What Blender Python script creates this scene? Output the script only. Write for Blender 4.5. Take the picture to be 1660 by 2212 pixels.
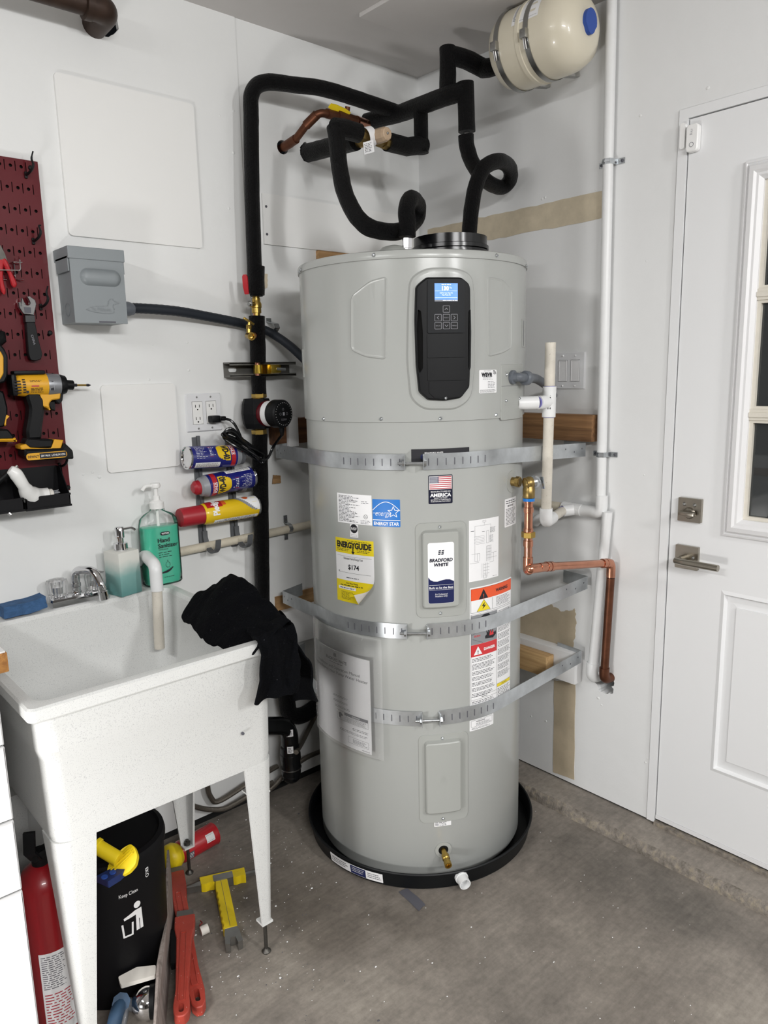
import bpy, bmesh, math, random
from mathutils import Vector, Matrix, Quaternion, noise
from mathutils.geometry import tessellate_polygon
random.seed(7)
scene = bpy.context.scene
for o_ in list(bpy.data.objects): bpy.data.objects.remove(o_, do_unlink=True)
COL = scene.collection
PI = math.pi
def rad(a): return a*PI/180

# ---------------------------------------------------------------- camera (calibrated on wall, door and ceiling lines)
IW, IH, FPX = 1660, 2212, 1617.11
YAW, PITCH, ROLL = 0.851029, 0.184402, -0.0223453
CAM = Vector((-2.04026, -2.08891, 1.451845))
fw = Vector((math.cos(YAW)*math.cos(PITCH), math.sin(YAW)*math.cos(PITCH), -math.sin(PITCH)))
r0 = Vector((math.sin(YAW), -math.cos(YAW), 0)); u0 = r0.cross(fw)
rt = r0*math.cos(ROLL) + u0*math.sin(ROLL); up = -r0*math.sin(ROLL) + u0*math.cos(ROLL)
cd = bpy.data.cameras.new('camera'); cam = bpy.data.objects.new('camera', cd); COL.objects.link(cam)
cd.sensor_fit = 'VERTICAL'; cd.sensor_height = 36.0; cd.lens = FPX/IH*36.0; cd.clip_start = 0.02
cam.matrix_world = Matrix(((rt.x, up.x, -fw.x, CAM.x), (rt.y, up.y, -fw.y, CAM.y), (rt.z, up.z, -fw.z, CAM.z), (0, 0, 0, 1)))
scene.camera = cam

# ---------------------------------------------------------------- world, lamps, exposure
w = bpy.data.worlds.new('night'); scene.world = w; w.use_nodes = True
w.node_tree.nodes['Background'].inputs[0].default_value = (0.02, 0.022, 0.026, 1)
w.node_tree.nodes['Background'].inputs[1].default_value = 0.25
def area(name, loc, aim, sx, sy, power, col=(1, 1, 1)):
    l = bpy.data.lights.new(name, 'AREA'); l.shape = 'RECTANGLE'; l.size = sx; l.size_y = sy; l.energy = power; l.color = col
    o = bpy.data.objects.new(name, l); COL.objects.link(o); o.location = loc
    o.rotation_euler = (Vector(aim)-Vector(loc)).to_track_quat('-Z', 'Y').to_euler()
    return o
area('ceiling_lamp_a', (-3.5, -1.35, 2.40), (-2.9, -1.2, 0.0), 1.2, 0.12, 46, (1.0, 0.997, 0.99))
area('ceiling_lamp_b', (-0.75, -3.7, 2.40), (-0.9, -2.6, 0.6), 0.12, 1.2, 74, (1.0, 0.997, 0.99))
area('ceiling_lamp_c', (-2.3, -3.9, 2.42), (-1.9, -2.4, 0.6), 1.2, 0.3, 88, (1.0, 0.997, 0.99))
area('work_lamp', (-2.60, -1.10, 0.36), (-0.8, -0.3, 1.3), 0.30, 0.24, 17, (1.0, 0.985, 0.97))
vs = scene.view_settings
scene.display_settings.display_device = 'sRGB'
vs.view_transform = 'Standard'; vs.look = 'None'; vs.exposure = -0.2; vs.gamma = 1.0; vs.use_curve_mapping = False

# ---------------------------------------------------------------- photogrammetry helpers: a pixel plus a known plane gives a point in the room
def ray(px, py): return fw*FPX + rt*(px-IW/2) - up*(py-IH/2)
def at(px, py, ax, val):
    d = ray(px, py); return CAM + d*((val-CAM[ax])/d[ax])
def LW(px, py, off=0.0): return at(px, py, 1, -off)     # on the left wall, off metres in front of it
def RW(px, py, off=0.0): return at(px, py, 0, -off)     # on the right wall
def FL(px, py, z=0.0): return at(px, py, 2, z)          # on the floor or a level surface
HC = Vector((-0.4829, -0.4581, 0)); RT, RS = 0.3205, 0.3245   # heater axis, tank and shroud radius
def CY(px, py, r=RT):
    d = ray(px, py); ox, oy = CAM.x-HC.x, CAM.y-HC.y
    a = d.x*d.x+d.y*d.y; b = 2*(ox*d.x+oy*d.y); c = ox*ox+oy*oy-r*r
    t = (-b-math.sqrt(max(b*b-4*a*c, 0)))/(2*a); p = CAM+d*t
    th = math.atan2(p.y-HC.y, p.x-HC.x)
    return (th if th > 0 else th+2*PI), p.z

# ---------------------------------------------------------------- materials
MATS = {}
def nd(nt, t, **kw):
    n = nt.nodes.new(t)
    for k, v in kw.items():
        if k in n.inputs: n.inputs[k].default_value = v
        else: setattr(n, k, v)
    return n
def lin(c):
    if isinstance(c, str):
        c = [int(c[i:i+2], 16)/255 for i in (0, 2, 4)]
    return tuple(((x/12.92) if x <= 0.04045 else ((x+0.055)/1.055)**2.4) for x in c[:3])+(1,)
def mat(name, col, rough=0.5, metal=0.0, bump=0.0, bscale=60, vary=0.0, vscale=8, spec=0.5, trans=0.0, ior=1.45, emit=0.0, coat=0.0, speck=None, bdist=0.002):
    """one node-based material: colour with noise variation, optional speckles and noise relief"""
    if name in MATS: return MATS[name]
    m = bpy.data.materials.new(name); m.use_nodes = True; nt = m.node_tree; b = nt.nodes['Principled BSDF']
    base = lin(col)
    b.inputs['Roughness'].default_value = rough; b.inputs['Metallic'].default_value = metal
    b.inputs['Specular IOR Level'].default_value = spec; b.inputs['Transmission Weight'].default_value = trans
    b.inputs['IOR'].default_value = ior; b.inputs['Coat Weight'].default_value = coat
    b.inputs['Base Color'].default_value = base
    tc = nd(nt, 'ShaderNodeTexCoord')
    out = None
    if vary > 0:
        n = nd(nt, 'ShaderNodeTexNoise', Scale=vscale, Detail=5.0, Roughness=0.6); nt.links.new(tc.outputs['Object'], n.inputs['Vector'])
        r = nd(nt, 'ShaderNodeValToRGB'); r.color_ramp.elements[0].position = 0.3; r.color_ramp.elements[1].position = 0.7
        r.color_ramp.elements[0].color = tuple(x*(1-vary) for x in base[:3])+(1,); r.color_ramp.elements[1].color = tuple(min(x*(1+vary*0.6), 1) for x in base[:3])+(1,)
        nt.links.new(n.outputs['Fac'], r.inputs['Fac']); out = r.outputs['Color']
    if speck:
        sc, thr, scol = speck
        n = nd(nt, 'ShaderNodeTexNoise', Scale=sc, Detail=1.0); nt.links.new(tc.outputs['Object'], n.inputs['Vector'])
        r = nd(nt, 'ShaderNodeValToRGB'); r.color_ramp.elements[0].position = thr; r.color_ramp.elements[1].position = thr+0.03
        r.color_ramp.elements[0].color = (0, 0, 0, 1); r.color_ramp.elements[1].color = (1, 1, 1, 1)
        nt.links.new(n.outputs['Fac'], r.inputs['Fac'])
        mx = nd(nt, 'ShaderNodeMix'); mx.data_type = 'RGBA'; nt.links.new(r.outputs['Color'], mx.inputs['Factor'])
        if out: nt.links.new(out, mx.inputs[6])
        else: mx.inputs[6].default_value = base
        mx.inputs[7].default_value = lin(scol); out = mx.outputs[2]
    if out: nt.links.new(out, b.inputs['Base Color'])
    if bump > 0:
        n = nd(nt, 'ShaderNodeTexNoise', Scale=bscale, Detail=6.0, Roughness=0.6); nt.links.new(tc.outputs['Object'], n.inputs['Vector'])
        bp = nd(nt, 'ShaderNodeBump', Strength=bump, Distance=bdist); nt.links.new(n.outputs['Fac'], bp.inputs['Height']); nt.links.new(bp.outputs['Normal'], b.inputs['Normal'])
    if emit > 0:
        b.inputs['Emission Color'].default_value = base; b.inputs['Emission Strength'].default_value = emit
    MATS[name] = m; return m
def wood_mat(name, c1, c2, scale=9, axis=0, rough=0.75):
    m = bpy.data.materials.new(name); m.use_nodes = True; nt = m.node_tree; b = nt.nodes['Principled BSDF']
    tc = nd(nt, 'ShaderNodeTexCoord'); mp = nd(nt, 'ShaderNodeMapping'); s = [scale*2.2]*3; s[axis] = scale*0.12; mp.inputs['Scale'].default_value = s
    nt.links.new(tc.outputs['Object'], mp.inputs['Vector'])
    n = nd(nt, 'ShaderNodeTexNoise', Scale=3.0, Detail=6.0, Roughness=0.65, Distortion=0.6); nt.links.new(mp.outputs['Vector'], n.inputs['Vector'])
    r = nd(nt, 'ShaderNodeValToRGB'); r.color_ramp.elements[0].position = 0.32; r.color_ramp.elements[1].position = 0.66
    r.color_ramp.elements[0].color = lin(c1); r.color_ramp.elements[1].color = lin(c2)
    nt.links.new(n.outputs['Fac'], r.inputs['Fac']); nt.links.new(r.outputs['Color'], b.inputs['Base Color'])
    b.inputs['Roughness'].default_value = rough
    bp = nd(nt, 'ShaderNodeBump', Strength=0.3, Distance=0.002); nt.links.new(n.outputs['Fac'], bp.inputs['Height']); nt.links.new(bp.outputs['Normal'], b.inputs['Normal'])
    MATS[name] = m; return m
M = lambda n: MATS[n]
mat('wall_paint', 'e2e3e2', 0.55, bump=0.25, bscale=9, vary=0.02, vscale=3, bdist=0.006)
mat('garage_wall', '8f8c88', 0.7, vary=0.35, vscale=1.6); mat('garage_door', '6d6a66', 0.6, vary=0.4, vscale=1.2); mat('wall_paint_r', 'e3e4e4', 0.55, bump=0.25, bscale=11, vary=0.02, vscale=3, bdist=0.006)
mat('ceiling_paint', 'cfccca', 0.8, bump=0.2, bscale=14, vary=0.04, vscale=4)
mat('panel_paint', 'e6e6e4', 0.5, bump=0.08, bscale=40)
mat('raw_drywall', 'b9ab93', 0.85, vary=0.14, vscale=14, bump=0.2, bscale=40)
mat('raw_plaster', 'c9bda6', 0.85, vary=0.12, vscale=22, bump=0.2, bscale=40)
mat('black_gap', '111111', 0.9)
mat('door_paint', 'e6e7e8', 0.42, bump=0.06, bscale=120)
mat('door_trim', 'e3e3e4', 0.38)
mat('glazing_bead', 'd9d4c8', 0.5, vary=0.06, vscale=30)
mat('heater_grey', 'a5a7a4', 0.23, bump=0.09, bscale=380, spec=0.5, bdist=0.001)
mat('heater_cover', 'a1a39f', 0.34, bump=0.03, bscale=420, bdist=0.001)
mat('galv', 'bfc3c6', 0.30, 0.72, vary=0.20, vscale=18, bump=0.05, bscale=90)
mat('zinc', 'bfc3c6', 0.25, 0.95, vary=0.1, vscale=60)
mat('dark_steel', '55534f', 0.45, 0.8, vary=0.2, vscale=60); mat('steel', 'a8a8a6', 0.32, 1.0, vary=0.1, vscale=40)
mat('chrome', 'dcdcde', 0.08, 1.0, vary=0.06, vscale=60)
mat('nickel', 'a39d92', 0.28, 1.0, vary=0.05, vscale=40)
mat('brass', 'b89a52', 0.30, 1.0, vary=0.12, vscale=40)
mat('bronze', '9a8352', 0.38, 1.0, vary=0.15, vscale=40)
mat('gold_zinc', 'c2a445', 0.28, 1.0, vary=0.15, vscale=50)
mat('copper', 'c78d74', 0.26, 1.0, vary=0.16, vscale=28)
mat('copper_aged', '6d4634', 0.45, 0.85, vary=0.3, vscale=24)
mat('iron_brown', '3a2b23', 0.45, 0.4, vary=0.3, vscale=30)
mat('foam', '08080a', 0.42, bump=1.0, bscale=170, speck=(420, 0.74, '24262b'), bdist=0.016, spec=0.30)
mat('foam_tape', '0b0b0e', 0.42, bump=0.4, bscale=120)
mat('conduit', '25292f', 0.5, spec=0.25, bump=0.2, bscale=90)
mat('conduit_grey', '5c6168', 0.45)
mat('plastic_black', '0c0d0f', 0.45, spec=0.25, bump=0.05, bscale=300)
mat('plastic_black_gloss', '0d0e10', 0.22)
mat('plastic_dark', '131518', 0.5, spec=0.25, bump=0.05, bscale=300)
mat('strut_grey', '6b6a66', 0.5, 0.3); mat('rubber', '101113', 0.6, spec=0.2, bump=0.3, bscale=80)
mat('pan_black', '0f1113', 0.45, spec=0.3, bump=0.15, bscale=30, vary=0.2, vscale=12)
mat('pvc', 'dfe0e0', 0.35, vary=0.03, vscale=20)
mat('pvc_old', 'cfc9bd', 0.5, vary=0.08, vscale=30, speck=(420, 0.73, '8d8374'))
mat('pvc_cream', 'cec6b4', 0.5, vary=0.10, vscale=25, speck=(260, 0.72, 'a59a84'))
mat('purple', '6d6aa8', 0.5)
mat('ink', '1c1c22', 0.6); mat('ink_grey', '55555c', 0.6); mat('ink_light', '8c8c92', 0.6)
mat('paper', 'e9e9ea', 0.45); mat('paper_warm', 'dedad2', 0.6)
mat('white_print', 'f0f0f0', 0.45)
mat('sticker_blue', '1571c4', 0.35); mat('navy', '1b2350', 0.35); mat('navy_dark', '12152c', 0.35)
mat('yellow_print', 'e6d022', 0.4); mat('orange_print', 'e2562a', 0.4); mat('red_print', 'c83236', 0.4); mat('flag_red', 'b0323f', 0.4)
mat('grey_print', '86888b', 0.5)
mat('box_grey', '7e8487', 0.42, bump=0.04, bscale=300)
mat('tank_cream', 'd3ccb9', 0.28, coat=0.2, vary=0.03, vscale=10)
mat('cap_blue', '2a4c9c', 0.5)
mat('tub_plastic', 'd3d4d2', 0.42, bump=0.25, bscale=400, speck=(560, 0.62, 'bcbdbd'), bdist=0.0008)
mat('cabinet_white', 'dadada', 0.45, bump=0.04, bscale=200)
mat('red_metal', '560914', 0.40, spec=0.22, bump=0.05, bscale=300, coat=0.2)
mat('tool_yellow', 'd9a021', 0.42); mat('bright_yellow', 'e3c71b', 0.45, vary=0.06, vscale=20)
mat('tool_grey', '8a8c90', 0.35, 0.5)
mat('red_plastic', 'a81d26', 0.38); mat('red_cap', '9d1f2a', 0.4)
mat('wrench_red', 'ab4236', 0.42, vary=0.14, vscale=25, speck=(220, 0.74, 'd0b8ae'))
mat('can_blue', '1a1f6e', 0.3, coat=0.3); mat('can_yellow', 'e2bd1c', 0.32, coat=0.3); mat('can_red', 'b01f28', 0.32, coat=0.3); mat('can_grey', '8d8f93', 0.4)
mat('can_orange', 'd4622b', 0.35)
mat('towel', '07080b', 0.95, bump=1.0, bscale=160, speck=(300, 0.78, '6a6c72'), bdist=0.006, spec=0.1)
mat('sponge', '3d5f88', 0.95, bump=1.0, bscale=90, vary=0.25, vscale=40, bdist=0.006)
mat('gel_green', '46b596', 0.12, spec=0.5, coat=0.3)
mat('acrylic', 'f4f4f4', 0.08, trans=0.9, ior=1.47)
mat('hose_braid', '6a645c', 0.38, 0.7, bump=0.8, bscale=300)
mat('extinguisher', '8e131b', 0.32, coat=0.3)
mat('bin_black', '0b0b0e', 0.5, spec=0.25)
mat('glass', 'dfe6e6', 0.02, trans=0.95, ior=1.5)
mat('rust', '5b3a25', 0.8, vary=0.3, vscale=30)
mat('red_cord', '7a1c1c', 0.5); mat('bristle', '2a2c30', 0.7)
mat('plate_grey', 'dcdddf', 0.4); mat('sensor_white', 'efefee', 0.35)
mat('soap_white', 'e8e8e6', 0.3)
mat('hole_dark', '050505', 1.0)
mat('toy_blue', '1c2c5c', 0.4)
wood_mat('wood_raw', '9d7a4f', 'c7a676', 9, 1); wood_mat('wood_dark', '4a2d1a', '7a5233', 9, 0); wood_mat('wood_x', '8a6740', 'bd976a', 9, 0)
wood_mat('wood_old', '5f4229', '96704a', 9, 1); wood_mat('wood_bench', '7d4f25', 'b98445', 12, 1); wood_mat('ply_grey', '6f655f', '9c918b', 12, 2)
def screen_mat():
    return mat('screen_glow', '4d83d8', 0.3, emit=0.75)
screen_mat()
def film(nm, nstr):
    m = bpy.data.materials.new(nm); m.use_nodes = True; nt = m.node_tree; nt.nodes.remove(nt.nodes['Principled BSDF']); o = nt.nodes['Material Output']
    t = nd(nt, 'ShaderNodeBsdfTransparent'); g_ = nd(nt, 'ShaderNodeBsdfGlossy', Roughness=0.12); f = nd(nt, 'ShaderNodeFresnel', IOR=1.25 if nstr < .1 else 1.48); n = nd(nt, 'ShaderNodeTexNoise', Scale=28.0, Detail=4.0, Distortion=1.5); b_ = nd(nt, 'ShaderNodeBump', Strength=min(1, nstr*2), Distance=0.004 if nstr < .1 else 0.03)
    nt.links.new(n.outputs['Fac'], b_.inputs['Height']); nt.links.new(b_.outputs['Normal'], g_.inputs['Normal'])
    mx = nd(nt, 'ShaderNodeMixShader'); nt.links.new(f.outputs[0], mx.inputs[0]); df = nd(nt, 'ShaderNodeBsdfDiffuse', Color=(.9, .9, .9, 1)); m0 = nd(nt, 'ShaderNodeMixShader', Fac=0.015 if nstr < .1 else 0.13); nt.links.new(t.outputs[0], m0.inputs[1]); nt.links.new(df.outputs[0], m0.inputs[2]); nt.links.new(m0.outputs[0], mx.inputs[1]); nt.links.new(g_.outputs[0], mx.inputs[2]); nt.links.new(mx.outputs[0], o.inputs['Surface']); MATS[nm] = m
film('pouch_film', 0.5); film('bottle_clear', 0.02)
mat('screen_white', 'f2f6ff', 0.3, emit=0.9)

def floor_mat():
    m = bpy.data.materials.new('concrete'); m.use_nodes = True; nt = m.node_tree; b = nt.nodes['Principled BSDF']
    tc = nd(nt, 'ShaderNodeTexCoord')
    n1 = nd(nt, 'ShaderNodeTexNoise', Scale=2.3, Detail=9.0, Roughness=0.62, Distortion=0.3); n2 = nd(nt, 'ShaderNodeTexNoise', Scale=55.0, Detail=5.0, Roughness=0.7)
    mp = nd(nt, 'ShaderNodeMapping'); mp.inputs['Scale'].default_value = (9, 90, 1); mp.inputs['Rotation'].default_value = (0, 0, 0.6)
    n3 = nd(nt, 'ShaderNodeTexNoise', Scale=1.0, Detail=4.0, Roughness=0.6)
    nt.links.new(tc.outputs['Object'], n1.inputs['Vector']); nt.links.new(tc.outputs['Object'], n2.inputs['Vector'])
    nt.links.new(tc.outputs['Object'], mp.inputs['Vector']); nt.links.new(mp.outputs['Vector'], n3.inputs['Vector'])
    r = nd(nt, 'ShaderNodeValToRGB'); e = r.color_ramp.elements; e[0].position = 0.30; e[0].color = lin('625d57'); e[1].position = 0.72; e[1].color = lin('989187')
    k = e.new(0.5); k.color = lin('827b73')
    nt.links.new(n1.outputs['Fac'], r.inputs['Fac'])
    mx = nd(nt, 'ShaderNodeMix'); mx.data_type = 'RGBA'; mx.blend_type = 'OVERLAY'; mx.inputs['Factor'].default_value = 0.45
    nt.links.new(r.outputs['Color'], mx.inputs[6]); nt.links.new(n2.outputs['Fac'], mx.inputs[7])
    mx2 = nd(nt, 'ShaderNodeMix'); mx2.data_type = 'RGBA'; mx2.blend_type = 'OVERLAY'; mx2.inputs['Factor'].default_value = 0.25
    nt.links.new(mx.outputs[2], mx2.inputs[6]); nt.links.new(n3.outputs['Fac'], mx2.inputs[7])
    geo = nd(nt, 'ShaderNodeNewGeometry'); prev = mx2.outputs[2]
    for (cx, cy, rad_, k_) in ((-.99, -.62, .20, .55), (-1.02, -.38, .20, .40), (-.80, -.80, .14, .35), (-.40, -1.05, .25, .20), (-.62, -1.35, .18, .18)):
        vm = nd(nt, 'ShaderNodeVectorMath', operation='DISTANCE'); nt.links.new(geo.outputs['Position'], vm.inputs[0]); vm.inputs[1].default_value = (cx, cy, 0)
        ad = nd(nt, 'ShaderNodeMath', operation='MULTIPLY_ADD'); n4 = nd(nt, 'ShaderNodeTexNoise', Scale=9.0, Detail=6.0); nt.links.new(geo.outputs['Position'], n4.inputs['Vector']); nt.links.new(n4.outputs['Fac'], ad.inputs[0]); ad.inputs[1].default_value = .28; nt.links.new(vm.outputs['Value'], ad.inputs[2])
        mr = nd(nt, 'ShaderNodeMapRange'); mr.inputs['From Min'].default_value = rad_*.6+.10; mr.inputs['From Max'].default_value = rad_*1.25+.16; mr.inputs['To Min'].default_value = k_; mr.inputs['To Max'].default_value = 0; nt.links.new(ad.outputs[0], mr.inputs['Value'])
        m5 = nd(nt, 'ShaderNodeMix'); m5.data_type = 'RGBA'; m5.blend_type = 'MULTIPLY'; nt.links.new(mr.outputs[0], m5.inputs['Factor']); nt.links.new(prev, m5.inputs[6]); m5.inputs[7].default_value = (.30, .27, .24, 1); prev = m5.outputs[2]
    nt.links.new(prev, b.inputs['Base Color'])
    b.inputs['Roughness'].default_value = 0.62; b.inputs['Specular IOR Level'].default_value = 0.35
    bp = nd(nt, 'ShaderNodeBump', Strength=0.25, Distance=0.002); nt.links.new(n2.outputs['Fac'], bp.inputs['Height']); nt.links.new(bp.outputs['Normal'], b.inputs['Normal'])
    MATS['concrete'] = m
    m2 = m.copy(); m2.name = 'aggregate'; MATS['aggregate'] = m2
    for n in m2.node_tree.nodes:
        if n.type == 'VALTORGB':
            n.color_ramp.elements[0].color = lin('5d574e'); n.color_ramp.elements[2].color = lin('a39882')
        if n.type == 'TEX_NOISE' and abs(n.inputs['Scale'].default_value-2.3) < .01: n.inputs['Scale'].default_value = 40
        if n.type == 'BUMP': n.inputs['Strength'].default_value = 0.9; n.inputs['Distance'].default_value = 0.006
floor_mat()

# ---------------------------------------------------------------- object helpers
WL = {}
def link(o): COL.objects.link(o); return o
def thing(name, label, cat, loc=(0, 0, 0), group=None, kind=None):
    o = bpy.data.objects.new(name, None); o.empty_display_size = 0.05; link(o); o.location = loc; WL[o] = Vector(loc)
    if label: o['label'] = label
    if cat: o['category'] = cat
    if group: o['group'] = group
    if kind: o['kind'] = kind
    return o
def tag(o, label, cat, group=None):
    o['label'] = label; o['category'] = cat
    if group: o['group'] = group
    return o
def ob(name, bm, mats, parent=None, smooth=True, kind=None, label=None, angle=35):
    """link a bmesh given in room coordinates as one mesh object"""
    me = bpy.data.meshes.new(name)
    bmesh.ops.recalc_face_normals(bm, faces=bm.faces[:]) if getattr(bm, 'is_valid', True) and not getattr(bm, 'keepn', False) else None
    bm.to_mesh(me); bm.free()
    for m in (mats if isinstance(mats, (list, tuple)) else [mats]): me.materials.append(M(m) if isinstance(m, str) else m)
    return obm(name, me, parent, smooth, kind, label, angle)
def obm(name, me, parent=None, smooth=True, kind=None, label=None, angle=35):
    if parent is None:
        xs = [v.co for v in me.vertices]
        c = Vector(((min(v.x for v in xs)+max(v.x for v in xs))/2, (min(v.y for v in xs)+max(v.y for v in xs))/2, min(v.z for v in xs)))
    else: c = WL[parent]
    me.transform(Matrix.Translation(-c))
    if smooth:
        me.polygons.foreach_set('use_smooth', [True]*len(me.polygons)); me.set_sharp_from_angle(angle=rad(angle))
    o = bpy.data.objects.new(name, me); link(o)
    if parent is None: o.location = c; WL[o] = c
    else: o.parent = parent; WL[o] = c
    if kind: o['kind'] = kind
    if label: o['label'] = label
    return o
def frame_z(d):
    return Vector(d).normalized().to_track_quat('Z', 'Y').to_matrix()
def bx(bm, c, s, rot=None, mi=0, bev=0.0):
    r = bmesh.ops.create_cube(bm, size=1.0)['verts']
    mt = Matrix.Translation(Vector(c)) @ (rot.to_4x4() if rot is not None else Matrix.Identity(4)) @ Matrix.Diagonal((s[0], s[1], s[2], 1))
    bmesh.ops.transform(bm, matrix=mt, verts=r)
    fs = {f for v in r for f in v.link_faces}
    for f in fs: f.material_index = mi
    if bev > 0:
        es = {e for f in fs for e in f.edges}
        q = bmesh.ops.bevel(bm, geom=list(es), offset=bev, segments=2, profile=0.6, affect='EDGES', clamp_overlap=True)
        for f in q['faces']: f.material_index = mi
    return bm
def lathe(bm, prof, o, d=(0, 0, 1), seg=32, mi=0, cap=True, a0=0, a1=2*PI):
    """surface of revolution: prof = [(radius, distance along d)]"""
    R = frame_z(d); o = Vector(o); full = abs(a1-a0-2*PI) < 1e-6; n = seg if full else seg+1
    rings = []
    for (r, h) in prof:
        if r < 1e-6: rings.append([bm.verts.new(o+R@Vector((0, 0, h)))])
        else: rings.append([bm.verts.new(o+R@Vector((r*math.cos(a0+(a1-a0)*i/seg), r*math.sin(a0+(a1-a0)*i/seg), h))) for i in range(n)])
    for a, b in zip(rings, rings[1:]):
        m = n if full else n-1
        for i in range(m):
            j = (i+1) % n
            if len(a) == 1 and len(b) == 1: continue
            if len(a) == 1: f = bm.faces.new((a[0], b[i], b[j]))
            elif len(b) == 1: f = bm.faces.new((a[i], b[0], a[j]))
            else: f = bm.faces.new((a[i], b[i], b[j], a[j]))
            f.material_index = mi
    if cap and full:
        for rg in (rings[0], rings[-1]):
            if len(rg) > 2: bm.faces.new(rg).material_index = mi
    return bm
def cyl(bm, a, b, r, r2=None, seg=20, mi=0, bev=0.0):
    a = Vector(a); b = Vector(b); L = (b-a).length; r2 = r if r2 is None else r2
    p = [(r, 0), (r2, L)] if bev == 0 else [(r-bev, 0), (r, bev), (r2, L-bev), (r2-bev, L)]
    return lathe(bm, p, a, b-a, seg, mi)
def sph(bm, c, r, seg=16, mi=0, sc=(1, 1, 1)):
    n = max(6, seg//2); c = Vector(c)
    v0 = len(bm.verts)
    lathe(bm, [(r*math.sin(PI*i/n), -r*math.cos(PI*i/n)) for i in range(n+1)], (0, 0, 0), (0, 0, 1), seg, mi)
    bm.verts.ensure_lookup_table()
    for v in bm.verts[v0:]: v.co = Vector((v.co.x*sc[0], v.co.y*sc[1], v.co.z*sc[2]))+c
    return bm
def spline(pts, n=8):
    """Catmull-Rom through the points"""
    P = [Vector(p) for p in pts]; Q = []
    for i in range(len(P)-1):
        a = P[max(i-1, 0)]; b = P[i]; c = P[i+1]; d = P[min(i+2, len(P)-1)]
        for k in range(n):
            t = k/n; Q.append(0.5*((2*b)+(c-a)*t+(2*a-5*b+4*c-d)*t*t+(3*b-a-3*c+d)*t*t*t))
    Q.append(P[-1]); return Q
def fillet(pts, r, n=6):
    """polyline with rounded corners"""
    P = [Vector(p) for p in pts]; Q = [P[0]]
    for a, b, c in zip(P, P[1:], P[2:]):
        u = (a-b); v = (c-b); d = min(r, u.length*0.49, v.length*0.49)
        s = b+u.normalized()*d; e = b+v.normalized()*d
        for k in range(n+1):
            t = k/n; Q.append((1-t)**2*s+2*t*(1-t)*b+t*t*e)
    Q.append(P[-1]); return Q
def tube(bm, pts, r, seg=14, mi=0, cap=True, wob=0.0, sx=1.0):
    P = [Vector(p) for p in pts]; n = len(P)
    rs = r if isinstance(r, (list, tuple)) else [r]*n
    T = [(P[min(i+1, n-1)]-P[max(i-1, 0)]).normalized() for i in range(n)]
    u = T[0].orthogonal().normalized(); rings = []
    for i in range(n):
        if i: u = (T[i-1].rotation_difference(T[i]) @ u).normalized()
        v = T[i].cross(u)
        ring = []
        for k in range(seg):
            a = 2*PI*k/seg; q = rs[i]*(1+(wob*noise.noise(P[i]*40+Vector((math.cos(a), math.sin(a), 0))*1.5) if wob else 0))
            ring.append(bm.verts.new(P[i]+u*math.cos(a)*q*sx+v*math.sin(a)*q))
        rings.append(ring)
    for a, b in zip(rings, rings[1:]):
        for k in range(seg):
            bm.faces.new((a[k], a[(k+1) % seg], b[(k+1) % seg], b[k])).material_index = mi
    if cap:
        for rg in (rings[0], rings[-1]): bm.faces.new(rg).material_index = mi
    return bm
def ribbon(bm, pts, wv, th, mi=0, wid=None):
    """flat band: path, width vector (constant or one per point), thickness"""
    P = [Vector(p) for p in pts]; n = len(P); rows = []
    for i in range(n):
        t = (P[min(i+1, n-1)]-P[max(i-1, 0)]).normalized(); wd = Vector(wv[i] if isinstance(wv, list) else wv)
        nn = t.cross(wd.normalized()).normalized()*th/2; s = wid[i] if wid else 1
        rows.append([bm.verts.new(P[i]+wd*s/2+nn), bm.verts.new(P[i]-wd*s/2+nn), bm.verts.new(P[i]-wd*s/2-nn), bm.verts.new(P[i]+wd*s/2-nn)])
    for a, b in zip(rows, rows[1:]):
        for k in range(4): bm.faces.new((a[k], a[(k+1) % 4], b[(k+1) % 4], b[k])).material_index = mi
    bm.faces.new(rows[0]).material_index = mi; bm.faces.new(rows[-1]).material_index = mi
    return bm
def NB(): return bmesh.new()

# ---------------------------------------------------------------- flat work in (u, v, height) mapped onto a wall, a plane or a cylinder
TXT = {}
def text_tris(s, bold=0.0, space=1.0, shear=0.0):
    k = (s, bold, space, shear)
    if k in TXT: return TXT[k]
    c = bpy.data.curves.new('t', 'FONT'); c.body = s; c.size = 1.0; c.offset = bold*0.85; c.space_character = space; c.shear = shear; c.resolution_u = 3
    o = bpy.data.objects.new('t', c); link(o); dg = bpy.context.evaluated_depsgraph_get(); dg.update()
    me = bpy.data.meshes.new_from_object(o.evaluated_get(dg))
    V = [(v.co.x, v.co.y) for v in me.vertices]; F = [tuple(p.vertices) for p in me.polygons]
    bpy.data.objects.remove(o, do_unlink=True); bpy.data.meshes.remove(me); bpy.data.curves.remove(c)
    TXT[k] = (V, F); return TXT[k]
def rr(u0, v0, u1, v1, r, n=5):
    r = min(r, abs(u1-u0)/2*0.999, abs(v1-v0)/2*0.999)
    if r <= 0: return [(u0, v0), (u1, v0), (u1, v1), (u0, v1)]
    P = []
    for cx, cy, a in ((u1-r, v0+r, -90), (u1-r, v1-r, 0), (u0+r, v1-r, 90), (u0+r, v0+r, 180)):
        for k in range(n+1): t = rad(a+90*k/n); P.append((cx+r*math.cos(t), cy+r*math.sin(t)))
    return P
def circ(cu, cv, r, n=20, ry=None): return [(cu+r*math.cos(2*PI*k/n), cv+(ry or r)*math.sin(2*PI*k/n)) for k in range(n)]
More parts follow.
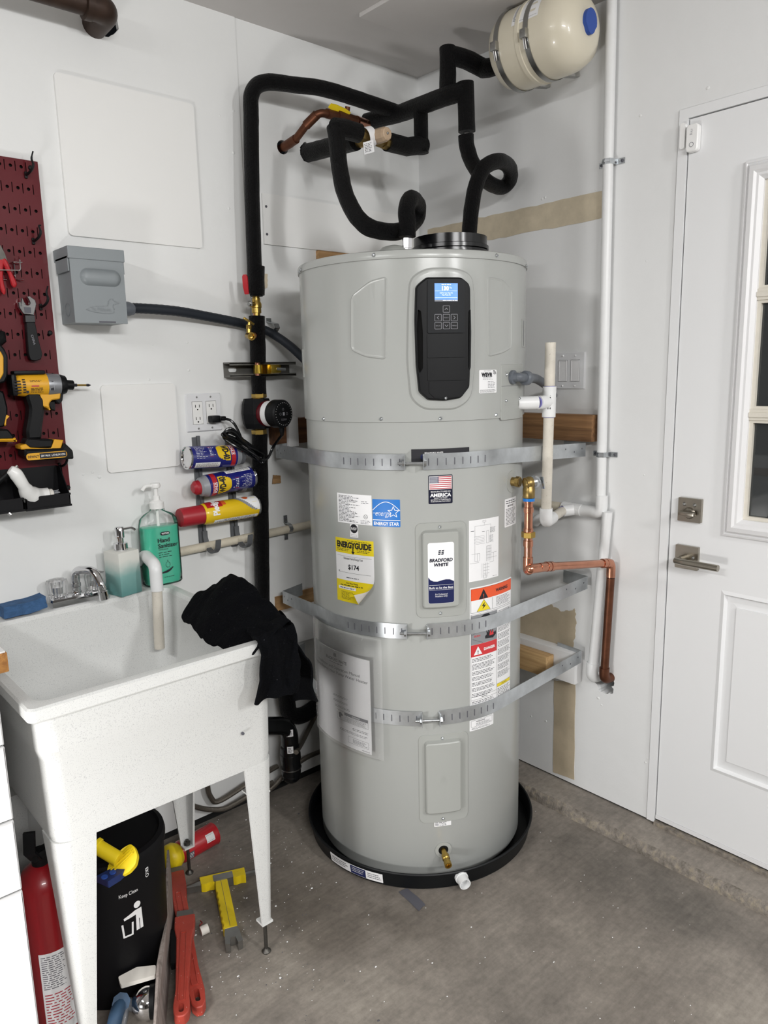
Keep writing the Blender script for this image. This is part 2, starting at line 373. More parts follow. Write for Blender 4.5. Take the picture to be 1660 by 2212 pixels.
class Sheet:
    def __init__(s): s.bm = bmesh.new()
    def poly(s, pts, h, h0=None, mi=0, holes=(), mis=None):
        loops = [list(pts)]+[list(x) for x in holes]
        flat = [p for l in loops for p in l]
        V = [s.bm.verts.new((p[0], p[1], h)) for p in flat]
        for t in tessellate_polygon([[Vector((p[0], p[1], 0)) for p in l] for l in loops]):
            try: s.bm.faces.new([V[i] for i in t]).material_index = mi
            except ValueError: pass
        if h0 is not None:
            i0 = 0
            for l in loops:
                n = len(l); B = [s.bm.verts.new((p[0], p[1], h0)) for p in l]
                for k in range(n):
                    f = s.bm.faces.new((V[i0+k], V[i0+(k+1) % n], B[(k+1) % n], B[k])); f.material_index = mi if mis is None else mis
                i0 += n
        return s
    def loft(s, a, b, ha, hb, mi=0):
        A = [s.bm.verts.new((p[0], p[1], ha)) for p in a]; B = [s.bm.verts.new((p[0], p[1], hb)) for p in b]; n = len(A)
        for k in range(n): s.bm.faces.new((A[k], A[(k+1) % n], B[(k+1) % n], B[k])).material_index = mi
        return s
    def rect(s, u0, v0, u1, v1, h, h0=None, mi=0, r=0.0): return s.poly(rr(u0, v0, u1, v1, r), h, h0, mi)
    def frame(s, u0, v0, u1, v1, t, h, h0=None, mi=0, r=0.0):
        return s.poly(rr(u0, v0, u1, v1, r), h, h0, mi, holes=[rr(u0+t, v0+t, u1-t, v1-t, max(r-t, 0))])
    def text(s, t, cu, cv, size, h, mi=0, bold=0.0, align='c', width=None, space=1.0, shear=0.0, ang=0.0):
        V, F = text_tris(t, bold, space, shear)
        if not V: return s
        x0 = min(v[0] for v in V); x1 = max(v[0] for v in V); sx = size
        if width: sx = width/max(x1-x0, 1e-6)
        off = {'c': (x0+x1)/2, 'l': x0, 'r': x1}[align]; ca, sa = math.cos(ang), math.sin(ang)
        vs = []
        for x, y in V:
            a = (x-off)*sx; b = (y-0.35)*size
            vs.append(s.bm.verts.new((cu+a*ca-b*sa, cv+a*sa+b*ca, h)))
        for f in F:
            try: s.bm.faces.new([vs[i] for i in f]).material_index = mi
            except ValueError: pass
        return s
    def fine(s, u0, v0, u1, v1, rows, h, mi=0, fill=0.55, rag=0.25, seed=1):
        """rows of illegible small print, broken into words"""
        R = random.Random(seed); dv = (v0-v1)/rows
        for i in range(rows):
            v = v0-dv*(i+0.5); u = u0; end = u1-(u1-u0)*rag*R.random()
            while u < end:
                wl = (0.4+R.random()*1.3)*dv*1.6; e = min(u+wl, end)
                s.rect(u, v-dv*fill*.36, e, v+dv*fill*.36, h, None, mi); u = e+dv*0.55
        return s
    def line(s, pts, t, h, mi=0, closed=False):
        P = [Vector((p[0], p[1])) for p in pts]; n = len(P)
        rng = n if closed else n-1
        for i in range(rng):
            a = P[i]; b = P[(i+1) % n]; d = (b-a)
            if d.length < 1e-7: continue
            d.normalize(); q = Vector((-d.y, d.x))*t/2; e = d*t*0.3
            s.poly([tuple(a-e-q), tuple(b+e-q), tuple(b+e+q), tuple(a-e+q)], h, None, mi)
        return s
    def build(s, name, mats, parent, mp, du=None, smooth=True, kind=None, label=None, angle=30):
        bm = s.bm
        if du:
            us = [v.co.x for v in bm.verts]; u0, u1 = min(us), max(us); k = math.ceil(u0/du)
            while k*du < u1:
                bmesh.ops.bisect_plane(bm, geom=bm.verts[:]+bm.edges[:]+bm.faces[:], plane_co=(k*du, 0, 0), plane_no=(1, 0, 0)); k += 1
        bmesh.ops.remove_doubles(bm, verts=bm.verts[:], dist=1e-6)
        bmesh.ops.recalc_face_normals(bm, faces=bm.faces[:])
        for v in bm.verts: v.co = mp(v.co.x, v.co.y, v.co.z)
        # faces looking away from +h are turned by recalc on open sheets: orient by the mapped outward direction
        bm.normal_update()
        hd = (mp(0, 0, 0.01)-mp(0, 0, 0))
        me = bpy.data.meshes.new(name); bm.to_mesh(me); bm.free()
        for m in (mats if isinstance(mats, (list, tuple)) else [mats]): me.materials.append(M(m))
        return obm(name, me, parent, smooth, kind, label, angle)
def mapL(x0, z0, off=0.0): return lambda u, v, h: Vector((x0+u, -off-h, z0+v))
def mapR(y0, z0, off=0.0): return lambda u, v, h: Vector((-off-h, y0-u, z0+v))
def mapP(o, U, V, N=None):
    o = Vector(o); U = Vector(U).normalized(); V = Vector(V).normalized(); N = Vector(N).normalized() if N else U.cross(V).normalized()
    return lambda u, v, h: o+U*u+V*v+N*h
def mapC(th0, z0, r, c=HC):
    return lambda u, v, h: Vector((c.x+(r+h)*math.cos(th0+u/r), c.y+(r+h)*math.sin(th0+u/r), z0+v))
def cpt(th, z, r, c=HC): return Vector((c.x+r*math.cos(th), c.y+r*math.sin(th), z))
_screw = {}
def screw(parent, pos, nrm, r=0.0035, m='zinc', name='screw', h=0.5):
    k = (m, round(h, 2))
    if k not in _screw:
        bm = NB(); lathe(bm, [(1, 0), (1, 0.25*h*2), (0.75, 0.75*h*2), (0.35, 1.0*h*2), (0.3, 0.7*h*2), (0, 0.7*h*2)], (0, 0, 0), (0, 0, 1), 12)
        me = bpy.data.meshes.new(name); bmesh.ops.recalc_face_normals(bm, faces=bm.faces[:]); bm.to_mesh(me); bm.free(); me.materials.append(M(m)); _screw[k] = me
    o = bpy.data.objects.new(name, _screw[k]); link(o); o.parent = parent; o.location = Vector(pos)-WL[parent]
    o.rotation_euler = Vector(nrm).to_track_quat('Z', 'Y').to_euler(); o.scale = (r, r, r); WL[o] = Vector(pos); return o
# ================================================================ the room
CZ = 2.484; XW, YW = -5.2, -5.4
def jag(pts, amp, n=6, seed=3):
    R = random.Random(seed); Q = []
    for a, b in zip(pts, pts[1:]+pts[:1]):
        for k in range(n): t = k/n; Q.append((a[0]+(b[0]-a[0])*t+R.uniform(-amp, amp), a[1]+(b[1]-a[1])*t+R.uniform(-amp, amp)))
    return Q
bm = NB(); bx(bm, ((XW)/2, YW/2, -0.05), (-XW+0.3, -YW+0.3, 0.1)); floor = ob('floor', bm, 'concrete', kind='structure', smooth=False)
bm = NB(); bx(bm, (XW/2, YW/2, CZ+0.03), (-XW+0.3, -YW+0.3, 0.06)); ceiling = ob('ceiling', bm, 'ceiling_paint', kind='structure', smooth=False)
xs = LW(521, 300).x
pe = LW(224, 42)                                            # where the dark waste pipe enters the left wall
s = Sheet(); s.poly([(XW, 0.03), (xs, 0.03), (xs, CZ), (XW, CZ)], 0, -0.014, holes=[jag(circ(pe.x, pe.z, 0.040, 14), 0.004, 2)])
wall_left = s.build('wall_left', 'wall_paint', None, mapL(0, 0), smooth=False, kind='structure')
cu_hole = LW(609, 319, -0.008); hot_hole = LW(662, 330, -0.008)
s = Sheet(); s.poly([(xs-0.001, 0.03), (0, 0.03), (0, CZ), (xs-0.001, CZ)], -0.003, -0.02, holes=[circ(cu_hole.x, cu_hole.z, 0.021, 18), jag(circ(hot_hole.x, hot_hole.z, 0.030, 14), 0.003, 2)])
s.build('wall_left_sheet', 'wall_paint', wall_left, mapL(0, 0), smooth=False)
# right wall with the door opening and the broken hole at the drain
dY0, dY1, dZ0, dZ1 = -1.0285, -1.93, 0.064, 2.094            # door slab
jy = 0.030; hh = RW(1306, 1476)
s = Sheet(); wpoly = [(-0.02, 0.037), (-dY0-jy, 0.037), (-dY0-jy, dZ1+jy), (-dY1+jy, dZ1+jy), (-dY1+jy, 0.037), (-YW, 0.037), (-YW, CZ), (-0.02, CZ)]
s.poly(wpoly, 0, -0.09, holes=[jag(circ(-hh.y, hh.z, 0.034, 16), 0.006, 2, 5)])
wall_right = s.build('wall_right', 'wall_paint_r', None, mapR(0, 0), smooth=False, kind='structure')
bm = NB(); bx(bm, (XW-0.05, YW/2, CZ/2), (0.1, -YW+0.3, CZ+0.1)); ob('wall_back', bm, 'garage_wall', kind='structure', smooth=False)
bm = NB(); bx(bm, (XW/2, YW-0.05, CZ/2), (-XW+0.3, 0.1, CZ+0.1)); ob('wall_front', bm, 'garage_door', kind='structure', smooth=False)
bm = NB(); bx(bm, (XW/2, 0.020, 0.02), (-XW, 0.012, 0.06)); ob('gap_shade_left', bm, 'black_gap', kind='structure', smooth=False)  # black strip in the open gap under the wall, its shade put into colour
# concrete kerb carrying the right wall, its broken face showing aggregate
bm = NB(); R_ = random.Random(4); n = 150; rows = []
for i in range(n+1):
    y = 0.0+(YW)*i/n; j = lambda a: R_.uniform(-a, a)
    rows.append([bm.verts.new(p) for p in ((0.09, y, 0.031), (-0.06, y, 0.031), (-0.112+j(.004), y, 0.031+j(.001)), (-0.121+j(.004), y, 0.024+j(.003)), (-0.127+j(.003), y, 0.010+j(.003)), (-0.131+j(.002), y, -0.004))])
for a, b in zip(rows, rows[1:]):
    for k in range(5): bm.faces.new((a[k], a[k+1], b[k+1], b[k])).material_index = 0 if k < 2 else 1
kerb = ob('kerb', bm, ['concrete', 'aggregate'], kind='structure', angle=60)
bm = NB(); bx(bm, (0.012, (dY0)/2, 0.034), (0.014, -dY0, 0.012)); ob('gap_shade_right', bm, 'black_gap', kind='structure', smooth=False)  # black strip painting the shade of the gap between kerb and wall
# ceiling hatch
c0 = FL(776, 28, CZ); c1 = FL(815, 1, CZ)
bm = NB(); bx(bm, (c0.x+0.28, c0.y-0.30, CZ-0.006), (0.56, 0.60, 0.012), bev=0.002); ob('ceiling_hatch', bm, 'ceiling_paint', ceiling)
# unpainted strips left on the right wall
def wpatch(name, pix, wallmap, hit, m, amp, parent, seed, off=0.0012):
    P = [hit(*p) for p in pix]; pts = [((-p.y if wallmap is mapR else p.x), p.z) for p in P]
    s = Sheet(); s.poly(jag(pts, amp, 9, seed), off, 0.0, mi=0); return s.build(name, m, parent, wallmap(0, 0), smooth=False)
a = RW(1307, 411); b = RW(1307, 471); yl = RW(925, 520).y
s = Sheet(); s.poly(jag([(-yl, b.z), (-a.y, b.z), (-a.y, a.z), (-yl, a.z)], 0.0022, 24, 3), 0.0012, 0); s.build('unpainted_strip', 'raw_plaster', wall_right, mapR(0, 0), smooth=False)
wpatch('unpainted_patch', [(1080, 1395), (1080, 1345), (1125, 1332), (1160, 1311), (1190, 1305), (1215, 1321), (1243, 1316), (1246, 1350), (1238, 1402)][::-1], mapR, RW, 'raw_drywall', 0.003, wall_right, 5)
wpatch('unpainted_strip', [(1198, 1470), (1196, 1668), (1241, 1684), (1244, 1474)], mapR, RW, 'raw_drywall', 0.0014, wall_right, 8)
# paint chips and filler blobs on both walls
def blobs(name, pts, wmap, hit, parent, r=0.006):
    bm = NB(); R = random.Random(11)
    for px, py in pts:
        p = hit(px, py); q = r*R.uniform(0.5, 1.3)
        c = (p.x, 0.0, p.z) if wmap is mapL else (0.0, p.y, p.z)
        sph(bm, c, q, 8, 0, (1, 0.25, 0.8) if wmap is mapL else (0.25, 1, 0.8))
    o = ob(name, bm, 'wall_paint', parent, kind='stuff'); return o
blobs('filler_blob', [(1148, 1547), (1180, 1558), (1293, 1508), (1300, 1523), (1395, 1647), (1178, 427), (1287, 410), (1172, 430), (1384, 250), (1530, 190), (1397, 564), (1392, 1026), (1400, 1640)], mapR, RW, wall_right, 0.005)
blobs('filler_blob', [(180, 1025), (200, 1020), (215, 1030), (320, 990), (322, 820), (408, 800), (475, 250), (505, 240), (495, 450), (505, 330), (330, 745), (405, 740), (268, 735), (452, 690)], mapL, LW, wall_left, 0.005)
# painted patch board with screws behind the pipes, raw timber showing under it
a = LW(565, 417); b = LW(568, 527); bz = b.z
s = Sheet(); s.rect(a.x, bz, -0.012, a.z, 0.004, -0.008, r=0.002); board = s.build('patch_board', 'panel_paint', wall_left, mapL(0, 0))
for p in ((575, 446), (577, 506)): screw(board, LW(*p, 0.004), (0, -1, 0), 0.004, 'ink_grey')
a2 = LW(681, 537); bm = NB(); bx(bm, ((a2.x-0.02)/2, -0.004, bz-0.045), (-a2.x-0.03, 0.016, 0.085)); ob('timber_strip', bm, 'wood_x', wall_left, smooth=False)
wpatch('unpainted_patch', [(588, 1045), (606, 1043), (605, 1027), (590, 1026)], mapL, LW, 'wood_x', 0.0006, wall_left, 9, 0.004)
wpatch('unpainted_patch', [(566, 590), (578, 592), (578, 622), (567, 625)][::-1], mapL, LW, 'raw_plaster', 0.001, wall_left, 12)
bm = NB(); bx(bm, (-0.60, 0.001, 0.64), (0.22, 0.012, 0.14)); ob('timber_strip', bm, 'wood_x', wall_left, smooth=False)

# ---------------------------------------------------------------- door
door = thing('door_1', 'white steel entry door with divided glass and satin nickel lever', None, (0.02, (dY0+dY1)/2, dZ0), kind='structure')
mR = mapR(0, 0)
wa = RW(1612, 350); wb = RW(1562.4, 1156); wy0 = -(wa.y+wb.y)/2; wy1 = -(dY0+dY1)-wy0; wz1, wz0 = wa.z, wb.z
pa = RW(1560, 1274.7); pb = RW(1534, 1663); py0 = -(pa.y+pb.y)/2; py1 = -(dY0+dY1)-py0; pz1, pz0 = pa.z, pb.z
t = 0.050
s = Sheet(); s.poly(rr(-dY0+0.002, dZ0, -dY1, dZ1, 0), 0.0, -0.044, holes=[rr(wy0+t, wz0+t, wy1-t, wz1-t, 0), rr(py0, pz0, py1, pz1, 0)])
# pressed lower panel: sloping groove, then a raised field
n1 = rr(py0, pz0, py1, pz1, 0); n2 = rr(py0+.010, pz0+.010, py1-.010, pz1-.010, 0); n3 = rr(py0+.016, pz0+.016, py1-.016, pz1-.016, 0); n4 = rr(py0+.044, pz0+.044, py1-.044, pz1-.044, 0)
s.loft(n1, n2, 0, 0.003).loft(n2, n3, 0.003, -0.008).loft(n3, n4, -0.008, -0.006); s.poly(n4, -0.002, -0.006)
slab = s.build('door_slab', 'door_paint', door, mR, smooth=False)
s = Sheet()
def nest(s, d0, d1, h0, h1): s.loft(rr(wy0+d0, wz0+d0, wy1-d0, wz1-d0, 0), rr(wy0+d1, wz0+d1, wy1-d1, wz1-d1, 0), h0, h1)
for d0, d1, h0, h1 in ((0, .001, 0, .007), (.001, .006, .007, .009), (.006, .009, .009, .005), (.009, .016, .005, .014), (.016, .028, .014, .017), (.028, .034, .017, .012), (.034, .040, .012, .012), (.040, .050, .012, .003), (.050, .051, .003, -.02)): nest(s, d0, d1, h0, h1)
s.build('window_moulding', 'door_trim', door, mR, angle=25)
gy0, gy1, gz0, gz1 = wy0+t, wy1-t, wz0+t, wz1-t
m1 = RW(1640, 636, -0.004).z; m2 = RW(1640, 896, -0.004).z
zr = [gz0, m2-0.012, m2+0.012, m1-0.012, m1+0.012, gz1]; ym = (gy0+gy1)/2
for zc in (m1, m2):
    s = Sheet(); s.rect(gy0, zc-0.014, gy1, zc+0.014, 0.001, -0.02); s.rect(gy0, zc-0.006, gy1, zc+0.006, 0.005, 0.001); s.build('muntin', 'glazing_bead', door, mR, smooth=False)
s = Sheet(); s.rect(ym-0.014, gz0, ym+0.014, gz1, 0.0008, -0.02); s.build('muntin', 'glazing_bead', door, mR, smooth=False)
for k in range(3):
    for (ya, yb) in ((gy0, ym-.014), (ym+.014, gy1)):
        z0_, z1_ = zr[2*k], zr[2*k+1]
        s = Sheet(); s.frame(ya, z0_, yb, z1_, 0.010, -0.004, -0.016); s.build('glazing_bead', 'glazing_bead', door, mR, smooth=False)
        s = Sheet(); s.rect(ya+0.004, z0_+0.004, yb-0.004, z1_-0.004, -0.016, -0.020); s.build('pane', 'glass', door, mR, smooth=False)
# deadbolt and lever
p = RW(1494, 1101, 0.0); hw = 0.034
db = Sheet(); db.poly(rr(-p.y-hw, p.z-hw, -p.y+hw, p.z+hw, .002), .011, 0, 0); db.loft(circ(-p.y, p.z-.008, .017), circ(-p.y, p.z-.008, .013), .011, .018); db.poly(circ(-p.y, p.z-.008, .013), .018)
dbo = db.build('deadbolt', 'nickel', door, mR)
bm = NB(); bx(bm, (-0.026, p.y, p.z-0.008), (0.016, 0.046, 0.013), bev=0.003); ob('thumb_turn', bm, 'nickel', dbo)
for dy in (-.015, .015): screw(dbo, (-.011, p.y+dy, p.z+.016), (-1, 0, 0), .0055, 'steel', 'screw')
p = RW(1487, 1203, 0.0)
lv = Sheet(); lv.poly(rr(-p.y-hw, p.z-hw, -p.y+hw, p.z+hw, .002), .010, 0); lvo = lv.build('lever_rose', 'nickel', door, mR)
bm = NB(); cyl(bm, (-.010, p.y+.004, p.z-.004), (-.046, p.y+.004, p.z-.004), .0125, seg=20); tube(bm, fillet([(-.046, p.y+.014, p.z-.004), (-.052, p.y-.01, p.z-.004), (-.052, p.y-.112, p.z-.004)], .008), .0095, 14); ob('lever', bm, 'nickel', lvo)
screw(lvo, (-.010, p.y-.020, p.z+.002), (-1, 0, 0), .005, 'steel')
bm = NB(); q = RW(1441, 1196); bx(bm, (0.002, dY0+0.013, p.z), (.006, .022, .055), bev=.002); ob('strike_plate', bm, 'nickel', door)
# frame round the door
s = Sheet(); s.poly([(-dY0-jy+.0028, .037), (-dY0-.0015, .037), (-dY0-.0015, dZ1+.003), (-dY1+.0015, dZ1+.003), (-dY1+.0015, .037), (-dY1+jy, .037), (-dY1+jy, dZ1+jy-.0015), (-dY0-jy+.0028, dZ1+jy-.0015)], 0.004, -0.09)
s.build('trim_1', 'door_paint', None, mR, smooth=False, kind='structure')
s = Sheet(); s.rect(-dY0+.001, .022, -dY1, .044, .012, -.09); s.rect(-dY0+.001, .044, -dY1, .0505, -.004, -.09, mi=1); s.rect(-dY0+.001, .0505, -dY1, dZ0-.001, .002, -.09, mi=2)
s.build('trim_2', ['aggregate', 'black_gap', 'door_trim'], None, mR, smooth=False, kind='structure')
# alarm contact on the door
p = RW(1502, 300); q = RW(1480, 296)
t = thing('door_sensor', 'white two-piece contact sensor at the top corner of the door', 'sensor', (-.01, p.y, p.z-.035))
s = Sheet(); s.poly(rr(-p.y-.0165, p.z-.034, -p.y+.0165, p.z+.034, .009), .016, .001); s.loft(rr(-p.y-.0165, p.z-.034, -p.y+.0165, p.z+.034, .009), rr(-p.y-.014, p.z-.0315, -p.y+.014, p.z+.0315, .007), .016, .018); s.poly(rr(-p.y-.014, p.z-.0315, -p.y+.014, p.z+.0315, .007), .018)
s.poly(circ(-p.y, p.z-.017, .0062), .0182, None, 1, holes=[circ(-p.y, p.z-.017, .005)]); s.text('ring', -p.y, p.z+.014, .010, .0182, 2, ang=rad(-90))
s.build('sensor_body', ['sensor_white', 'ink_grey', 'ink_light'], t, mR)
s = Sheet(); s.poly(rr(-q.y-.007, q.z-.032, -q.y+.007, q.z+.032, .006), .014, .004); s.build('magnet', 'sensor_white', t, mR)
# double rocker switch
p = RW(1232, 801)
t = thing('light_switch', 'white double rocker light switch on the right wall above the timber block', 'switch', (0, p.y, p.z-.06))
s = Sheet(); U, V_ = -p.y, p.z; o1 = rr(U-.058, V_-.058, U+.058, V_+.058, .003); o2 = rr(U-.055, V_-.055, U+.055, V_+.055, .003)
s.loft(o1, o2, 0, .006); s.poly(o2, .006, None, 0, holes=[rr(U+d-.017, V_-.034, U+d+.017, V_+.034, .001) for d in (-.023, .023)]); s.build('cover_plate', 'plate_grey', t, mR)
for d in (-.023, .023):
    s = Sheet(); s.poly(rr(U+d-.016, V_-.033, U+d+.016, V_+.033, .001), .0065, 0); s.frame(U+d-.0145, V_-.0315, U+d+.0145, V_+.0315, .001, .0075, .0065); s.build('rocker', 'door_trim', t, mR)
    for dv in (-.047, .047): screw(t, (-.006, -(U+d), V_+dv), (-1, 0, 0), .003, 'door_trim')
# ================================================================ water heater
heater = thing('water_heater', 'tall light grey cylindrical water heater with black control panel, standing in a black pan', 'water heater', (HC.x, HC.y, 0.008))
ZS, ZT = 1.324, 1.729
def uvpx(th0, z0, r, pts):
    Q = []
    for p in pts: th, z = CY(p[0], p[1], r); Q.append(((th-th0)*r, z-z0))
    return Q
def round2(pts, rd, n=5):
    """rounded 2-D polygon"""
    Q = []; N = len(pts)
    for i in range(N):
        a, b, c = Vector(pts[i-1]), Vector(pts[i]), Vector(pts[(i+1) % N]); u = a-b; v = c-b; d = min(rd, u.length*.45, v.length*.45)
        s_ = b+u.normalized()*d; e = b+v.normalized()*d
        for k in range(n+1): t = k/n; q = (1-t)**2*s_+2*t*(1-t)*b+t*t*e; Q.append((q.x, q.y))
    return Q
def inset2(pts, d):
    """shrink a roughly convex polygon by d"""
    Q = []; N = len(pts); ar = sum(pts[i-1][0]*pts[i][1]-pts[i][0]*pts[i-1][1] for i in range(N)); sg = 1 if ar > 0 else -1
    for i in range(N):
        a, b, c = Vector(pts[i-1]), Vector(pts[i]), Vector(pts[(i+1) % N])
        t = (c-a)
        if t.length < 1e-9: Q.append((b.x, b.y)); continue
        t.normalize(); Q.append((b.x-t.y*d*sg, b.y+t.x*d*sg))
    return Q
bm = NB(); lathe(bm, [(RT-.02, .010), (RT-.004, .012), (RT, .02), (RT, 0.66), (RT, ZS+.002)], HC, seg=128, cap=True); ob('tank_jacket', bm, 'heater_grey', heater)
bm = NB(); lathe(bm, [(RS-.006, ZS), (RS, ZS+.001), (RS, ZS+.004), (RS, ZT)], HC, seg=128, cap=False); shroud = ob('shroud', bm, 'heater_grey', heater)
bm = NB(); lathe(bm, [(RS+.0035, ZT-.001), (RS+.0038, ZT+.003), (RS+.0038, ZT+.013), (RS+.0015, ZT+.018), (RS-.006, ZT+.0205), (0, ZT+.021)], HC, seg=128, cap=False); lathe(bm, [(RS-.003, ZT-.001), (RS+.0035, ZT-.001)], HC, seg=128, cap=False); topcap = ob('top_cap', bm, 'heater_grey', heater)
for px, py, r in ((700, 905, RS), (824, 905, RS), (952, 904, RS), (1072, 896, RS), (808, 551, RS+.004), (1073, 552, RS+.004), (648, 588, RS+.002), (651, 583, RS+.004), (1137, 575, RS+.004)):
    th, z = CY(px, py, r); screw(heater, cpt(th, z, r), (math.cos(th), math.sin(th), 0), .0048)
# pressed pads left and right of the panel, and the pad round the panel
TH0 = rad(239.4); Z0 = 1.52
for k, pts in enumerate(([(758, 640), (758, 757), (790, 772), (836, 778), (838, 596), (800, 606)], [(1052, 597), (1053, 772), (1085, 764), (1105, 752), (1106, 625), (1085, 603)])):
    pl = round2(uvpx(TH0, Z0, RS, pts), .014); s = Sheet()
    s.loft(pl, inset2(pl, .003), 0, .0032).loft(inset2(pl, .003), inset2(pl, .007), .0032, .001); s.poly(inset2(pl, .007), .001)
    s.build('pressed_pad', 'heater_grey', shroud, mapC(TH0, Z0, RS), du=.012)
pl = round2(uvpx(TH0, Z0, RS, [(880, 660), (884, 600), (920, 578), (985, 578), (1020, 592), (1026, 640), (1026, 800), (1018, 862), (985, 886), (915, 886), (886, 862), (878, 780)]), .03)
s = Sheet(); s.loft(pl, inset2(pl, .005), 0, .006).loft(inset2(pl, .005), inset2(pl, .012), .006, .007); s.poly(inset2(pl, .012), .007); s.build('panel_surround', 'heater_grey', shroud, mapC(TH0, Z0, RS), du=.008)
# control panel: outline measured on a 873 x 1955 grid over 0.143 x 0.305 m
PW, PH = .143, .305; tc_ = rad(239.45); zc_ = (CY(950, 592, RS+.02)[1]+CY(952, 871, RS+.02)[1])/2
def g(x, y): return ((x-565)/873*PW, -(y-1115)/1955*PH)
panel = thing('control_panel', None, None, cpt(tc_, zc_, RS+.01)); panel.parent = heater; panel.location = cpt(tc_, zc_, RS+.01)-WL[heater]
panel['label'] = 'black control panel with a lit blue screen'
mp = mapC(tc_, zc_, RS)
out = round2([g(*p) for p in ((320, 140), (850, 140), (975, 235), (1000, 320), (1003, 620), (997, 1600), (985, 1880), (840, 2060), (590, 2095), (320, 2075), (180, 1940), (142, 1500), (130, 800), (150, 290), (215, 220))], .006, 3)
gl = round2([g(*p) for p in ((188, 640), (235, 665), (258, 1000), (252, 1560), (205, 1640), (172, 1560), (160, 1000))], .003, 3)
gr = round2([g(*p) for p in ((950, 665), (985, 640), (993, 1000), (985, 1560), (965, 1620), (948, 1560), (945, 1000))], .003, 3)
s = Sheet(); s.loft(out, inset2(out, .003), .004, .016, 0); i1 = inset2(out, .003); i2 = inset2(out, .006); s.loft(i1, i2, .016, .018); s.poly(i2, .018, None, 0, holes=[gl, gr])
for q in (gl, gr): s.loft(q, inset2(q, .0015), .018, .0095, 1); s.poly(inset2(q, .0015), .0095, None, 1)
s.build('panel_body', ['plastic_black', 'hole_dark'], panel, mp, du=.01, angle=25)
s = Sheet(); q = [g(330, 190), g(870, 190), g(878, 1012), g(322, 1012)]; s.poly(round2(q, .004, 3), .0215, .018); module = s.build('display_module', 'plastic_dark', panel, mp, du=.01)
for a, b, c, d in ((315, 1022, 893, 1396), (315, 1404, 893, 1758), (337, 1768, 878, 2050)):
    s = Sheet(); s.poly(round2([g(a, b), g(c, b), g(c-4, d), g(a+4, d)] if d < 2000 else [g(a, b), g(c, b), g(c, 1950), g(c-75, 2030), g(a+75, 2030), g(a, 1950)], .002, 2), .0200, .018); s.build('panel_cover', 'plastic_black', panel, mp, du=.01)
s = Sheet(); a, b = g(428, 525), g(768, 248); s.poly([a, (b[0], a[1]), b, (a[0], b[1])], .0220, .0215); dw = b[0]-a[0]; dh = b[1]-a[1]
s.text('130', a[0]+dw*.46, a[1]+dh*.725, .0125, .0221, 1, bold=.05); s.text('o', a[0]+dw*.66, a[1]+dh*.80, .005, .0221, 1); s.text('F', a[0]+dw*.71, a[1]+dh*.73, .006, .0221, 1)
s.fine(a[0]+dw*.30, b[1]-dh*.04, a[0]+dw*.70, b[1]-dh*.11, 1, .0221, 1, .75, 0, 3)
s.text('Call for heat: Heat On', a[0]+dw*.5, a[1]+dh*.47, .0048, .0221, 1, width=dw*.56); s.text('Heat Pump On', a[0]+dw*.5, a[1]+dh*.36, .0048, .0221, 1, width=dw*.38)
for f in (.57, .20): s.rect(a[0]+dw*.02, a[1]+dh*f, b[0]-dw*.02, a[1]+dh*(f+.012), .0221, None, 1)
s.rect(a[0], a[1], b[0], a[1]+dh*.09, .0221, None, 2); s.fine(a[0]+dw*.35, a[1]+dh*.085, b[0]-dw*.02, a[1]+dh*.02, 1, .0222, 1, .8, 0, 8)
s.build('screen', ['screen_glow', 'screen_white', 'grey_print'], panel, mp, du=.01)
for x, y, k in ((597, 643, 'u'), (475, 775, 'l'), (597, 775, 'SELECT'), (715, 775, 'r'), (475, 900, 'BACK'), (597, 900, 'd'), (715, 900, 'MENU')):
    c = g(x, y); s = Sheet(); hw_, hv = 51/873*PW, 54/1955*PH
    s.poly(rr(c[0]-hw_, c[1]-hv, c[0]+hw_, c[1]+hv, .0018), .0218, .0215, 1); s.frame(c[0]-hw_, c[1]-hv, c[0]+hw_, c[1]+hv, .0009, .0220, .0217, 0, .0018)
    e = .0038
    ch = {'u': ((-e, -e*.5), (0, e*.6), (e, -e*.5)), 'd': ((-e, e*.5), (0, -e*.6), (e, e*.5)), 'l': ((e*.5, -e), (-e*.6, 0), (e*.5, e)), 'r': ((-e*.5, -e), (e*.6, 0), (-e*.5, e))}.get(k)
    if ch: s.line([(c[0]+p[0], c[1]+p[1]) for p in ch], .0011, .0220)
    else: s.text(k, c[0], c[1], .0036, .0220, 0, width=.011)
    s.build('button', ['ink_light', 'plastic_black'], module, mp, du=.01)
c = g(585, 2040); P_ = mp(c[0], c[1], .018); screw(panel, P_, (math.cos(tc_), math.sin(tc_), 0), .004)
# element covers
def cover(px0, py0, px1, py1, ix0, iy0, ix1, iy1, name):
    xm, ym = (px0+px1)/2, (py0+py1)/2; th, z = CY(xm, ym, RT+.01); m_ = mapC(th, z, RT)
    zt = CY(xm, py0, RT)[1]-z; zb = CY(xm, py1, RT)[1]-z; a = (CY(px0, ym, RT)[0]-th)*RT; b = (CY(px1, ym, RT)[0]-th)*RT
    it = CY(xm, iy0, RT+.015)[1]-z; ib = CY(xm, iy1, RT+.015)[1]-z; ia = (CY(ix0, ym, RT+.012)[0]-th)*RT; ib_ = (CY(ix1, ym, RT+.012)[0]-th)*RT
    o = rr(a, zb, b, zt, .018, 6); i = rr(ia, ib, ib_, it, .012, 6); s = Sheet()
    s.loft(o, inset2(o, .0012), 0, .0022); s.poly(inset2(o, .0012), .0022, None, 0, holes=[i]); j = inset2(i, .004); k = inset2(i, .007)
    s.loft(i, j, .0022, .014).loft(j, k, .014, .016); s.poly(k, .016); cv = s.build(name, 'heater_cover', heater, m_, du=.01)
    for v in (zt-.012, zb+.012): screw(cv, m_(0, v, .0022), m_(0, 0, 1)-m_(0, 0, 0), .0042)
    return cv, m_, k, z, th
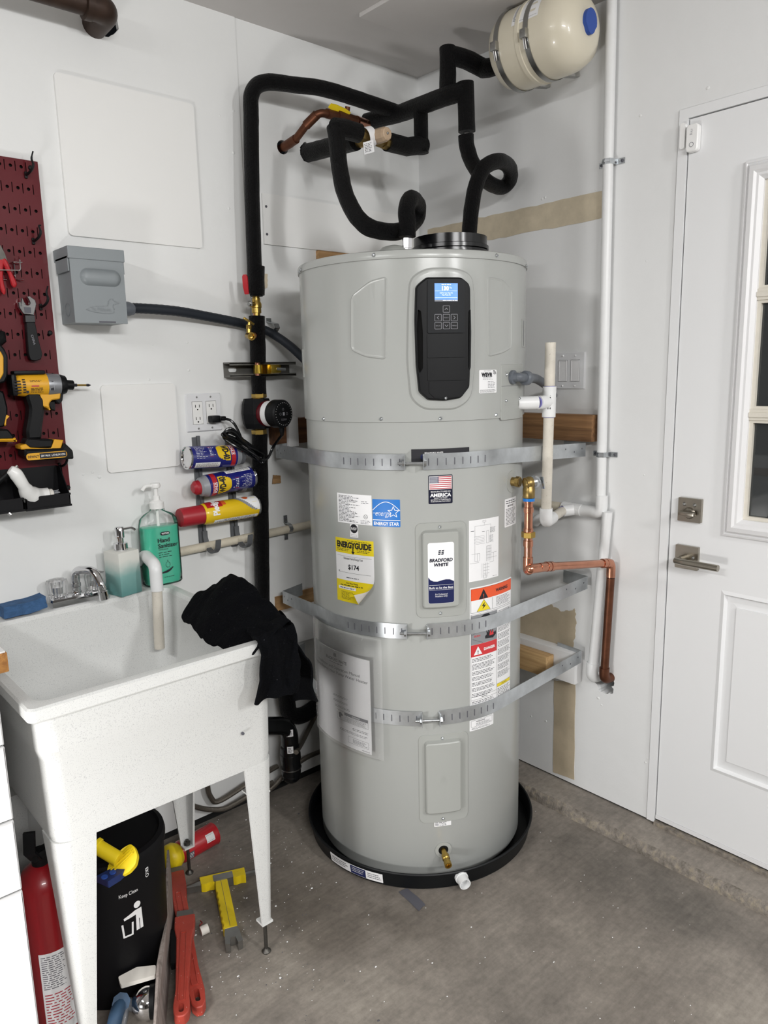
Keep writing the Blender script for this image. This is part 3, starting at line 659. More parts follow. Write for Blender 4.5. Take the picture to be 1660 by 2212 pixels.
cv1, mc1, k1, z1c, th1c = cover(898, 1128, 1007, 1333, 911, 1147, 995, 1316, 'element_cover')
cv2, mc2, k2, z2c, th2c = cover(905, 1585, 1011, 1775, 918, 1603, 999, 1760, 'element_cover')
s = Sheet(); s.line([(-.010, -.012), (.010, -.012), (0, .008)], .0012, .0164, closed=True); s.line([(.001, .003), (-.002, -.003), (.002, -.003), (-.001, -.009)], .0012, .0164); s.build('pressed_mark', 'heater_cover', cv2, mc2, du=.01)
# brand plate on the upper cover
u0_, u1_ = -.034, .034; v1_ = CY(953, 1172, RT+.016)[1]-z1c; v0_ = CY(955, 1303, RT+.016)[1]-z1c; H_ = v1_-v0_
s = Sheet(); s.poly(rr(u0_, v0_, u1_, v1_, .006), .0168, .016, 0)
wav = [(u0_+.0006, v0_+H_*.44), (u0_+.006, v0_+H_*.395), (u0_+.014, v0_+H_*.37), (u0_+.024, v0_+H_*.365), (u0_+.036, v0_+H_*.385), (u0_+.046, v0_+H_*.395), (u0_+.056, v0_+H_*.39), (u1_-.0006, v0_+H_*.355)]
low = [p for p in rr(u0_+.0006, v0_+.0006, u1_-.0006, v1_, .0055) if p[1] < v0_+H_*.3]
lo_r = [p for p in low if p[0] > 0]; lo_l = [p for p in low if p[0] <= 0]
s.poly(wav+sorted(lo_r, key=lambda p: -p[1])+sorted(lo_l, key=lambda p: p[1]), .0171, None, 1)
s.text('BRADFORD', 0, v0_+H_*.715, .0125, .0172, 2, bold=.05, width=.060, shear=.15); s.text('WHITE', 0, v0_+H_*.64, .0125, .0172, 2, bold=.05, width=.038, shear=.15)
for i in range(2):
    for j in range(3): s.poly([(-.008+i*.008+j*.0006, v0_+H_*.80+j*.0045), (-.002+i*.008+j*.0006, v0_+H_*.806+j*.0045), (-.0015+i*.008+j*.0006, v0_+H_*.806+j*.0045+.0035), (-.0075+i*.008+j*.0006, v0_+H_*.80+j*.0045+.0035)], .0172, None, 2)
s.text('Built to be the Best', 0, v0_+H_*.262, .0085, .0173, 0, bold=.015, width=.062)
for f in (.305, .225): s.rect(u0_+.003, v0_+H_*f, u1_-.003, v0_+H_*f+.0006, .0173, None, 0)
s.text('For Professional', 0, v0_+H_*.155, .0062, .0173, 0, width=.032, shear=.15); s.text('Installation Only', 0, v0_+H_*.122, .0062, .0173, 0, width=.032, shear=.15)
s.build('brand_plate', ['white_print', 'navy', 'navy_dark'], cv1, mc1, du=.01)
# ---------------- stickers
def sticker(x0, y0, x1, y1, r=RT):
    """centre and half size of a sticker whose left/right and top/bottom middles are at these pixels"""
    xm, ym = (x0+x1)/2, (y0+y1)/2; th, z = CY(xm, ym, r); a = (CY(x0, ym, r)[0]-th)*r; b = (CY(x1, ym, r)[0]-th)*r
    zt = CY(xm, y0, r)[1]-z; zb = CY(xm, y1, r)[1]-z
    return mapC(th+(a+b)/2/r, z+(zt+zb)/2, r), (b-a)/2, (zt-zb)/2
m_, w_, h_ = sticker(730, 1068, 803.5, 1132)
s = Sheet(); s.rect(-w_, -h_, w_, h_, .0006, 0, 0); s.fine(-w_*.9, h_*.9, w_*.35, -h_*.9, 19, .0008, 1, .5, .5, 5); s.fine(w_*.45, h_*.6, w_*.9, h_*.4, 2, .0008, 2, .5, .4, 6)
s.poly(circ(w_*.68, -h_*.45, .006), .0008, None, 1, holes=[circ(w_*.68, -h_*.45, .005)]); s.text('UL', w_*.68, -h_*.45, .006, .0008, 1); s.fine(w_*.4, -h_*.68, w_*.95, -h_*.95, 3, .0008, 2, .5, .3, 7)
s.build('rating_label', ['paper', 'ink', 'ink_grey'], heater, m_, du=.012)
m_, w_, h_ = sticker(805.5, 1079, 865, 1138)
s = Sheet(); s.rect(-w_, -h_, w_, h_, .0006, 0, 0, r=.002)
arc = [(-w_*.98+i/24*w_*1.96, h_*.20+math.sin(PI*i/24)*h_*.62) for i in range(25)]; s.line(arc, .0016, .0008, 1)
st = []
for k in range(10): a_ = rad(90+36*k); q_ = (.0155 if k % 2 == 0 else .0068); st.append((w_*.52+q_*math.cos(a_), h_*.08+q_*math.sin(a_)))
s.line(st, .0015, .0008, 1, True); s.text('energy', -w_*.22, -h_*.0, .021, .0008, 1, shear=.35, width=w_*1.12, bold=-.012)
s.line([(-w_*.95, -h_*.02), (-w_*.6, -h_*.02)], .0012, .0008, 1)
s.rect(-w_, -h_*.54, w_, -h_*.49, .0008, None, 1); s.text('ENERGY STAR', 0, -h_*.77, .0125, .0008, 1, bold=.03, width=w_*1.82)
s.build('efficiency_label', ['sticker_blue', 'white_print'], heater, m_, du=.012)
m_, w_, h_ = sticker(757, 1133, 774, 1161)
s = Sheet(); s.rect(-w_, -h_, w_, h_, .0006, 0, 0, r=.001); s.poly(circ(0, h_*.35, w_*.93, 24), .0008, None, 1); s.text('NSF', 0, h_*.35, .011, .0009, 2, bold=.01, width=w_*1.45); s.frame(-w_*.7, -h_*.85, w_*.7, -h_*.55, .0005, .0008, None, 3)
s.build('certification_label', ['paper', 'ink', 'white_print', 'ink_light'], heater, m_, du=.012)
# yellow energy guide with its lower right corner peeling and curling over
m_, w_, h_ = sticker(728, 1166, 809, 1304)
def peel(u, v, h):
    # fold line from the right edge (v=-0.05h) to the bottom edge (u=0.15w)
    p0 = Vector((w_, -h_*.12)); p1 = Vector((w_*.02, -h_)); d = (p1-p0).normalized(); nrm = Vector((-d.y, d.x))
    if nrm.dot(Vector((w_, -h_))-p0) < 0: nrm = -nrm
    q = Vector((u, v)); sd = (q-p0).dot(nrm)
    if sd <= 0: return m_(u, v, h)
    rc = .013; a_ = min(sd/rc, rad(150)); ext = max(sd-rc*rad(150), 0)
    fwd = rc*math.sin(a_)+ext*math.cos(rad(150)); hi = rc*(1-math.cos(a_))+ext*math.sin(rad(150))
    q2 = q-nrm*sd+nrm*fwd; sgn = math.cos(a_)
    return m_(q2.x, q2.y, hi+h*sgn+.0004)
s = Sheet(); N_ = 26
for i in range(N_):
    for j in range(N_):
        a_, b_ = -w_+2*w_*i/N_, -w_+2*w_*(i+1)/N_; c_, d_ = -h_+2*h_*j/N_, -h_+2*h_*(j+1)/N_
        for hh_, mm in ((.0006, 0 if (c_ > h_*.47 or c_ < -h_*.33) else 1), (.0, 3)):
            V4 = [s.bm.verts.new((x, y, hh_)) for x, y in ((a_, c_), (b_, c_), (b_, d_), (a_, d_))]; s.bm.faces.new(V4).material_index = mm
s.text('ENERGYGUIDE', 0, h_*.81, .0225, .0010, 2, bold=.06, width=w_*1.80); s.rect(-.0018, h_*.60, .0018, h_*.78, .0010, None, 2); s.poly([(-.006, h_*.62), (0, h_*.53), (.006, h_*.62)], .0010, None, 2)
s.fine(-w_*.9, h_*.69, -w_*.15, h_*.60, 2, .0010, 2, .5, .2, 3); s.fine(w_*.2, h_*.69, w_*.85, h_*.60, 2, .0010, 2, .5, .2, 4); s.fine(-w_*.3, h_*.96, w_*.9, h_*.92, 1, .0010, 2, .5, .1, 9)
s.text('Estimated Yearly Energy Cost', -w_*.02, h_*.39, .0085, .0010, 2, bold=.01, width=w_*1.0); s.text('$174', .0, h_*.13, .0185, .0010, 2, bold=.028)
s.rect(-w_*.9, h_*.45, w_*.9, h_*.455, .0010, None, 2); s.line([(-w_*.85, -h_*.06), (w_*.85, -h_*.06)], .0006, .0010, 2); s.poly([(-w_*.85, -h_*.02), (-w_*.78, -h_*.02), (-w_*.815, -h_*.06)], .0010, None, 2)
s.fine(-w_*.4, -h_*.19, w_*.25, -h_*.24, 1, .0010, 2, .6, 0, 2)
s.text('First Hour Rating', -w_*.1, -h_*.385, .0072, .0010, 2, bold=.01, width=w_*.62); s.fine(-w_*.75, -h_*.44, w_*.45, -h_*.49, 1, .0010, 2, .7, 0, 5)
s.rect(-w_*.88, -h_*.60, w_*.1, -h_*.51, .0010, None, 1); s.fine(-w_*.78, -h_*.53, w_*.0, -h_*.58, 1, .0012, 2, .6, 0, 6)
s.fine(-w_*.72, -h_*.66, w_*.02, -h_*.92, 7, .0010, 2, .45, .4, 7)
s.build('yellow_energy_label', ['yellow_print', 'paper', 'ink', 'paper_warm'], heater, peel, du=.01)
# flag label
m_, w_, h_ = sticker(926, 1026, 978, 1088)
s = Sheet(); s.rect(-w_, -h_, w_, h_, .0006, 0, 0, r=.003); fx0, fx1, fy0, fy1 = -w_*.90, w_*.90, h_*.03, h_*.90
s.rect(fx0-.001, fy0-.001, fx1+.001, fy1+.001, .0008, None, 1)
for k in range(7): y = fy0+(fy1-fy0)*(2*k)/13; s.rect(fx0, y, fx1, y+(fy1-fy0)/13, .0010, None, 2)
cx_ = fx0+(fx1-fx0)*.4; cy_ = fy0+(fy1-fy0)*6/13; s.rect(fx0, cy_, cx_, fy1, .0012, None, 3)
for i in range(9):
    for j in range(11 if i % 2 == 0 else 10):
        u = fx0+(cx_-fx0)*((j+.5+(i % 2)*.5)/11.5); v = cy_+(fy1-cy_)*(i+.5)/9; s.rect(u-.0006, v-.0005, u+.0006, v+.0005, .0013, None, 1)
s.text('MANUFACTURED IN', 0, -h_*.15, .0052, .0008, 1, bold=.012, width=w_*1.62); s.text('AMERICA', 0, -h_*.39, .0125, .0008, 1, bold=.05, width=w_*1.75)
for k, t_ in enumerate(('USING THE FINEST', 'MATERIALS & COMPONENTS', 'FROM AROUND THE WORLD')): s.text(t_, 0, -h_*(.60+.12*k), .0042, .0008, 1, bold=.01, width=w_*(1.1 if k == 0 else 1.64))
s.build('flag_label', ['navy_dark', 'white_print', 'flag_red', 'navy'], heater, m_, du=.012)
# wiring diagram
m_, w_, h_ = sticker(1013.5, 1121, 1077, 1252)
s = Sheet(); s.rect(-w_, -h_, w_, h_, .0006, 0, 0); L_ = lambda *p: s.line([(a*w_, b*h_) for a, b in p], .0005, .0008, 1)
L_((-.15, .90), (.05, .90), (.05, .96), (-.15, .96), (-.15, .90)); L_((-.05, .90), (-.05, .80)); L_((-.65, .80), (.4, .80)); L_((-.65, .80), (-.65, -.35), (-.4, -.35)); L_((.4, .80), (.4, .2)); L_((.1, .60), (.25, .60), (.25, .2), (.1, .2), (.1, .60))
for k in range(6): L_((-.7, .46-.05*k), (-.05, .46-.05*k)) if k % 2 == 0 else L_((-.6, .46-.05*k), (.0, .46-.05*k))
for k in range(5): L_((.1, .1-.1*k), (.45, .1-.1*k)); L_((.1+.08*k, .1), (.1+.08*k, -.4))
for k in range(4): L_((-.2+.12*k, -.45), (-.2+.12*k, -.92)); L_((-.1, -.5-.1*k), (.3, -.5-.1*k))
L_((-.95, -.4), (-.4, -.4)); L_((.45, -.15), (.85, -.15)); L_((.45, -.3), (.85, -.3)); L_((.6, -.15), (.6, -.45), (.3, -.45)); L_((-.5, -.1), (-.5, -.35)); L_((-.35, -.1), (-.35, -.35)); L_((-.85, -.1), (-.35, -.1)); L_((.1, -.95), (-.1, -.95), (-.1, -.85), (.1, -.85), (.1, -.95))
s.fine(.35*w_, .70*h_, .75*w_, .52*h_, 6, .0008, 2, .5, .2, 4); s.fine(.3*w_, .45*h_, .6*w_, .2*h_, 7, .0008, 3, .5, .2, 5); s.fine(-.9*w_, .68*h_, -.6*w_, .63*h_, 1, .0008, 2, .5, .2, 6); s.fine(.55*w_, -.93*h_, .9*w_, -.96*h_, 1, .0008, 2, .5, .2, 6); s.fine(-.2*w_, .62*h_, .02*w_, .58*h_, 1, .0008, 2, .5, .2, 8)
s.build('wiring_label', ['paper', 'ink_grey', 'ink', 'ink_light'], heater, m_, du=.012)
# long warning label
m_, w_, h_ = sticker(1015.5, 1262, 1103, 1531)
s = Sheet(); s.rect(-w_, -h_, w_, h_, .0006, 0, 0, r=.002); X = lambda a: a*w_; Y = lambda b: h_-b*2*h_    # b runs down from the top
def fr(a0, b0, a1, b1): s.frame(X(a0), Y(b1), X(a1), Y(b0), .0007, .0010, None, 1)
s.rect(X(-.96), Y(.10), X(.97), Y(.012), .0008, None, 2); fr(-.97, .01, .98, .197); fr(-.97, .208, .98, .985); s.line([(X(.15), Y(.208)), (X(.15), Y(.985))], .0007, .0010, 1)
s.poly([(X(-.66), Y(.098)), (X(-.28), Y(.098)), (X(-.47), Y(.022))], .0010, None, 1); s.text('!', X(-.47), Y(.075), .014, .0012, 2, bold=.04); s.text('WARNING', X(.40), Y(.058), .0125, .0010, 1, bold=.05, width=w_*.66)
s.poly([(X(-.74), Y(.190)), (X(-.18), Y(.190)), (X(-.46), Y(.104))], .0010, None, 3); s.line([(X(-.74), Y(.190)), (X(-.18), Y(.190)), (X(-.46), Y(.104))], .0007, .0011, 1, True)
s.poly([(X(-.42), Y(.125)), (X(-.55), Y(.155)), (X(-.47), Y(.153)), (X(-.52), Y(.180)), (X(-.36), Y(.148)), (X(-.45), Y(.149))], .0012, None, 1)
s.line([(X(-.08), Y(.105)), (X(-.08), Y(.192))], .0007, .0010, 1); s.fine(X(.10), Y(.11), X(.92), Y(.185), 8, .0010, 1, .45, .25, 5)
s.rect(X(-.96), Y(.445), X(.14), Y(.215), .0008, None, 4); s.rect(X(-.96), Y(.540), X(.14), Y(.446), .0008, None, 5)
s.poly([(X(-.86), Y(.528)), (X(-.52), Y(.528)), (X(-.69), Y(.462))], .0010, None, 0); s.text('!', X(-.69), Y(.508), .014, .0012, 1, bold=.04); s.text('DANGER', X(-.20), Y(.495), .0105, .0010, 0, bold=.05, width=w_*.50)
s.text('BURN', X(-.72), Y(.38), .008, .0010, 5, bold=.02); s.line([(X(-.95), Y(.30)), (X(-.2), Y(.235))], .0007, .0010, 1); s.line([(X(-.95), Y(.37)), (X(-.1), Y(.29))], .0007, .0010, 1); s.line([(X(-.9), Y(.40)), (X(-.5), Y(.44))], .0007, .0010, 1)
hand = [(-.40, .415), (-.05, .425), (.10, .40), (.08, .375), (-.02, .385), (-.06, .345), (-.11, .38), (-.16, .325), (-.19, .375), (-.27, .325), (-.27, .375), (-.36, .345), (-.33, .385), (-.40, .395)]
s.poly([(X(a), Y(b)) for a, b in hand], .0010, None, 1); s.poly([(X(-.22), Y(.40)), (X(-.02), Y(.40)), (X(-.05), Y(.36)), (X(-.12), Y(.385)), (X(-.18), Y(.355))], .0011, None, 5); s.poly([(X(a), Y(b)) for a, b in ((-.6, .24), (-.45, .22), (-.25, .22), (-.15, .245), (-.6, .25))], .0010, None, 1)
r_ = .552
for k in range(7): s.fine(X(-.92), Y(r_), X(.10), Y(r_+.033 if k != 1 else r_+.05), 3 if k != 1 else 5, .0010, 1, .5, .25, 20+k); r_ += .044 if k != 1 else .06
s.line([(X(-.96), Y(.862)), (X(.15), Y(.862))], .0006, .0010, 1); s.text('NOTICE', X(-.42), Y(.874), .0055, .0010, 1, bold=.01); s.line([(X(-.96), Y(.887)), (X(.15), Y(.887))], .0006, .0010, 1)
r_ = .225
for k in range(9): s.fine(X(.20), Y(r_), X(.93), Y(r_+.05), 5, .0010, 1, .5, .2, 40+k); r_ += .062
s.rect(X(.17), Y(.842), X(.95), Y(.818), .0010, None, 3); s.text('CAUTION', X(.56), Y(.830), .0058, .0012, 1); s.line([(X(.16), Y(.817)), (X(.96), Y(.817))], .0006, .0011, 1); s.line([(X(.16), Y(.843)), (X(.96), Y(.843))], .0006, .0011, 1)
s.fine(X(.20), Y(.855), X(.93), Y(.96), 9, .0010, 1, .5, .2, 60); s.fine(X(-.92), Y(.895), X(.10), Y(.97), 6, .0010, 1, .5, .3, 61)
s.build('warning_label', ['paper', 'ink', 'orange_print', 'yellow_print', 'grey_print', 'red_print'], heater, m_, du=.012)
m_, w_, h_ = sticker(1015, 1550, 1066, 1573)
s = Sheet(); s.rect(-w_, -h_, w_, h_, .0006, 0, 0, r=.002); s.frame(-w_*.9, -h_*.35, w_*.88, h_*.85, .0006, .0008, None, 1, .002); s.text('WARNING', -w_*.15, h_*.55, .0055, .0008, 1, bold=.02, width=w_*.75); s.fine(-w_*.5, h_*.3, w_*.8, -h_*.25, 3, .0008, 1, .5, .2, 5); s.fine(-w_*.85, -h_*.5, w_*.8, -h_*.85, 2, .0008, 1, .5, .3, 6)
s.build('small_warning_label', ['paper', 'ink'], heater, m_, du=.012)
m_, w_, h_ = sticker(1091, 1076, 1113, 1136)
s = Sheet(); s.rect(-w_, -h_, w_*1.2, h_, .0006, 0, 0, r=.002); s.fine(-w_*.85, h_*.9, w_*1.05, h_*.6, 2, .0008, 1, .5, .3, 3); s.text('IMPORTANT', 0, h_*.48, .007, .0008, 1, bold=.02, width=w_*1.1); s.fine(-w_*.85, h_*.32, w_*1.05, -h_*.9, 12, .0008, 1, .5, .2, 5)
s.build('valve_label', ['paper', 'ink'], heater, m_, du=.012)
m_, w_, h_ = sticker(1035.5, 799, 1073, 849, RS)
s = Sheet(); s.rect(-w_, -h_, w_, h_, .0006, 0, 0, r=.003); s.text('wave', -w_*.18, h_*.68, .020, .0008, 1, bold=.05, width=w_*1.2); s.fine(-w_*.5, h_*.95, w_*.3, h_*.88, 1, .0008, 2, .6, 0, 2)
for k in range(3):
    q_ = .0035+.0032*k; s.line([(w_*.58+q_*math.cos(a_), h_*.60+q_*math.sin(a_)) for a_ in [rad(5+17*i) for i in range(6)]], .0016, .0008, 1)
s.fine(-w_*.6, h_*.46, w_*.6, h_*.14, 3, .0008, 2, .4, .2, 5); s.fine(-w_*.05, h_*.05, w_*.85, -h_*.58, 5, .0008, 2, .4, .3, 6); s.fine(-w_*.92, -h_*.68, w_*.92, -h_*.96, 4, .0008, 1, .5, .15, 7)
s.build('wireless_label', ['paper', 'ink', 'ink_grey'], heater, m_, du=.012)
m_, w_, h_ = sticker(938.5, 1774, 975, 1784)
s = Sheet(); s.rect(-w_, -h_, w_, h_, .0006, 0, 0, r=.001); s.fine(-w_*.9, h_*.85, w_*.9, -h_*.85, 3, .0008, 1, .5, .4, 5); s.build('small_label', ['paper', 'ink'], heater, m_, du=.012)
# slot below the seam with a label inside it
m_, w_, h_ = sticker(889, 969, 1014, 1000)
s = Sheet(); s.poly(rr(-w_, -h_, w_, h_, .0005), .0008, 0, 0); s.text('BRADFORD WHITE', -w_*.25, h_*.45, .0062, .0012, 1, bold=.02, width=w_*.62); s.rect(w_*.15, -h_, w_*.85, h_*.3, .0010, None, 2); s.poly(circ(-w_*.6, -h_*.1, .008), .0010, None, 3); s.rect(-w_*.12, -h_, w_*.15, 0, .0010, None, 4)
s.build('slot_label', ['ink', 'paper', 'flag_red', 'navy', 'ink_grey'], heater, m_, du=.012)
# instruction manual in a clear pouch, standing a little off the tank
mth = rad(180.5); zt_ = .672; mz = (zt_+.375)/2+.01; m_ = mapC(mth, mz, RT)
def mman(u, v, h): return m_(u, v, h+.0065+.010*max(0, u/.13)**2)
w_ = .128; h_ = .140
s = Sheet(); s.rect(-w_, -h_, w_, h_, .003, 0, 0)
s.text('BRADFORD WHITE', w_*.02, h_*.80, .0125, .0034, 1, bold=.02, width=w_*.72); s.rect(-w_*.05, h_*.86, w_*.05, h_*.94, .0034, None, 1); s.fine(-w_*.2, h_*.75, w_*.25, h_*.71, 1, .0034, 2, .5, 0, 4)
s.text('Installation and Operation Manual', w_*.0, h_*.63, .0125, .0034, 1, width=w_*1.5); s.text('Hybrid Electric Heat Pump Water Heater', w_*.02, h_*.53, .0125, .0034, 1, width=w_*1.86)
s.fine(-w_*.1, h_*.05, w_*.45, h_*.0, 2, .0034, 2, .5, .2, 5); s.fine(-w_*.1, -h_*.06, w_*.45, -h_*.11, 2, .0034, 2, .5, .2, 6); s.fine(-w_*.05, -h_*.17, w_*.45, -h_*.22, 2, .0034, 2, .5, .2, 7)
s.frame(w_*.02, -h_*.47, w_*.93, -h_*.27, .0006, .0034, None, 1); s.rect(w_*.26, -h_*.335, w_*.925, -h_*.275, .0034, None, 2); s.text('WARNING', w_*.6, -h_*.305, .006, .0036, 0, bold=.01); s.fine(w_*.29, -h_*.345, w_*.9, -h_*.46, 6, .0034, 1, .5, .2, 8); s.line([(w_*.26, -h_*.47), (w_*.26, -h_*.27)], .0006, .0034, 1)
s.poly([(w_*.07, -h_*.33), (w_*.13, -h_*.30), (w_*.22, -h_*.36), (w_*.15, -h_*.38), (w_*.13, -h_*.44), (w_*.08, -h_*.42)], .0034, None, 1)
s.fine(w_*.5, -h_*.54, w_*.95, -h_*.60, 2, .0034, 1, .5, .1, 9); s.fine(w_*.1, -h_*.64, w_*.95, -h_*.70, 2, .0034, 2, .5, .1, 10); s.frame(w_*.35, -h_*.90, w_*.93, -h_*.76, .0006, .0034, None, 1, .003); s.fine(w_*.5, -h_*.79, w_*.9, -h_*.88, 4, .0034, 1, .5, .2, 11); s.fine(w_*.75, -h_*.95, w_*.95, -h_*.98, 1, .0034, 1, .5, 0, 12)
man = s.build('instruction_manual', ['paper', 'ink', 'ink_grey'], None, mman, du=.012); tag(man, 'white printed manual in a clear pouch on the front of the heater tank', 'manual')
s = Sheet(); N_ = 30
V_ = {}
for i in range(N_+1):
    for j in range(12):
        u = -w_-.004+(2*w_+.042)*i/N_; v = -h_-.006+(2*h_+.075)*j/11
        V_[i, j] = s.bm.verts.new((u, v, .0062+.0022*noise.noise(Vector((u*55, v*30, 3)))+(.003*noise.noise(Vector((u*140, v*60, 7))) if u > w_ else 0)))
for i in range(N_):
    for j in range(11): s.bm.faces.new((V_[i, j], V_[i+1, j], V_[i+1, j+1], V_[i, j+1]))
s.build('clear_pouch', 'pouch_film', man, mman)
# side plates where the cable and condensate leave, vent slots
m_, w_, h_ = sticker(1082, 787, 1127.5, 906, RS)
s = Sheet(); o = rr(-w_, -h_, w_, h_, .005); s.loft(o, inset2(o, .001), 0, .003); s.poly(inset2(o, .001), .003); s.rect(-w_*.75, -h_*.46, w_*.75, -h_*.44, .0036, .003); s.rect(-w_*.75, h_*.72, w_*.75, h_*.75, .0045, .003); s.rect(-w_, h_*.225, w_, h_*.235, .0034, .003, 1)
pl_ = s.build('side_plate', ['heater_cover', 'ink_grey'], heater, m_, du=.012)
for u, v in ((-.68, .63), (.6, .66), (-.7, -.3), (.5, -.26)): screw(pl_, m_(w_*u, h_*v, .003), m_(w_*u, 0, 1)-m_(w_*u, 0, 0), .0042)
mside = m_
for px, y0, y1 in ((1131, 690, 750), (655, 755, 815)):
    th, z = CY(px, (y0+y1)/2, RS); mm_ = mapC(th, z, RS); hv = (CY(px, y0, RS)[1]-CY(px, y1, RS)[1])/2; s = Sheet(); s.rect(-.02, -hv, .02, hv, .002, 0); s.rect(-.008, -hv*.9, -.003, hv*.9, .0023, None, 1); s.build('side_vent', ['heater_grey', 'ink_grey'], heater, mm_, du=.01)
# drain valve with its escutcheon
th, z = CY(958, 1835, RT); nv = Vector((math.cos(th), math.sin(th), 0)); b0 = cpt(th, z, RT)
m_ = mapC(th, z, RT); s = Sheet(); s.poly(circ(0, 0, .024, 32), .003, 0, 0, holes=[circ(0, 0, .0145, 24)]); s.poly(circ(0, 0, .0145, 24), .0006, None, 1); dv = s.build('drain_escutcheon', ['heater_cover', 'hole_dark'], heater, m_, du=.01)
bm = NB(); ax = (nv+Vector((0, 0, -.18))).normalized(); lathe(bm, [(.0075, 0), (.0075, .022), (.011, .022), (.011, .036), (.0088, .038), (.0088, .046), (.0105, .046), (.0105, .060), (.007, .060), (.0065, .050), (0, .050)], b0, ax, 20); ob('drain_valve', bm, 'brass', heater)
# top fittings: black collar, dome, steel nipples
cc = at(973, 520, 2, 1.775); cc = at(973, 520, 1, -0.50)
bm = NB(); lathe(bm, [(.112, 0), (.112, .040), (.107, .040), (.107, .044), (.112, .046), (.112, .056), (.107, .058), (.107, .082), (.098, .084), (.098, .002)], (cc.x, cc.y, ZT+.0205), seg=56, cap=False); bx(bm, (cc.x, cc.y, ZT+.03), (.19, .19, .004)); ob('air_collar', bm, 'plastic_black_gloss', heater)
ni = at(880, 527, 1, -0.50); bm = NB(); lathe(bm, [(.011, 0), (.011, .040), (.0135, .040), (.0135, .066), (.010, .068), (.010, .09)], (ni.x, ni.y, ZT+.021), seg=6); nipple = ob('inlet_nipple', bm, 'chrome', heater)
dm = at(852, 533, 1, -0.46); bm = NB(); lathe(bm, [(.050, 0), (.048, .034), (.034, .048), (.012, .054), (0, .055)], (dm.x, dm.y, ZT+.019), seg=32, cap=False); ob('cap_dome', bm, 'heater_cover', heater)
# ---------------- drain pan
pan = thing('drain_pan', 'shallow black plastic drain pan on the floor under the water heater', 'drain pan', (HC.x, HC.y, 0))
rp = .362
bm = NB(); lathe(bm, [(0, .004), (rp-.014, .004), (rp-.010, .008), (rp-.003, .054), (rp-.001, .056), (rp+.002, .056), (rp+.004, .053), (rp+.0035, .049), (rp-.001, .047), (rp-.008, .004), (rp-.013, 0), (0, 0)], HC, seg=128, cap=False); ob('pan_body', bm, 'pan_black', pan)
ta, _ = CY(713, 1846, rp+.003); tb, _ = CY(826, 1893, rp+.003); ml = lambda u, v, h: cpt(ta+u, .0, 0)+Vector(((rp-.0055+v*.17+h)*math.cos(ta+u), (rp-.0055+v*.17+h)*math.sin(ta+u), .008+v))-Vector((0, 0, 0))-cpt(ta+u, .0, 0)+Vector((HC.x, HC.y, 0))
dt = tb-ta; s = Sheet(); s.rect(0, .004, dt, .034, .0015, 0, 0); s.rect(dt*.44, .005, dt*.72, .033, .0019, None, 1); s.fine(dt*.47, .03, dt*.7, .012, 3, .0022, 0, .4, .2, 3); s.fine(dt*.03, .03, dt*.4, .01, 3, .0019, 2, .5, .2, 5); s.fine(dt*.75, .03, dt*.98, .01, 3, .0019, 3, .5, .2, 6)
s.build('pan_label', ['paper', 'navy', 'ink', 'ink_grey'], pan, ml, du=.04)
th, _ = CY(997, 1900, rp); d_ = Vector((math.cos(th), math.sin(th), -.1)); b0 = cpt(th, .034, rp-.004)
bm = NB(); lathe(bm, [(.019, 0), (.019, .010), (.0165, .010), (.0165, .034), (.0145, .034), (.0145, .012), (0, .012)], b0, d_, 28); ob('drain_fitting', bm, 'pvc', pan, label='white threaded plastic drain fitting')
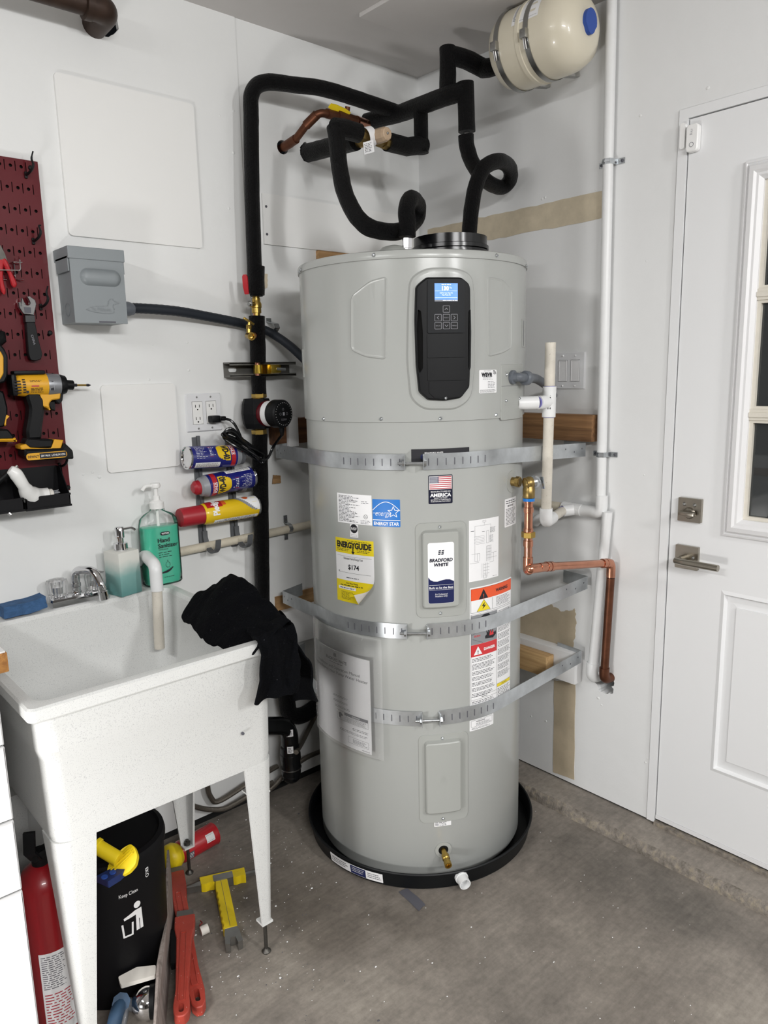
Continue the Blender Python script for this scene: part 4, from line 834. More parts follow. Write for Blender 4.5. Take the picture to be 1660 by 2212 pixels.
# ---------------- restraint straps
def strap(z, L, R, name, label, gap, th_b):
    """band from a point at the left wall, round the front of the tank, to a point at the right wall; two pieces joined by a bolt"""
    rr_ = RT+.003; L = Vector(L); R = Vector(R)
    def tang(p, sgn):
        d = Vector((p.x-HC.x, p.y-HC.y)); a_ = math.atan2(d.y, d.x); return a_+sgn*math.acos(rr_/d.length)
    tl = tang(L, 1) % (2*PI); tr = tang(R, -1) % (2*PI)
    t = thing(name, label, 'strap', (HC.x, HC.y, z-.02), 'galvanised heater straps')
    W = Vector((0, 0, .042)); th = .0016
    def arc(a, b, n): return [cpt(a+(b-a)*i/n, 0, rr_) for i in range(n+1)]
    pl_ = [Vector((L.x+.10, -.022 if L.y > -.1 else L.y, L.z))]+[Vector(L)]+[Vector((p.x, p.y, L.z+(z-L.z)*(i+1)/3)) for i, p in enumerate([L.lerp(cpt(tl, L.z, rr_), f) for f in (.34, .67, 1)])]+[Vector((p.x, p.y, z)) for p in arc(tl, gap[0], 24)[1:]]
    pr_ = [Vector((p.x, p.y, z)) for p in arc(gap[1], tr, 24)]+[Vector((p.x, p.y, R.z+(z-R.z)*(2-i)/3)) for i, p in enumerate([cpt(tr, R.z, rr_).lerp(R, f) for f in (.33, .66, 1)])]+[Vector((-.016, R.y+.10, R.z))]
    for nm, pp, gi in (('band', pl_, 0), ('band', pr_, 1)):
        bm = NB(); ribbon(bm, pp, W, th); o = ob(nm, bm, 'galv', t)
    # punched slots beside the bolt, a turned-out ear each side, then the bolt
    for sd in (-1, 1):
        for k in range(8):
            a_ = (gap[0]-.045-k*.072) if sd < 0 else (gap[1]+.045+k*.072); m_ = mapC(a_, z, rr_); s = Sheet(); s.rect(-.0011, -.010, .0011, .009, .0016, .0, 0, r=.001); s.build('slot', 'ink_grey', t, m_)
        m_ = mapC(gap[0] if sd < 0 else gap[1], z, rr_); bm = NB(); bx(bm, m_(0, 0, .010), (.0018, .020, .036), Matrix.Rotation((gap[0] if sd < 0 else gap[1])+PI/2, 3, 'Z')); ob('ear', bm, 'galv', t)
    a_, b_ = m0 = (mapC(gap[0], z-.002, rr_)(-.018, 0, .011), mapC(gap[1], z-.002, rr_)(.006, 0, .011))
    bm = NB(); cyl(bm, a_, b_, .0040, seg=12); d = (b_-a_).normalized()
    for f in (.62, .98): pass
    cyl(bm, mapC(gap[0], z-.002, rr_)(-.006, 0, .011), mapC(gap[0], z-.002, rr_)(-.001, 0, .011), .0080, seg=6); cyl(bm, b_-d*.004, b_+d*.002, .0080, seg=6); ob('tension_bolt', bm, 'zinc', t)
    for A_, B_, zA in ((cpt(tr, 0, rr_), R, R.z), (cpt(tl, 0, rr_), L, L.z)):
        u_ = Vector((B_.x-A_.x, B_.y-A_.y, 0)).normalized(); n_ = u_.cross(Vector((0, 0, 1))); n_ = n_ if n_.dot(Vector((-1, -1, 0))) > 0 else -n_
        for f, dz in ((.74, .006), (.85, -.004), (.95, .004)):
            c_ = Vector((A_.x+(B_.x-A_.x)*f, A_.y+(B_.y-A_.y)*f, zA+dz+(z-zA)*(1-f))); s = Sheet(); s.poly(circ(0, 0, .0028, 10), .0011, None, 0); s.build('hole', 'ink_grey', t, mapP(c_, u_, (0, 0, 1), n_))
    return t
g1 = (CY(876, 1000, RT)[0], CY(914, 1000, RT)[0]); g2 = (CY(880, 1362, RT)[0], CY(922, 1362, RT)[0]); g3 = (CY(912, 1553, RT)[0], CY(948, 1553, RT)[0])
strap(1.2215, (-.712, -.052, 1.210), (-.046, -.766, 1.203), 'restraint_strap', 'topmost galvanised strap round the water heater, just under the upper shroud', g1, 0)
strap(.761, (-.712, -.052, .722), (-.028, -.775, .776), 'restraint_strap', 'middle galvanised strap round the heater, just below the brand plate', g2, 0)
strap(.508, (-.712, -.052, .505), (-.025, -.758, .520), 'restraint_strap', 'lowest galvanised strap round the heater, above the plain lower cover', g3, 0)
# ---------------- timber blocks between heater and walls
def block(name, c, s_, m, label, bev=.002):
    bm = NB(); bx(bm, c, s_, bev=bev); return tag(ob(name, bm, m), label, 'timber block')
block('timber_block', (-.0225, -.545, 1.268), (.043, .48, .082), 'wood_old', 'raw timber block on the right wall above the top strap')
block('timber_block', (-.55, -.0145, 1.268), (.30, .043, .082), 'wood_dark', 'dark brown timber block on the left wall behind the pump')
block('timber_block', (-.640, -.045, 1.268), (.038, .016, .098), 'cabinet_white', 'white painted offcut in front of the dark timber block')
block('timber_block', (-.0225, -.575, .475), (.043, .345, .105), 'cabinet_white', 'white painted timber block behind the lowest strap on the right wall')
block('timber_block', (-.0675, -.58, .472), (.043, .17, .070), 'wood_raw', 'short raw timber offcut against the white painted block')
block('timber_block', (-.56, -.0145, .60), (.28, .043, .12), 'cabinet_white', 'white painted timber block on the left wall behind the towel')
# ================================================================ insulated pipework above the heater
FR = .0225                                            # foam sleeve radius
YB = .29
def sleeve(parent, pts, r=FR, name='foam_sleeve', m='foam', fil=.03, seg=18, wob=.05, n=5, sub=True):
    P = fillet(pts, fil, n) if fil else [Vector(p) for p in pts]
    if sub:                                            # short steps so the foam looks uneven
        Q = []
        for a, b in zip(P, P[1:]):
            k = max(1, int((b-a).length/.02)); Q += [a.lerp(b, i/k) for i in range(k)]
        P = Q+[P[-1]]
    bm = NB(); tube(bm, P, r, seg, wob=wob); return ob(name, bm, m, parent)
# riser on the left wall with its horizontal run
r_top = LW(545, 205, .065); rx = r_top.x
rtop_z = LW(600, 186, .065).z
run_end = at(866, 243, 1, -.175)
j1 = LW(640, 190, .075)
ris = thing('riser_pipe', 'long black foam insulated pipe rising up the left wall and bending over to the right', 'pipe', (LW(566, 1290, .065).x, -.065, .45))
low = LW(566, 1300, .065)
pts = [LW(552, 640, .065), LW(545, 420, .065), LW(543, 260, .065), LW(545, 200, .068), LW(575, 178, .085), LW(640, 184, .11), LW(700, 192, .13), LW(780, 216, .15), at(868, 246, 1, -.175)]
sleeve(ris, spline(pts, 8), FR, fil=0, wob=.04)
sleeve(ris, [LW(554, 575, .065), LW(554, 637, .065)], FR*1.12, fil=0)
sleeve(ris, [LW(555, 683, .065), LW(558, 783, .065)], FR*1.08, fil=0)
sleeve(ris, [LW(559, 812, .065), LW(560, 851, .065)], FR*1.0, fil=0)
sleeve(ris, [LW(561, 938, .065), LW(563, 1030, .065), LW(565, 1160, .065), LW(567, 1300, .065), LW(571, 1420, .065)], FR*1.08, fil=0)
bm = NB(); cyl(bm, LW(551, 600, .065), LW(561, 945, .065), .0085); ob('copper_core', bm, 'copper', ris)
bv = thing('ball_valve', None, None, LW(554, 655, .065)); bv.parent = ris; bv.location = WL[bv]-WL[ris]; bv['label'] = 'brass ball valve with a red lever'
a, b = LW(553, 634, .065), LW(555, 683, .065); ax = b-a; L = ax.length
bm = NB(); lathe(bm, [(.0095, 0), (.011, L*.2), (.0125, L*.22), (.0125, L*.35), (.016, L*.45), (.016, L*.62), (.0145, L*.64), (.0145, L*.86), (.011, L*.87), (.011, L)], a, ax, 20); cyl(bm, a.lerp(b, .5), a.lerp(b, .5)+Vector((-.026, -.010, 0)), .008, seg=12); ob('valve_body', bm, 'brass', bv)
st = a.lerp(b, .5)+Vector((-.028, -.011, 0))
bm = NB(); ribbon(bm, [st+Vector((0, 0, -.006)), st+Vector((-.002, -.002, .01)), st+Vector((-.012, -.004, .032))], Vector((.008, -.012, 0)), .002); cyl(bm, st+Vector((.004, .001, 0)), st+Vector((-.008, -.003, 0)), .006, seg=6); ob('lever_stem', bm, 'steel', bv)
bm = NB(); ribbon(bm, [st+Vector((-.012, -.004, .028)), st+Vector((-.0155, -.005, .05)), st+Vector((-.0165, -.005, .078)), st+Vector((-.0165, -.005, .084))], Vector((.009, -.013, 0)), .006, wid=[.8, 1, 1, .6]); ob('lever_grip', bm, 'red_plastic', bv)
dvp = thing('drain_cock', None, None, LW(548, 722, .09)); dvp.parent = ris; dvp.location = WL[dvp]-WL[ris]
p0 = LW(556, 724, .06); p1 = LW(541, 726, .105); bm = NB(); cyl(bm, p0, p0.lerp(p1, .5), .009); ob('copper_stub', bm, 'copper', dvp)
d_ = (CAM-p1).normalized()*.3+Vector((-.1, -1, -.15)); d_.normalize()
bm = NB(); lathe(bm, [(.010, -.018), (.0105, 0), (.012, .004), (.012, .012), (.0085, .012), (.0065, .004), (0, .002)], p1, d_, 20); cyl(bm, p1+Vector((.002, .01, 0)), p1+Vector((.004, .012, .028)), .0075, seg=16); lathe(bm, [(.0085, 0), (.009, .004), (.009, .010), (.006, .012), (.004, .02)], p1+Vector((.004, .012, .022)), (0, -.2, 1), 12); ob('cock_body', bm, 'brass', dvp)
bm = NB(); q = p1+Vector((.004, .010, .044)); bx(bm, q, (.040, .005, .007), Matrix.Rotation(rad(28), 3, 'Y'), bev=.002); ob('cock_handle', bm, 'brass', dvp)
for (ya, yb) in ((849, 860), (927, 939)):
    bm = NB(); cyl(bm, LW(559.5, ya, .065), LW(560.5, yb, .065), .0235, seg=6, bev=.002); ob('union_nut', bm, 'brass', ris)
# pump hung in the riser
pc = LW(560, 893, .065)
pump = thing('circulation_pump', 'small black round-faced circulation pump fitted in the riser pipe beside the outlet', 'pump', pc)
bm = NB(); lathe(bm, [(.016, -.062), (.016, -.045), (.030, -.035), (.036, -.01), (.036, .012), (.030, .036), (.016, .046), (.016, .062)], pc, (0, 0, 1), 24); ob('pump_volute', bm, 'bronze', pump)
bm = NB(); lathe(bm, [(.040, -.046), (.046, -.030), (.049, 0), (.046, .030), (.040, .046), (.028, .046), (.032, 0), (.028, -.046), (.040, -.046)], pc+Vector((-.004, .006, 0)), (0, 0, 1), 8, cap=False); ob('insulation_shell', bm, 'rubber', pump, smooth=False)
fd = Vector((.22, -1, 0)).normalized(); fc = pc+fd*.02
bm = NB(); lathe(bm, [(.036, 0), (.040, .010), (.040, .022)], fc, fd, 32, 0); lathe(bm, [(.039, .022), (.039, .050)], fc, fd, 32, 1); ob('motor_housing', bm, ['red_metal', 'paper'], pump)
bm = NB(); lathe(bm, [(.040, .044), (.043, .050), (.043, .080), (.040, .084), (.038, .085), (0, .085)], fc, fd, 40); face = ob('control_head', bm, 'plastic_black', pump)
U_ = Vector((0, 0, 1)).cross(fd).normalized(); mf = mapP(fc+fd*.0853, U_, (0, 0, 1), fd); s = Sheet()
for k in range(26): a_ = 2*PI*k/26; s.poly(circ(.034*math.cos(a_), .034*math.sin(a_), .0010, 6), .0004, None, 0)
for u in (-.014, .014): s.poly(circ(u, 0, .004, 14), .0004, None, 1, holes=[circ(u, 0, .0033, 14)])
s.rect(-.004, -.005, .004, .005, .0004, None, 1); s.fine(-.012, -.014, .012, -.020, 2, .0004, 1, .5, .1, 3); s.poly(circ(-.002, .014, .0035, 12), .0004, None, 1, holes=[circ(-.002, .014, .0028, 12)]); s.build('dial_print', ['white_print', 'ink_light'], face, mf)
bm = NB(); lathe(bm, [(.008, 0), (.008, .016), (.0055, .03), (.004, .034)], fc+fd*.066+Vector((.006, 0, -.034)), (.05, 0, -1), 12); ob('cable_gland', bm, 'plastic_black', pump)
# pump cord: from the gland down, bundled, then to the plug
g0 = fc+fd*.066+Vector((.006, 0, -.066))
R_ = random.Random(5); path = [g0, LW(591, 965, .10), LW(578, 990, .10), LW(560, 992, .105), LW(535, 965, .10)]
lo = [(486, 935), (500, 930), (530, 955), (565, 985), (570, 995), (555, 990), (520, 965), (488, 945)]
for k in range(5):
    for (px, py) in lo: path.append(LW(px+R_.uniform(-4, 4), py+R_.uniform(-5, 5), .095+R_.uniform(-.012, .014)))
path += [LW(520, 950, .085), LW(512, 925, .06), LW(498, 908, .045), LW(478, 904, .040)]
bm = NB(); tube(bm, spline(path, 6), .0042, 8); cord = ob('power_cord', bm, 'plastic_black_gloss', pump)
# channel bracket with pipe clamp
sc_ = LW(560, 799, .0); a, b = LW(490, 799, .02), LW(632, 799, .02)
br = thing('strut_bracket', 'slotted grey steel channel bracket with brass clamp holding the riser pipe', 'bracket', (sc_.x, 0, sc_.z))
xa, xb, zc = a.x, b.x, a.z; s = Sheet()
s.poly([(xa, zc-.020), (xb, zc-.020), (xb, zc+.020), (xa, zc+.020)], .0025, 0, 0, holes=[rr(xa+.016, zc-.007, xa+.045, zc+.007, .0065), rr(xb-.085, zc-.006, xb-.060, zc+.006, .0055)])
for sg in (-1, 1): s.rect(xa, zc+sg*.020-.0025, xb, zc+sg*.020+.0025, .041, 0); s.rect(xa, min(zc+sg*.020, zc+sg*.013), xb, max(zc+sg*.020, zc+sg*.013), .041, .038)
s.build('channel', 'strut_grey', br, mapL(0, 0), smooth=False)
bm = NB(); bx(bm, (sc_.x-.012, -.055, zc), (.022, .055, .030)); bx(bm, (sc_.x-.030, -.038, zc), (.026, .004, .026)); bx(bm, (sc_.x+.004, -.080, zc), (.040, .030, .028), bev=.008); lathe(bm, [(.0135, -.013), (.0135, .013)], Vector((LW(559, 799, .065).x, -.065, zc)), (0, 0, 1), 20); ob('pipe_clamp', bm, 'gold_zinc', br)
bm = NB(); cyl(bm, (sc_.x+.004, -.092, zc), (sc_.x+.034, -.098, zc-.002), .005, seg=6); ob('clamp_bolt', bm, 'zinc', br)
bm = NB(); cyl(bm, (sc_.x+.045, -.004, zc), (sc_.x+.045, -.016, zc), .011, seg=6); cyl(bm, (sc_.x+.045, -.003, zc), (sc_.x+.045, -.007, zc), .015, seg=20); ob('anchor_bolt', bm, 'zinc', br)

# manifold: main pipe out of the corner, tee up to the expansion tank, drop to the hot hose, drop to the mixing valve
man_ = thing('manifold_pipe', 'black foam insulated branching pipe above the heater, leading to the expansion tank', 'pipe', at(960, 205, 1, -.40))
A0 = at(792, 264, 1, -.06); A1 = at(870, 243, 1, -.20); A2 = at(967, 207, 1, -.42); A3 = at(1006, 196, 1, -.47)
sleeve(man_, [A0, A1, A2, A3], FR*1.18, fil=.02)
sleeve(man_, [A3+Vector((0, 0, .022)), at(1008, 240, 1, -.47), at(1009, 285, 1, -.47)], FR*1.12, fil=0)
T1 = at(968, 118, 1, -.40)
sleeve(man_, [at(967, 200, 1, -.41), at(968, 160, 1, -.405), T1+Vector((0, 0, .018))], FR*1.1, fil=0)
tk0 = RW(1076, 143, .145); E1 = at(1000, 124, 0, -.26)
sleeve(man_, [T1, at(1005, 127, 1, -.42), at(1045, 148, 1, -.455)], FR*1.18, fil=.02); 
sleeve(man_, [at(1042, 148, 1, -.45), at(1062, 146, 1, -.49), tk0+Vector((-.005, -.02, 0))], FR*1.15, fil=.02)
B0 = at(909, 235, 1, -.29); B1 = at(911, 312, 1, -.29)
sleeve(man_, [B0, B1+Vector((0, 0, -.026))], FR*1.0, fil=0)
bm = NB(); lathe(bm, [(.010, 0), (.010, .02), (.0125, .02), (.0125, .05)], at(1009, 283, 1, -.47), (0, 0, -1), 6); ob('hose_nut', bm, 'chrome', man_)
# mixing valve group
mx = thing('mixing_valve', 'beige-capped brass mixing valve with a white paper tag among the black pipes', 'valve', at(805, 295, 1, -.29))
vc = at(800, 300, 1, -.29)
sleeve(mx, [at(836, 306, 1, -.29), at(880, 317, 1, -.29), B1+Vector((.01, 0, 0))], FR*1.18, fil=0)
sleeve(mx, [hot_hole+Vector((0, .02, 0)), at(770, 304, 1, -.25)], FR*1.22, fil=0)
sleeve(mx, [at(776, 288, 1, -.29), at(745, 279, 1, -.29), at(722, 276, 1, -.29)], FR*1.18, fil=0)
bm = NB(); xd = (at(840, 310, 1, -.29)-at(770, 287, 1, -.29)).normalized(); e0 = at(777, 289, 1, -.29); e1 = at(838, 308, 1, -.29)
lathe(bm, [(.021, 0), (.021, .016), (.016, .018), (.020, .03), (.020, (e1-e0).length-.03), (.016, (e1-e0).length-.018), (.021, (e1-e0).length-.016), (.021, (e1-e0).length)], e0, xd, 8); cyl(bm, vc, vc+Vector((-.01, .05, .0)), .018, seg=16); ob('valve_body', bm, 'bronze', mx)
kd = Vector((.05, -1, -.03)).normalized(); bm = NB(); lathe(bm, [(.021, .0), (.021, .030), (.0205, .048), (.018, .056), (.015, .058), (0, .058)], vc+Vector((.010, -.006, .004)), kd, 10); kn = ob('adjust_cap', bm, 'paper_warm', mx, smooth=False); kn.data.materials[0] = mat('cap_beige', 'b49c82', 0.5)
screw(mx, vc+Vector((.012, -.064, .003)), kd, .004, 'steel')
# paper tag round the valve
bm = NB(); tp = [vc+Vector((-.004+.0*i, 0, 0))+Vector((-.010-.008*math.sin(t_), -.027*math.cos(t_)-.004, .028*math.sin(t_))) for i, t_ in enumerate([rad(100-12*k) for k in range(18)])]
ribbon(bm, tp, Vector((.026, 0, .008)), .0006); ob('paper_tag', bm, 'paper', mx)
tg0 = at(797, 318, 1, -.325); s = Sheet(); s.rect(-.018, -.016, .018, .016, .0003, -.0003, 0); s.fine(-.015, .012, .013, -.012, 6, .0006, 1, .5, .3, 4); s.build('paper_tag', ['paper', 'ink'], mx, mapP(tg0, (.9, -.15, .32), (-.3, -.2, .9)))
# copper branch with yellow handled stop valve
cp = thing('copper_branch', 'aged copper pipe with a yellow-handled stop valve coming out of the left wall', 'pipe', cu_hole)
c1 = at(642, 297, 1, -.07); c2 = at(668, 262, 1, -.13); c3 = at(690, 243, 1, -.16); c4 = at(722, 249, 1, -.155); c5 = at(790, 266, 1, -.13)
bm = NB(); tube(bm, fillet([cu_hole+Vector((0, .03, 0)), at(628, 312, 1, -.035), c1, c2, c3, c4, c5], .022), .0115, 14); ob('copper_pipe', bm, 'copper_aged', cp)
for a, b in ((cu_hole+Vector((.002, -.008, 0)), at(640, 300, 1, -.065)), (c2.lerp(c1, .25), c3.lerp(c2, .25)), (at(706, 245, 1, -.158), at(730, 251, 1, -.153))):
    bm = NB(); cyl(bm, a, b, .0138); ob('fitting', bm, 'copper_aged', cp)
bm = NB(); cyl(bm, at(728, 250, 1, -.155), at(768, 262, 1, -.14), .017, seg=8); cyl(bm, at(748, 255, 1, -.15), at(748, 255, 1, -.15)+Vector((0, -.01, .03)), .008, seg=10); ob('stop_valve', bm, 'copper_aged', cp)
bm = NB(); h0 = at(755, 246, 1, -.16); h1 = at(713, 228, 1, -.17); ribbon(bm, [h0, h0.lerp(h1, .3), h1.lerp(h0, .2), h1], Vector((.008, -.012, .014)), .004, wid=[.6, 1, 1, .7]); ob('valve_handle', bm, 'bright_yellow', cp)
bm = NB(); cyl(bm, at(770, 262, 1, -.14), at(792, 270, 1, -.12), .0165, seg=16); tube(bm, [at(778, 262, 1, -.138), at(780, 285, 1, -.13)], .012, 12); ob('tee', bm, 'copper', cp)
# flexible insulated hoses to the heater
h1 = thing('cold_hose', 'black foam covered flexible hose looping from the mixing valve down to the heater', 'hose', (ni.x, ni.y, 1.80))
hp = [at(724, 274, 1, -.29), at(728, 300, 1, -.30), at(735, 370, 1, -.33), at(752, 435, 1, -.37), at(785, 483, 1, -.42), at(825, 499, 1, -.45), at(868, 498, 1, -.44), at(898, 475, 1, -.42), at(903, 445, 1, -.44), at(889, 430, 1, -.48), at(879, 450, 1, -.50), at(880, 485, 1, -.50), at(880, 512, 1, -.50)]
sleeve(h1, spline(hp, 8), [FR*1.08]*(len(hp)*8-7-10)+[FR*1.08]*4+[FR*.85]*6 if False else FR*1.06, name='hose_sleeve', fil=0, wob=.06, sub=False)
h2 = thing('hot_hose', 'black foam covered flexible hose with a pigtail loop entering the heater top collar', 'hose', at(1014, 500, 1, -.50))
hp = [at(1007, 292, 1, -.47), at(1010, 320, 1, -.47), at(1023, 355, 1, -.46), at(1050, 390, 1, -.44), at(1083, 405, 1, -.43), at(1102, 388, 1, -.45), at(1101, 362, 1, -.49), at(1078, 348, 1, -.53), at(1047, 362, 1, -.53), at(1029, 400, 1, -.52), at(1019, 450, 1, -.51), at(1014, 505, 1, -.50)]
sleeve(h2, spline(hp, 8), FR*1.02, name='hose_sleeve', fil=0, wob=.06, sub=False)

# ================================================================ expansion tank on the right wall
TX = .145; t0 = RW(1085, 124, TX); t1 = RW(1272, 50, TX); ax = Vector((0, -1, 0)); zc = (t0.z+t1.z)/2
et = thing('expansion_tank', 'cream expansion tank with blue cap strapped high on the right wall', 'tank', (-TX, (t0.y+t1.y)/2, zc-.105))
o = Vector((-TX, t0.y, zc)); L = t0.y-t1.y; R = .106; SR = R/.137
bm = NB(); lathe(bm, [(0, 0), (.045*SR, .002), (.09*SR, .010), (.122*SR, .030), (.1345*SR, .056), (R, .07), (R, L*.44), (R+.003, L*.445), (R+.003, L*.485), (R, L*.49), (R, L-.075), (.1345*SR, L-.058), (.120*SR, L-.028), (.085*SR, L-.008), (.04*SR, L-.001), (0, L)], o, ax, 64, cap=False); ob('tank_shell', bm, 'tank_cream', et)
bm = NB(); cb = o+ax*L; 
s = Sheet(); s.poly([(.026*math.cos(2*PI*k/24)*(1 if math.sin(2*PI*k/24) > -.3 else .82), .032*math.sin(2*PI*k/24)) for k in range(24)], .010, -.012, 0); s.build('valve_cap', 'cap_blue', et, mapP(cb+Vector((0, 0, 0)), (-1, 0, 0), (0, 0, 1), ax)); bm.free()
for f, nm in ((.22, 1), (.57, 2)):
    bm = NB(); c = o+ax*(L*f); n = 72; W = ax*.016
    pts = [c+Vector((-(R+.002)*math.cos(2*PI*k/n), 0, (R+.002)*math.sin(2*PI*k/n))) for k in range(-26, 30)]
    pts = [Vector((-.006, c.y, c.z-.07))]+pts+[Vector((-.006, c.y, c.z+.07))]
    ribbon(bm, pts, W, .0016); bd = ob('hose_clamp', bm, 'steel', et)
    hp_ = c+Vector((-(R+.008)*math.cos(rad(-8)), 0, (R+.008)*math.sin(rad(-8)))); bm = NB(); bx(bm, hp_, (.016, .020, .024), bev=.002); ob('clamp_housing', bm, 'steel', bd)
    bm = NB(); cyl(bm, hp_+Vector((-.004, 0, .006)), hp_+Vector((.008, 0, -.036)), .0045, seg=10); ob('clamp_screw', bm, 'chrome', bd)
def mtank(u, v, h): a_ = v/R; return o+ax*u+Vector((-(R+h)*math.cos(a_), 0, (R+h)*math.sin(a_)))
s = Sheet()
for k in range(16):
    v0 = .02+k*.0095; s.rect(L*.40, v0, L*.70, v0+.0095, .0006+.0028*0, None, 0)
s.frame(L*.46, .026, L*.685, .165, .0006, .0008, None, 1); s.fine(L*.41, .16, L*.45, .03, 30, .0008, 1, .5, .3, 3); s.fine(L*.60, .155, L*.67, .075, 12, .0008, 2, .5, .3, 4); s.rect(L*.60, .038, L*.66, .068, .0008, None, 3, r=.004); s.fine(L*.47, .155, L*.53, .09, 14, .0008, 2, .5, .3, 6)
s.build('tank_label', ['paper', 'ink', 'ink_grey', 'tank_cream'], et, mtank)

# ================================================================ dark waste pipe at the top of the left wall
wp = thing('waste_pipe', 'dark brown waste pipe turning into a hole high on the left wall', 'pipe', pe)
ec = LW(228, 22, .085); a0 = LW(80, -22, .085); a0.z = ec.z
bm = NB(); tube(bm, [Vector((a0.x-.2, -.085, ec.z)), Vector((ec.x-.035, -.085, ec.z))], .026, 24); ob('pipe_run', bm, 'iron_brown', wp)
bm = NB(); tube(bm, fillet([Vector((ec.x-.05, -.085, ec.z)), Vector((ec.x+.004, -.085, ec.z)), Vector((ec.x+.004, -.02, ec.z-.004)), Vector((ec.x+.004, .03, ec.z-.006))], .038, 8), .0325, 24); ob('elbow', bm, 'iron_brown', wp)
lathe_b = NB(); lathe(lathe_b, [(.026, 0), (.035, .002), (.035, .02), (.026, .022)], Vector((ec.x-.056, -.085, ec.z)), (1, 0, 0), 24); ob('hub', lathe_b, 'iron_brown', wp)
# ================================================================ left wall: access panels, disconnect box, outlet
def cpanel(tl, br_, label):
    a = LW(*tl); b = LW(*br_); c = ((a.x+b.x)/2, (a.z+b.z)/2); w2, h2 = (b.x-a.x)/2, (a.z-b.z)/2
    s = Sheet(); o1 = rr(c[0]-w2, c[1]-h2, c[0]+w2, c[1]+h2, .012); s.loft(o1, inset2(o1, .0008), .0, .007); s.poly(inset2(o1, .0008), .007)
    tag(s.build('access_panel', 'panel_paint', None, mapL(0, 0)), label, 'panel')
cpanel((113.5, 155), (436, 538), 'large square white access panel flush on the left wall above the grey box')
cpanel((214.5, 832), (389, 1006), 'small square white access panel on the left wall left of the outlet')
# grey disconnect box with pressed lid
fx = .100; tl = LW(155, 572, fx); br2 = LW(274, 700, fx); X0, X1 = LW(157, 640, fx).x, LW(271, 640, fx).x; Z1, Z0b = LW(155, 533, fx).z, LW(215, 698, fx).z
box = thing('disconnect_box', 'grey metal electrical disconnect box with a pressed pill shape and duck logo', 'electrical box', ((X0+X1)/2, 0, Z0b))
bm = NB(); bx(bm, ((X0+X1)/2, -fx/2+.002, (Z0b+Z1)/2-.006), (X1-X0-.004, fx-.004, Z1-Z0b-.014), bev=.001); ob('box_body', bm, 'box_grey', box, smooth=False)
s = Sheet(); cu, cv = (X0+X1)/2, (Z0b+Z1)/2; s.rect(X0, Z0b, X1, Z1-.028, fx+.002, fx-.006)
p0, p1 = LW(170, 578, fx), LW(262, 621, fx); pl = rr(p0.x, p1.z, p1.x, p0.z, .03, 8); q = pl
for d, h in ((.003, .004), (.007, .009), (.012, .011), (.018, .0115)): r2 = inset2(pl, d); s.loft(q, r2, fx+.002 if q is pl else hprev, fx+.002+h); q = r2; hprev = fx+.002+h
s.poly(q, hprev); 
lid = s.build('lid', 'box_grey', box, mapL(0, 0), angle=40)
bm = NB(); bx(bm, (cu, -fx/2-.001, Z1-.013), (X1-X0+.008, fx+.008, .030), bev=.0015)
for sx in (-1, 1): bx(bm, (cu+sx*((X1-X0)/2+.0025), -fx*.5-.004, Z1-.040), (.003, fx*.86, .036))
ob('hood', bm, 'box_grey', box, smooth=False)
dk = LW(222, 665, fx); k_ = .00058
duck = [(-75, -5), (-55, 5), (-30, 10), (0, 12), (20, 14), (26, 22), (26, 34), (36, 44), (48, 42), (56, 34), (74, 28), (58, 24), (48, 20), (46, 10), (50, 0), (48, -14), (30, -18), (-10, -18), (-45, -14)]
s = Sheet(); dp = [(dk.x+a*k_, dk.z+b*k_-.003) for a, b in duck]; s.poly(dp, fx+.0026, fx+.002); s.line(dp, .0011, fx+.0036, 0, True); s.text('1st Midwest', dk.x-.004, dk.z-.004, .014, fx+.0036, 0, width=.050, shear=.2); s.build('pressed_logo', 'box_grey', lid, mapL(0, 0), smooth=False)
s = Sheet(); e = LW(232, 697, fx); s.rect(e.x-.022, Z0b+.001, e.x+.022, Z0b+.005, fx+.0026, fx+.002); s.build('latch_slot', 'ink_grey', lid, mapL(0, 0))
s = Sheet(); s.poly(circ(0, 0, .017, 24), .0008, 0, 0, holes=[circ(0, 0, .0155, 24)]); s.build('knockout', 'box_grey', box, mapP((X0+.0015, -.05, Z0b+.035), (0, -1, 0), (0, 0, 1), (-1, 0, 0)))
# cable conduit sagging to the heater
cd0 = LW(268, 667, .05); cpts = [cd0, LW(300, 666, .05), LW(380, 672, .045), LW(450, 684, .034), LW(520, 698, .024), LW(570, 712, .024), LW(600, 728, .05), LW(630, 750, .09), LW(660, 778, .14)]
cnd = thing('cable_conduit', 'dark grey flexible conduit running from the disconnect box to the heater', 'conduit', cd0)
P = spline(cpts, 14); rs = [.0135+(.0006 if i % 2 else 0) for i in range(len(P))]; bm = NB(); tube(bm, P, rs, 14); ob('flex_conduit', bm, 'conduit', cnd)
bm = NB(); d = Vector((1, 0, 0)); lathe(bm, [(.016, 0), (.0195, .004), (.0195, .026), (.0165, .034), (.015, .040)], Vector((X1+.001, -.05, cd0.z)), d, 20); ob('conduit_fitting', bm, 'conduit_grey', cnd)
b0 = LW(574, 700, 0); bm = NB(); ribbon(bm, [b0+Vector((.010, -.003, .018)), b0+Vector((.010, -.004, .008)), b0+Vector((.010, -.02, .004)), b0+Vector((.010, -.045, -.002)), b0+Vector((.010, -.052, -.014)), b0+Vector((.010, -.035, -.028)), b0+Vector((.010, -.005, -.03))], Vector((.018, 0, 0)), .002); ob('conduit_strap', bm, 'zinc', cnd)
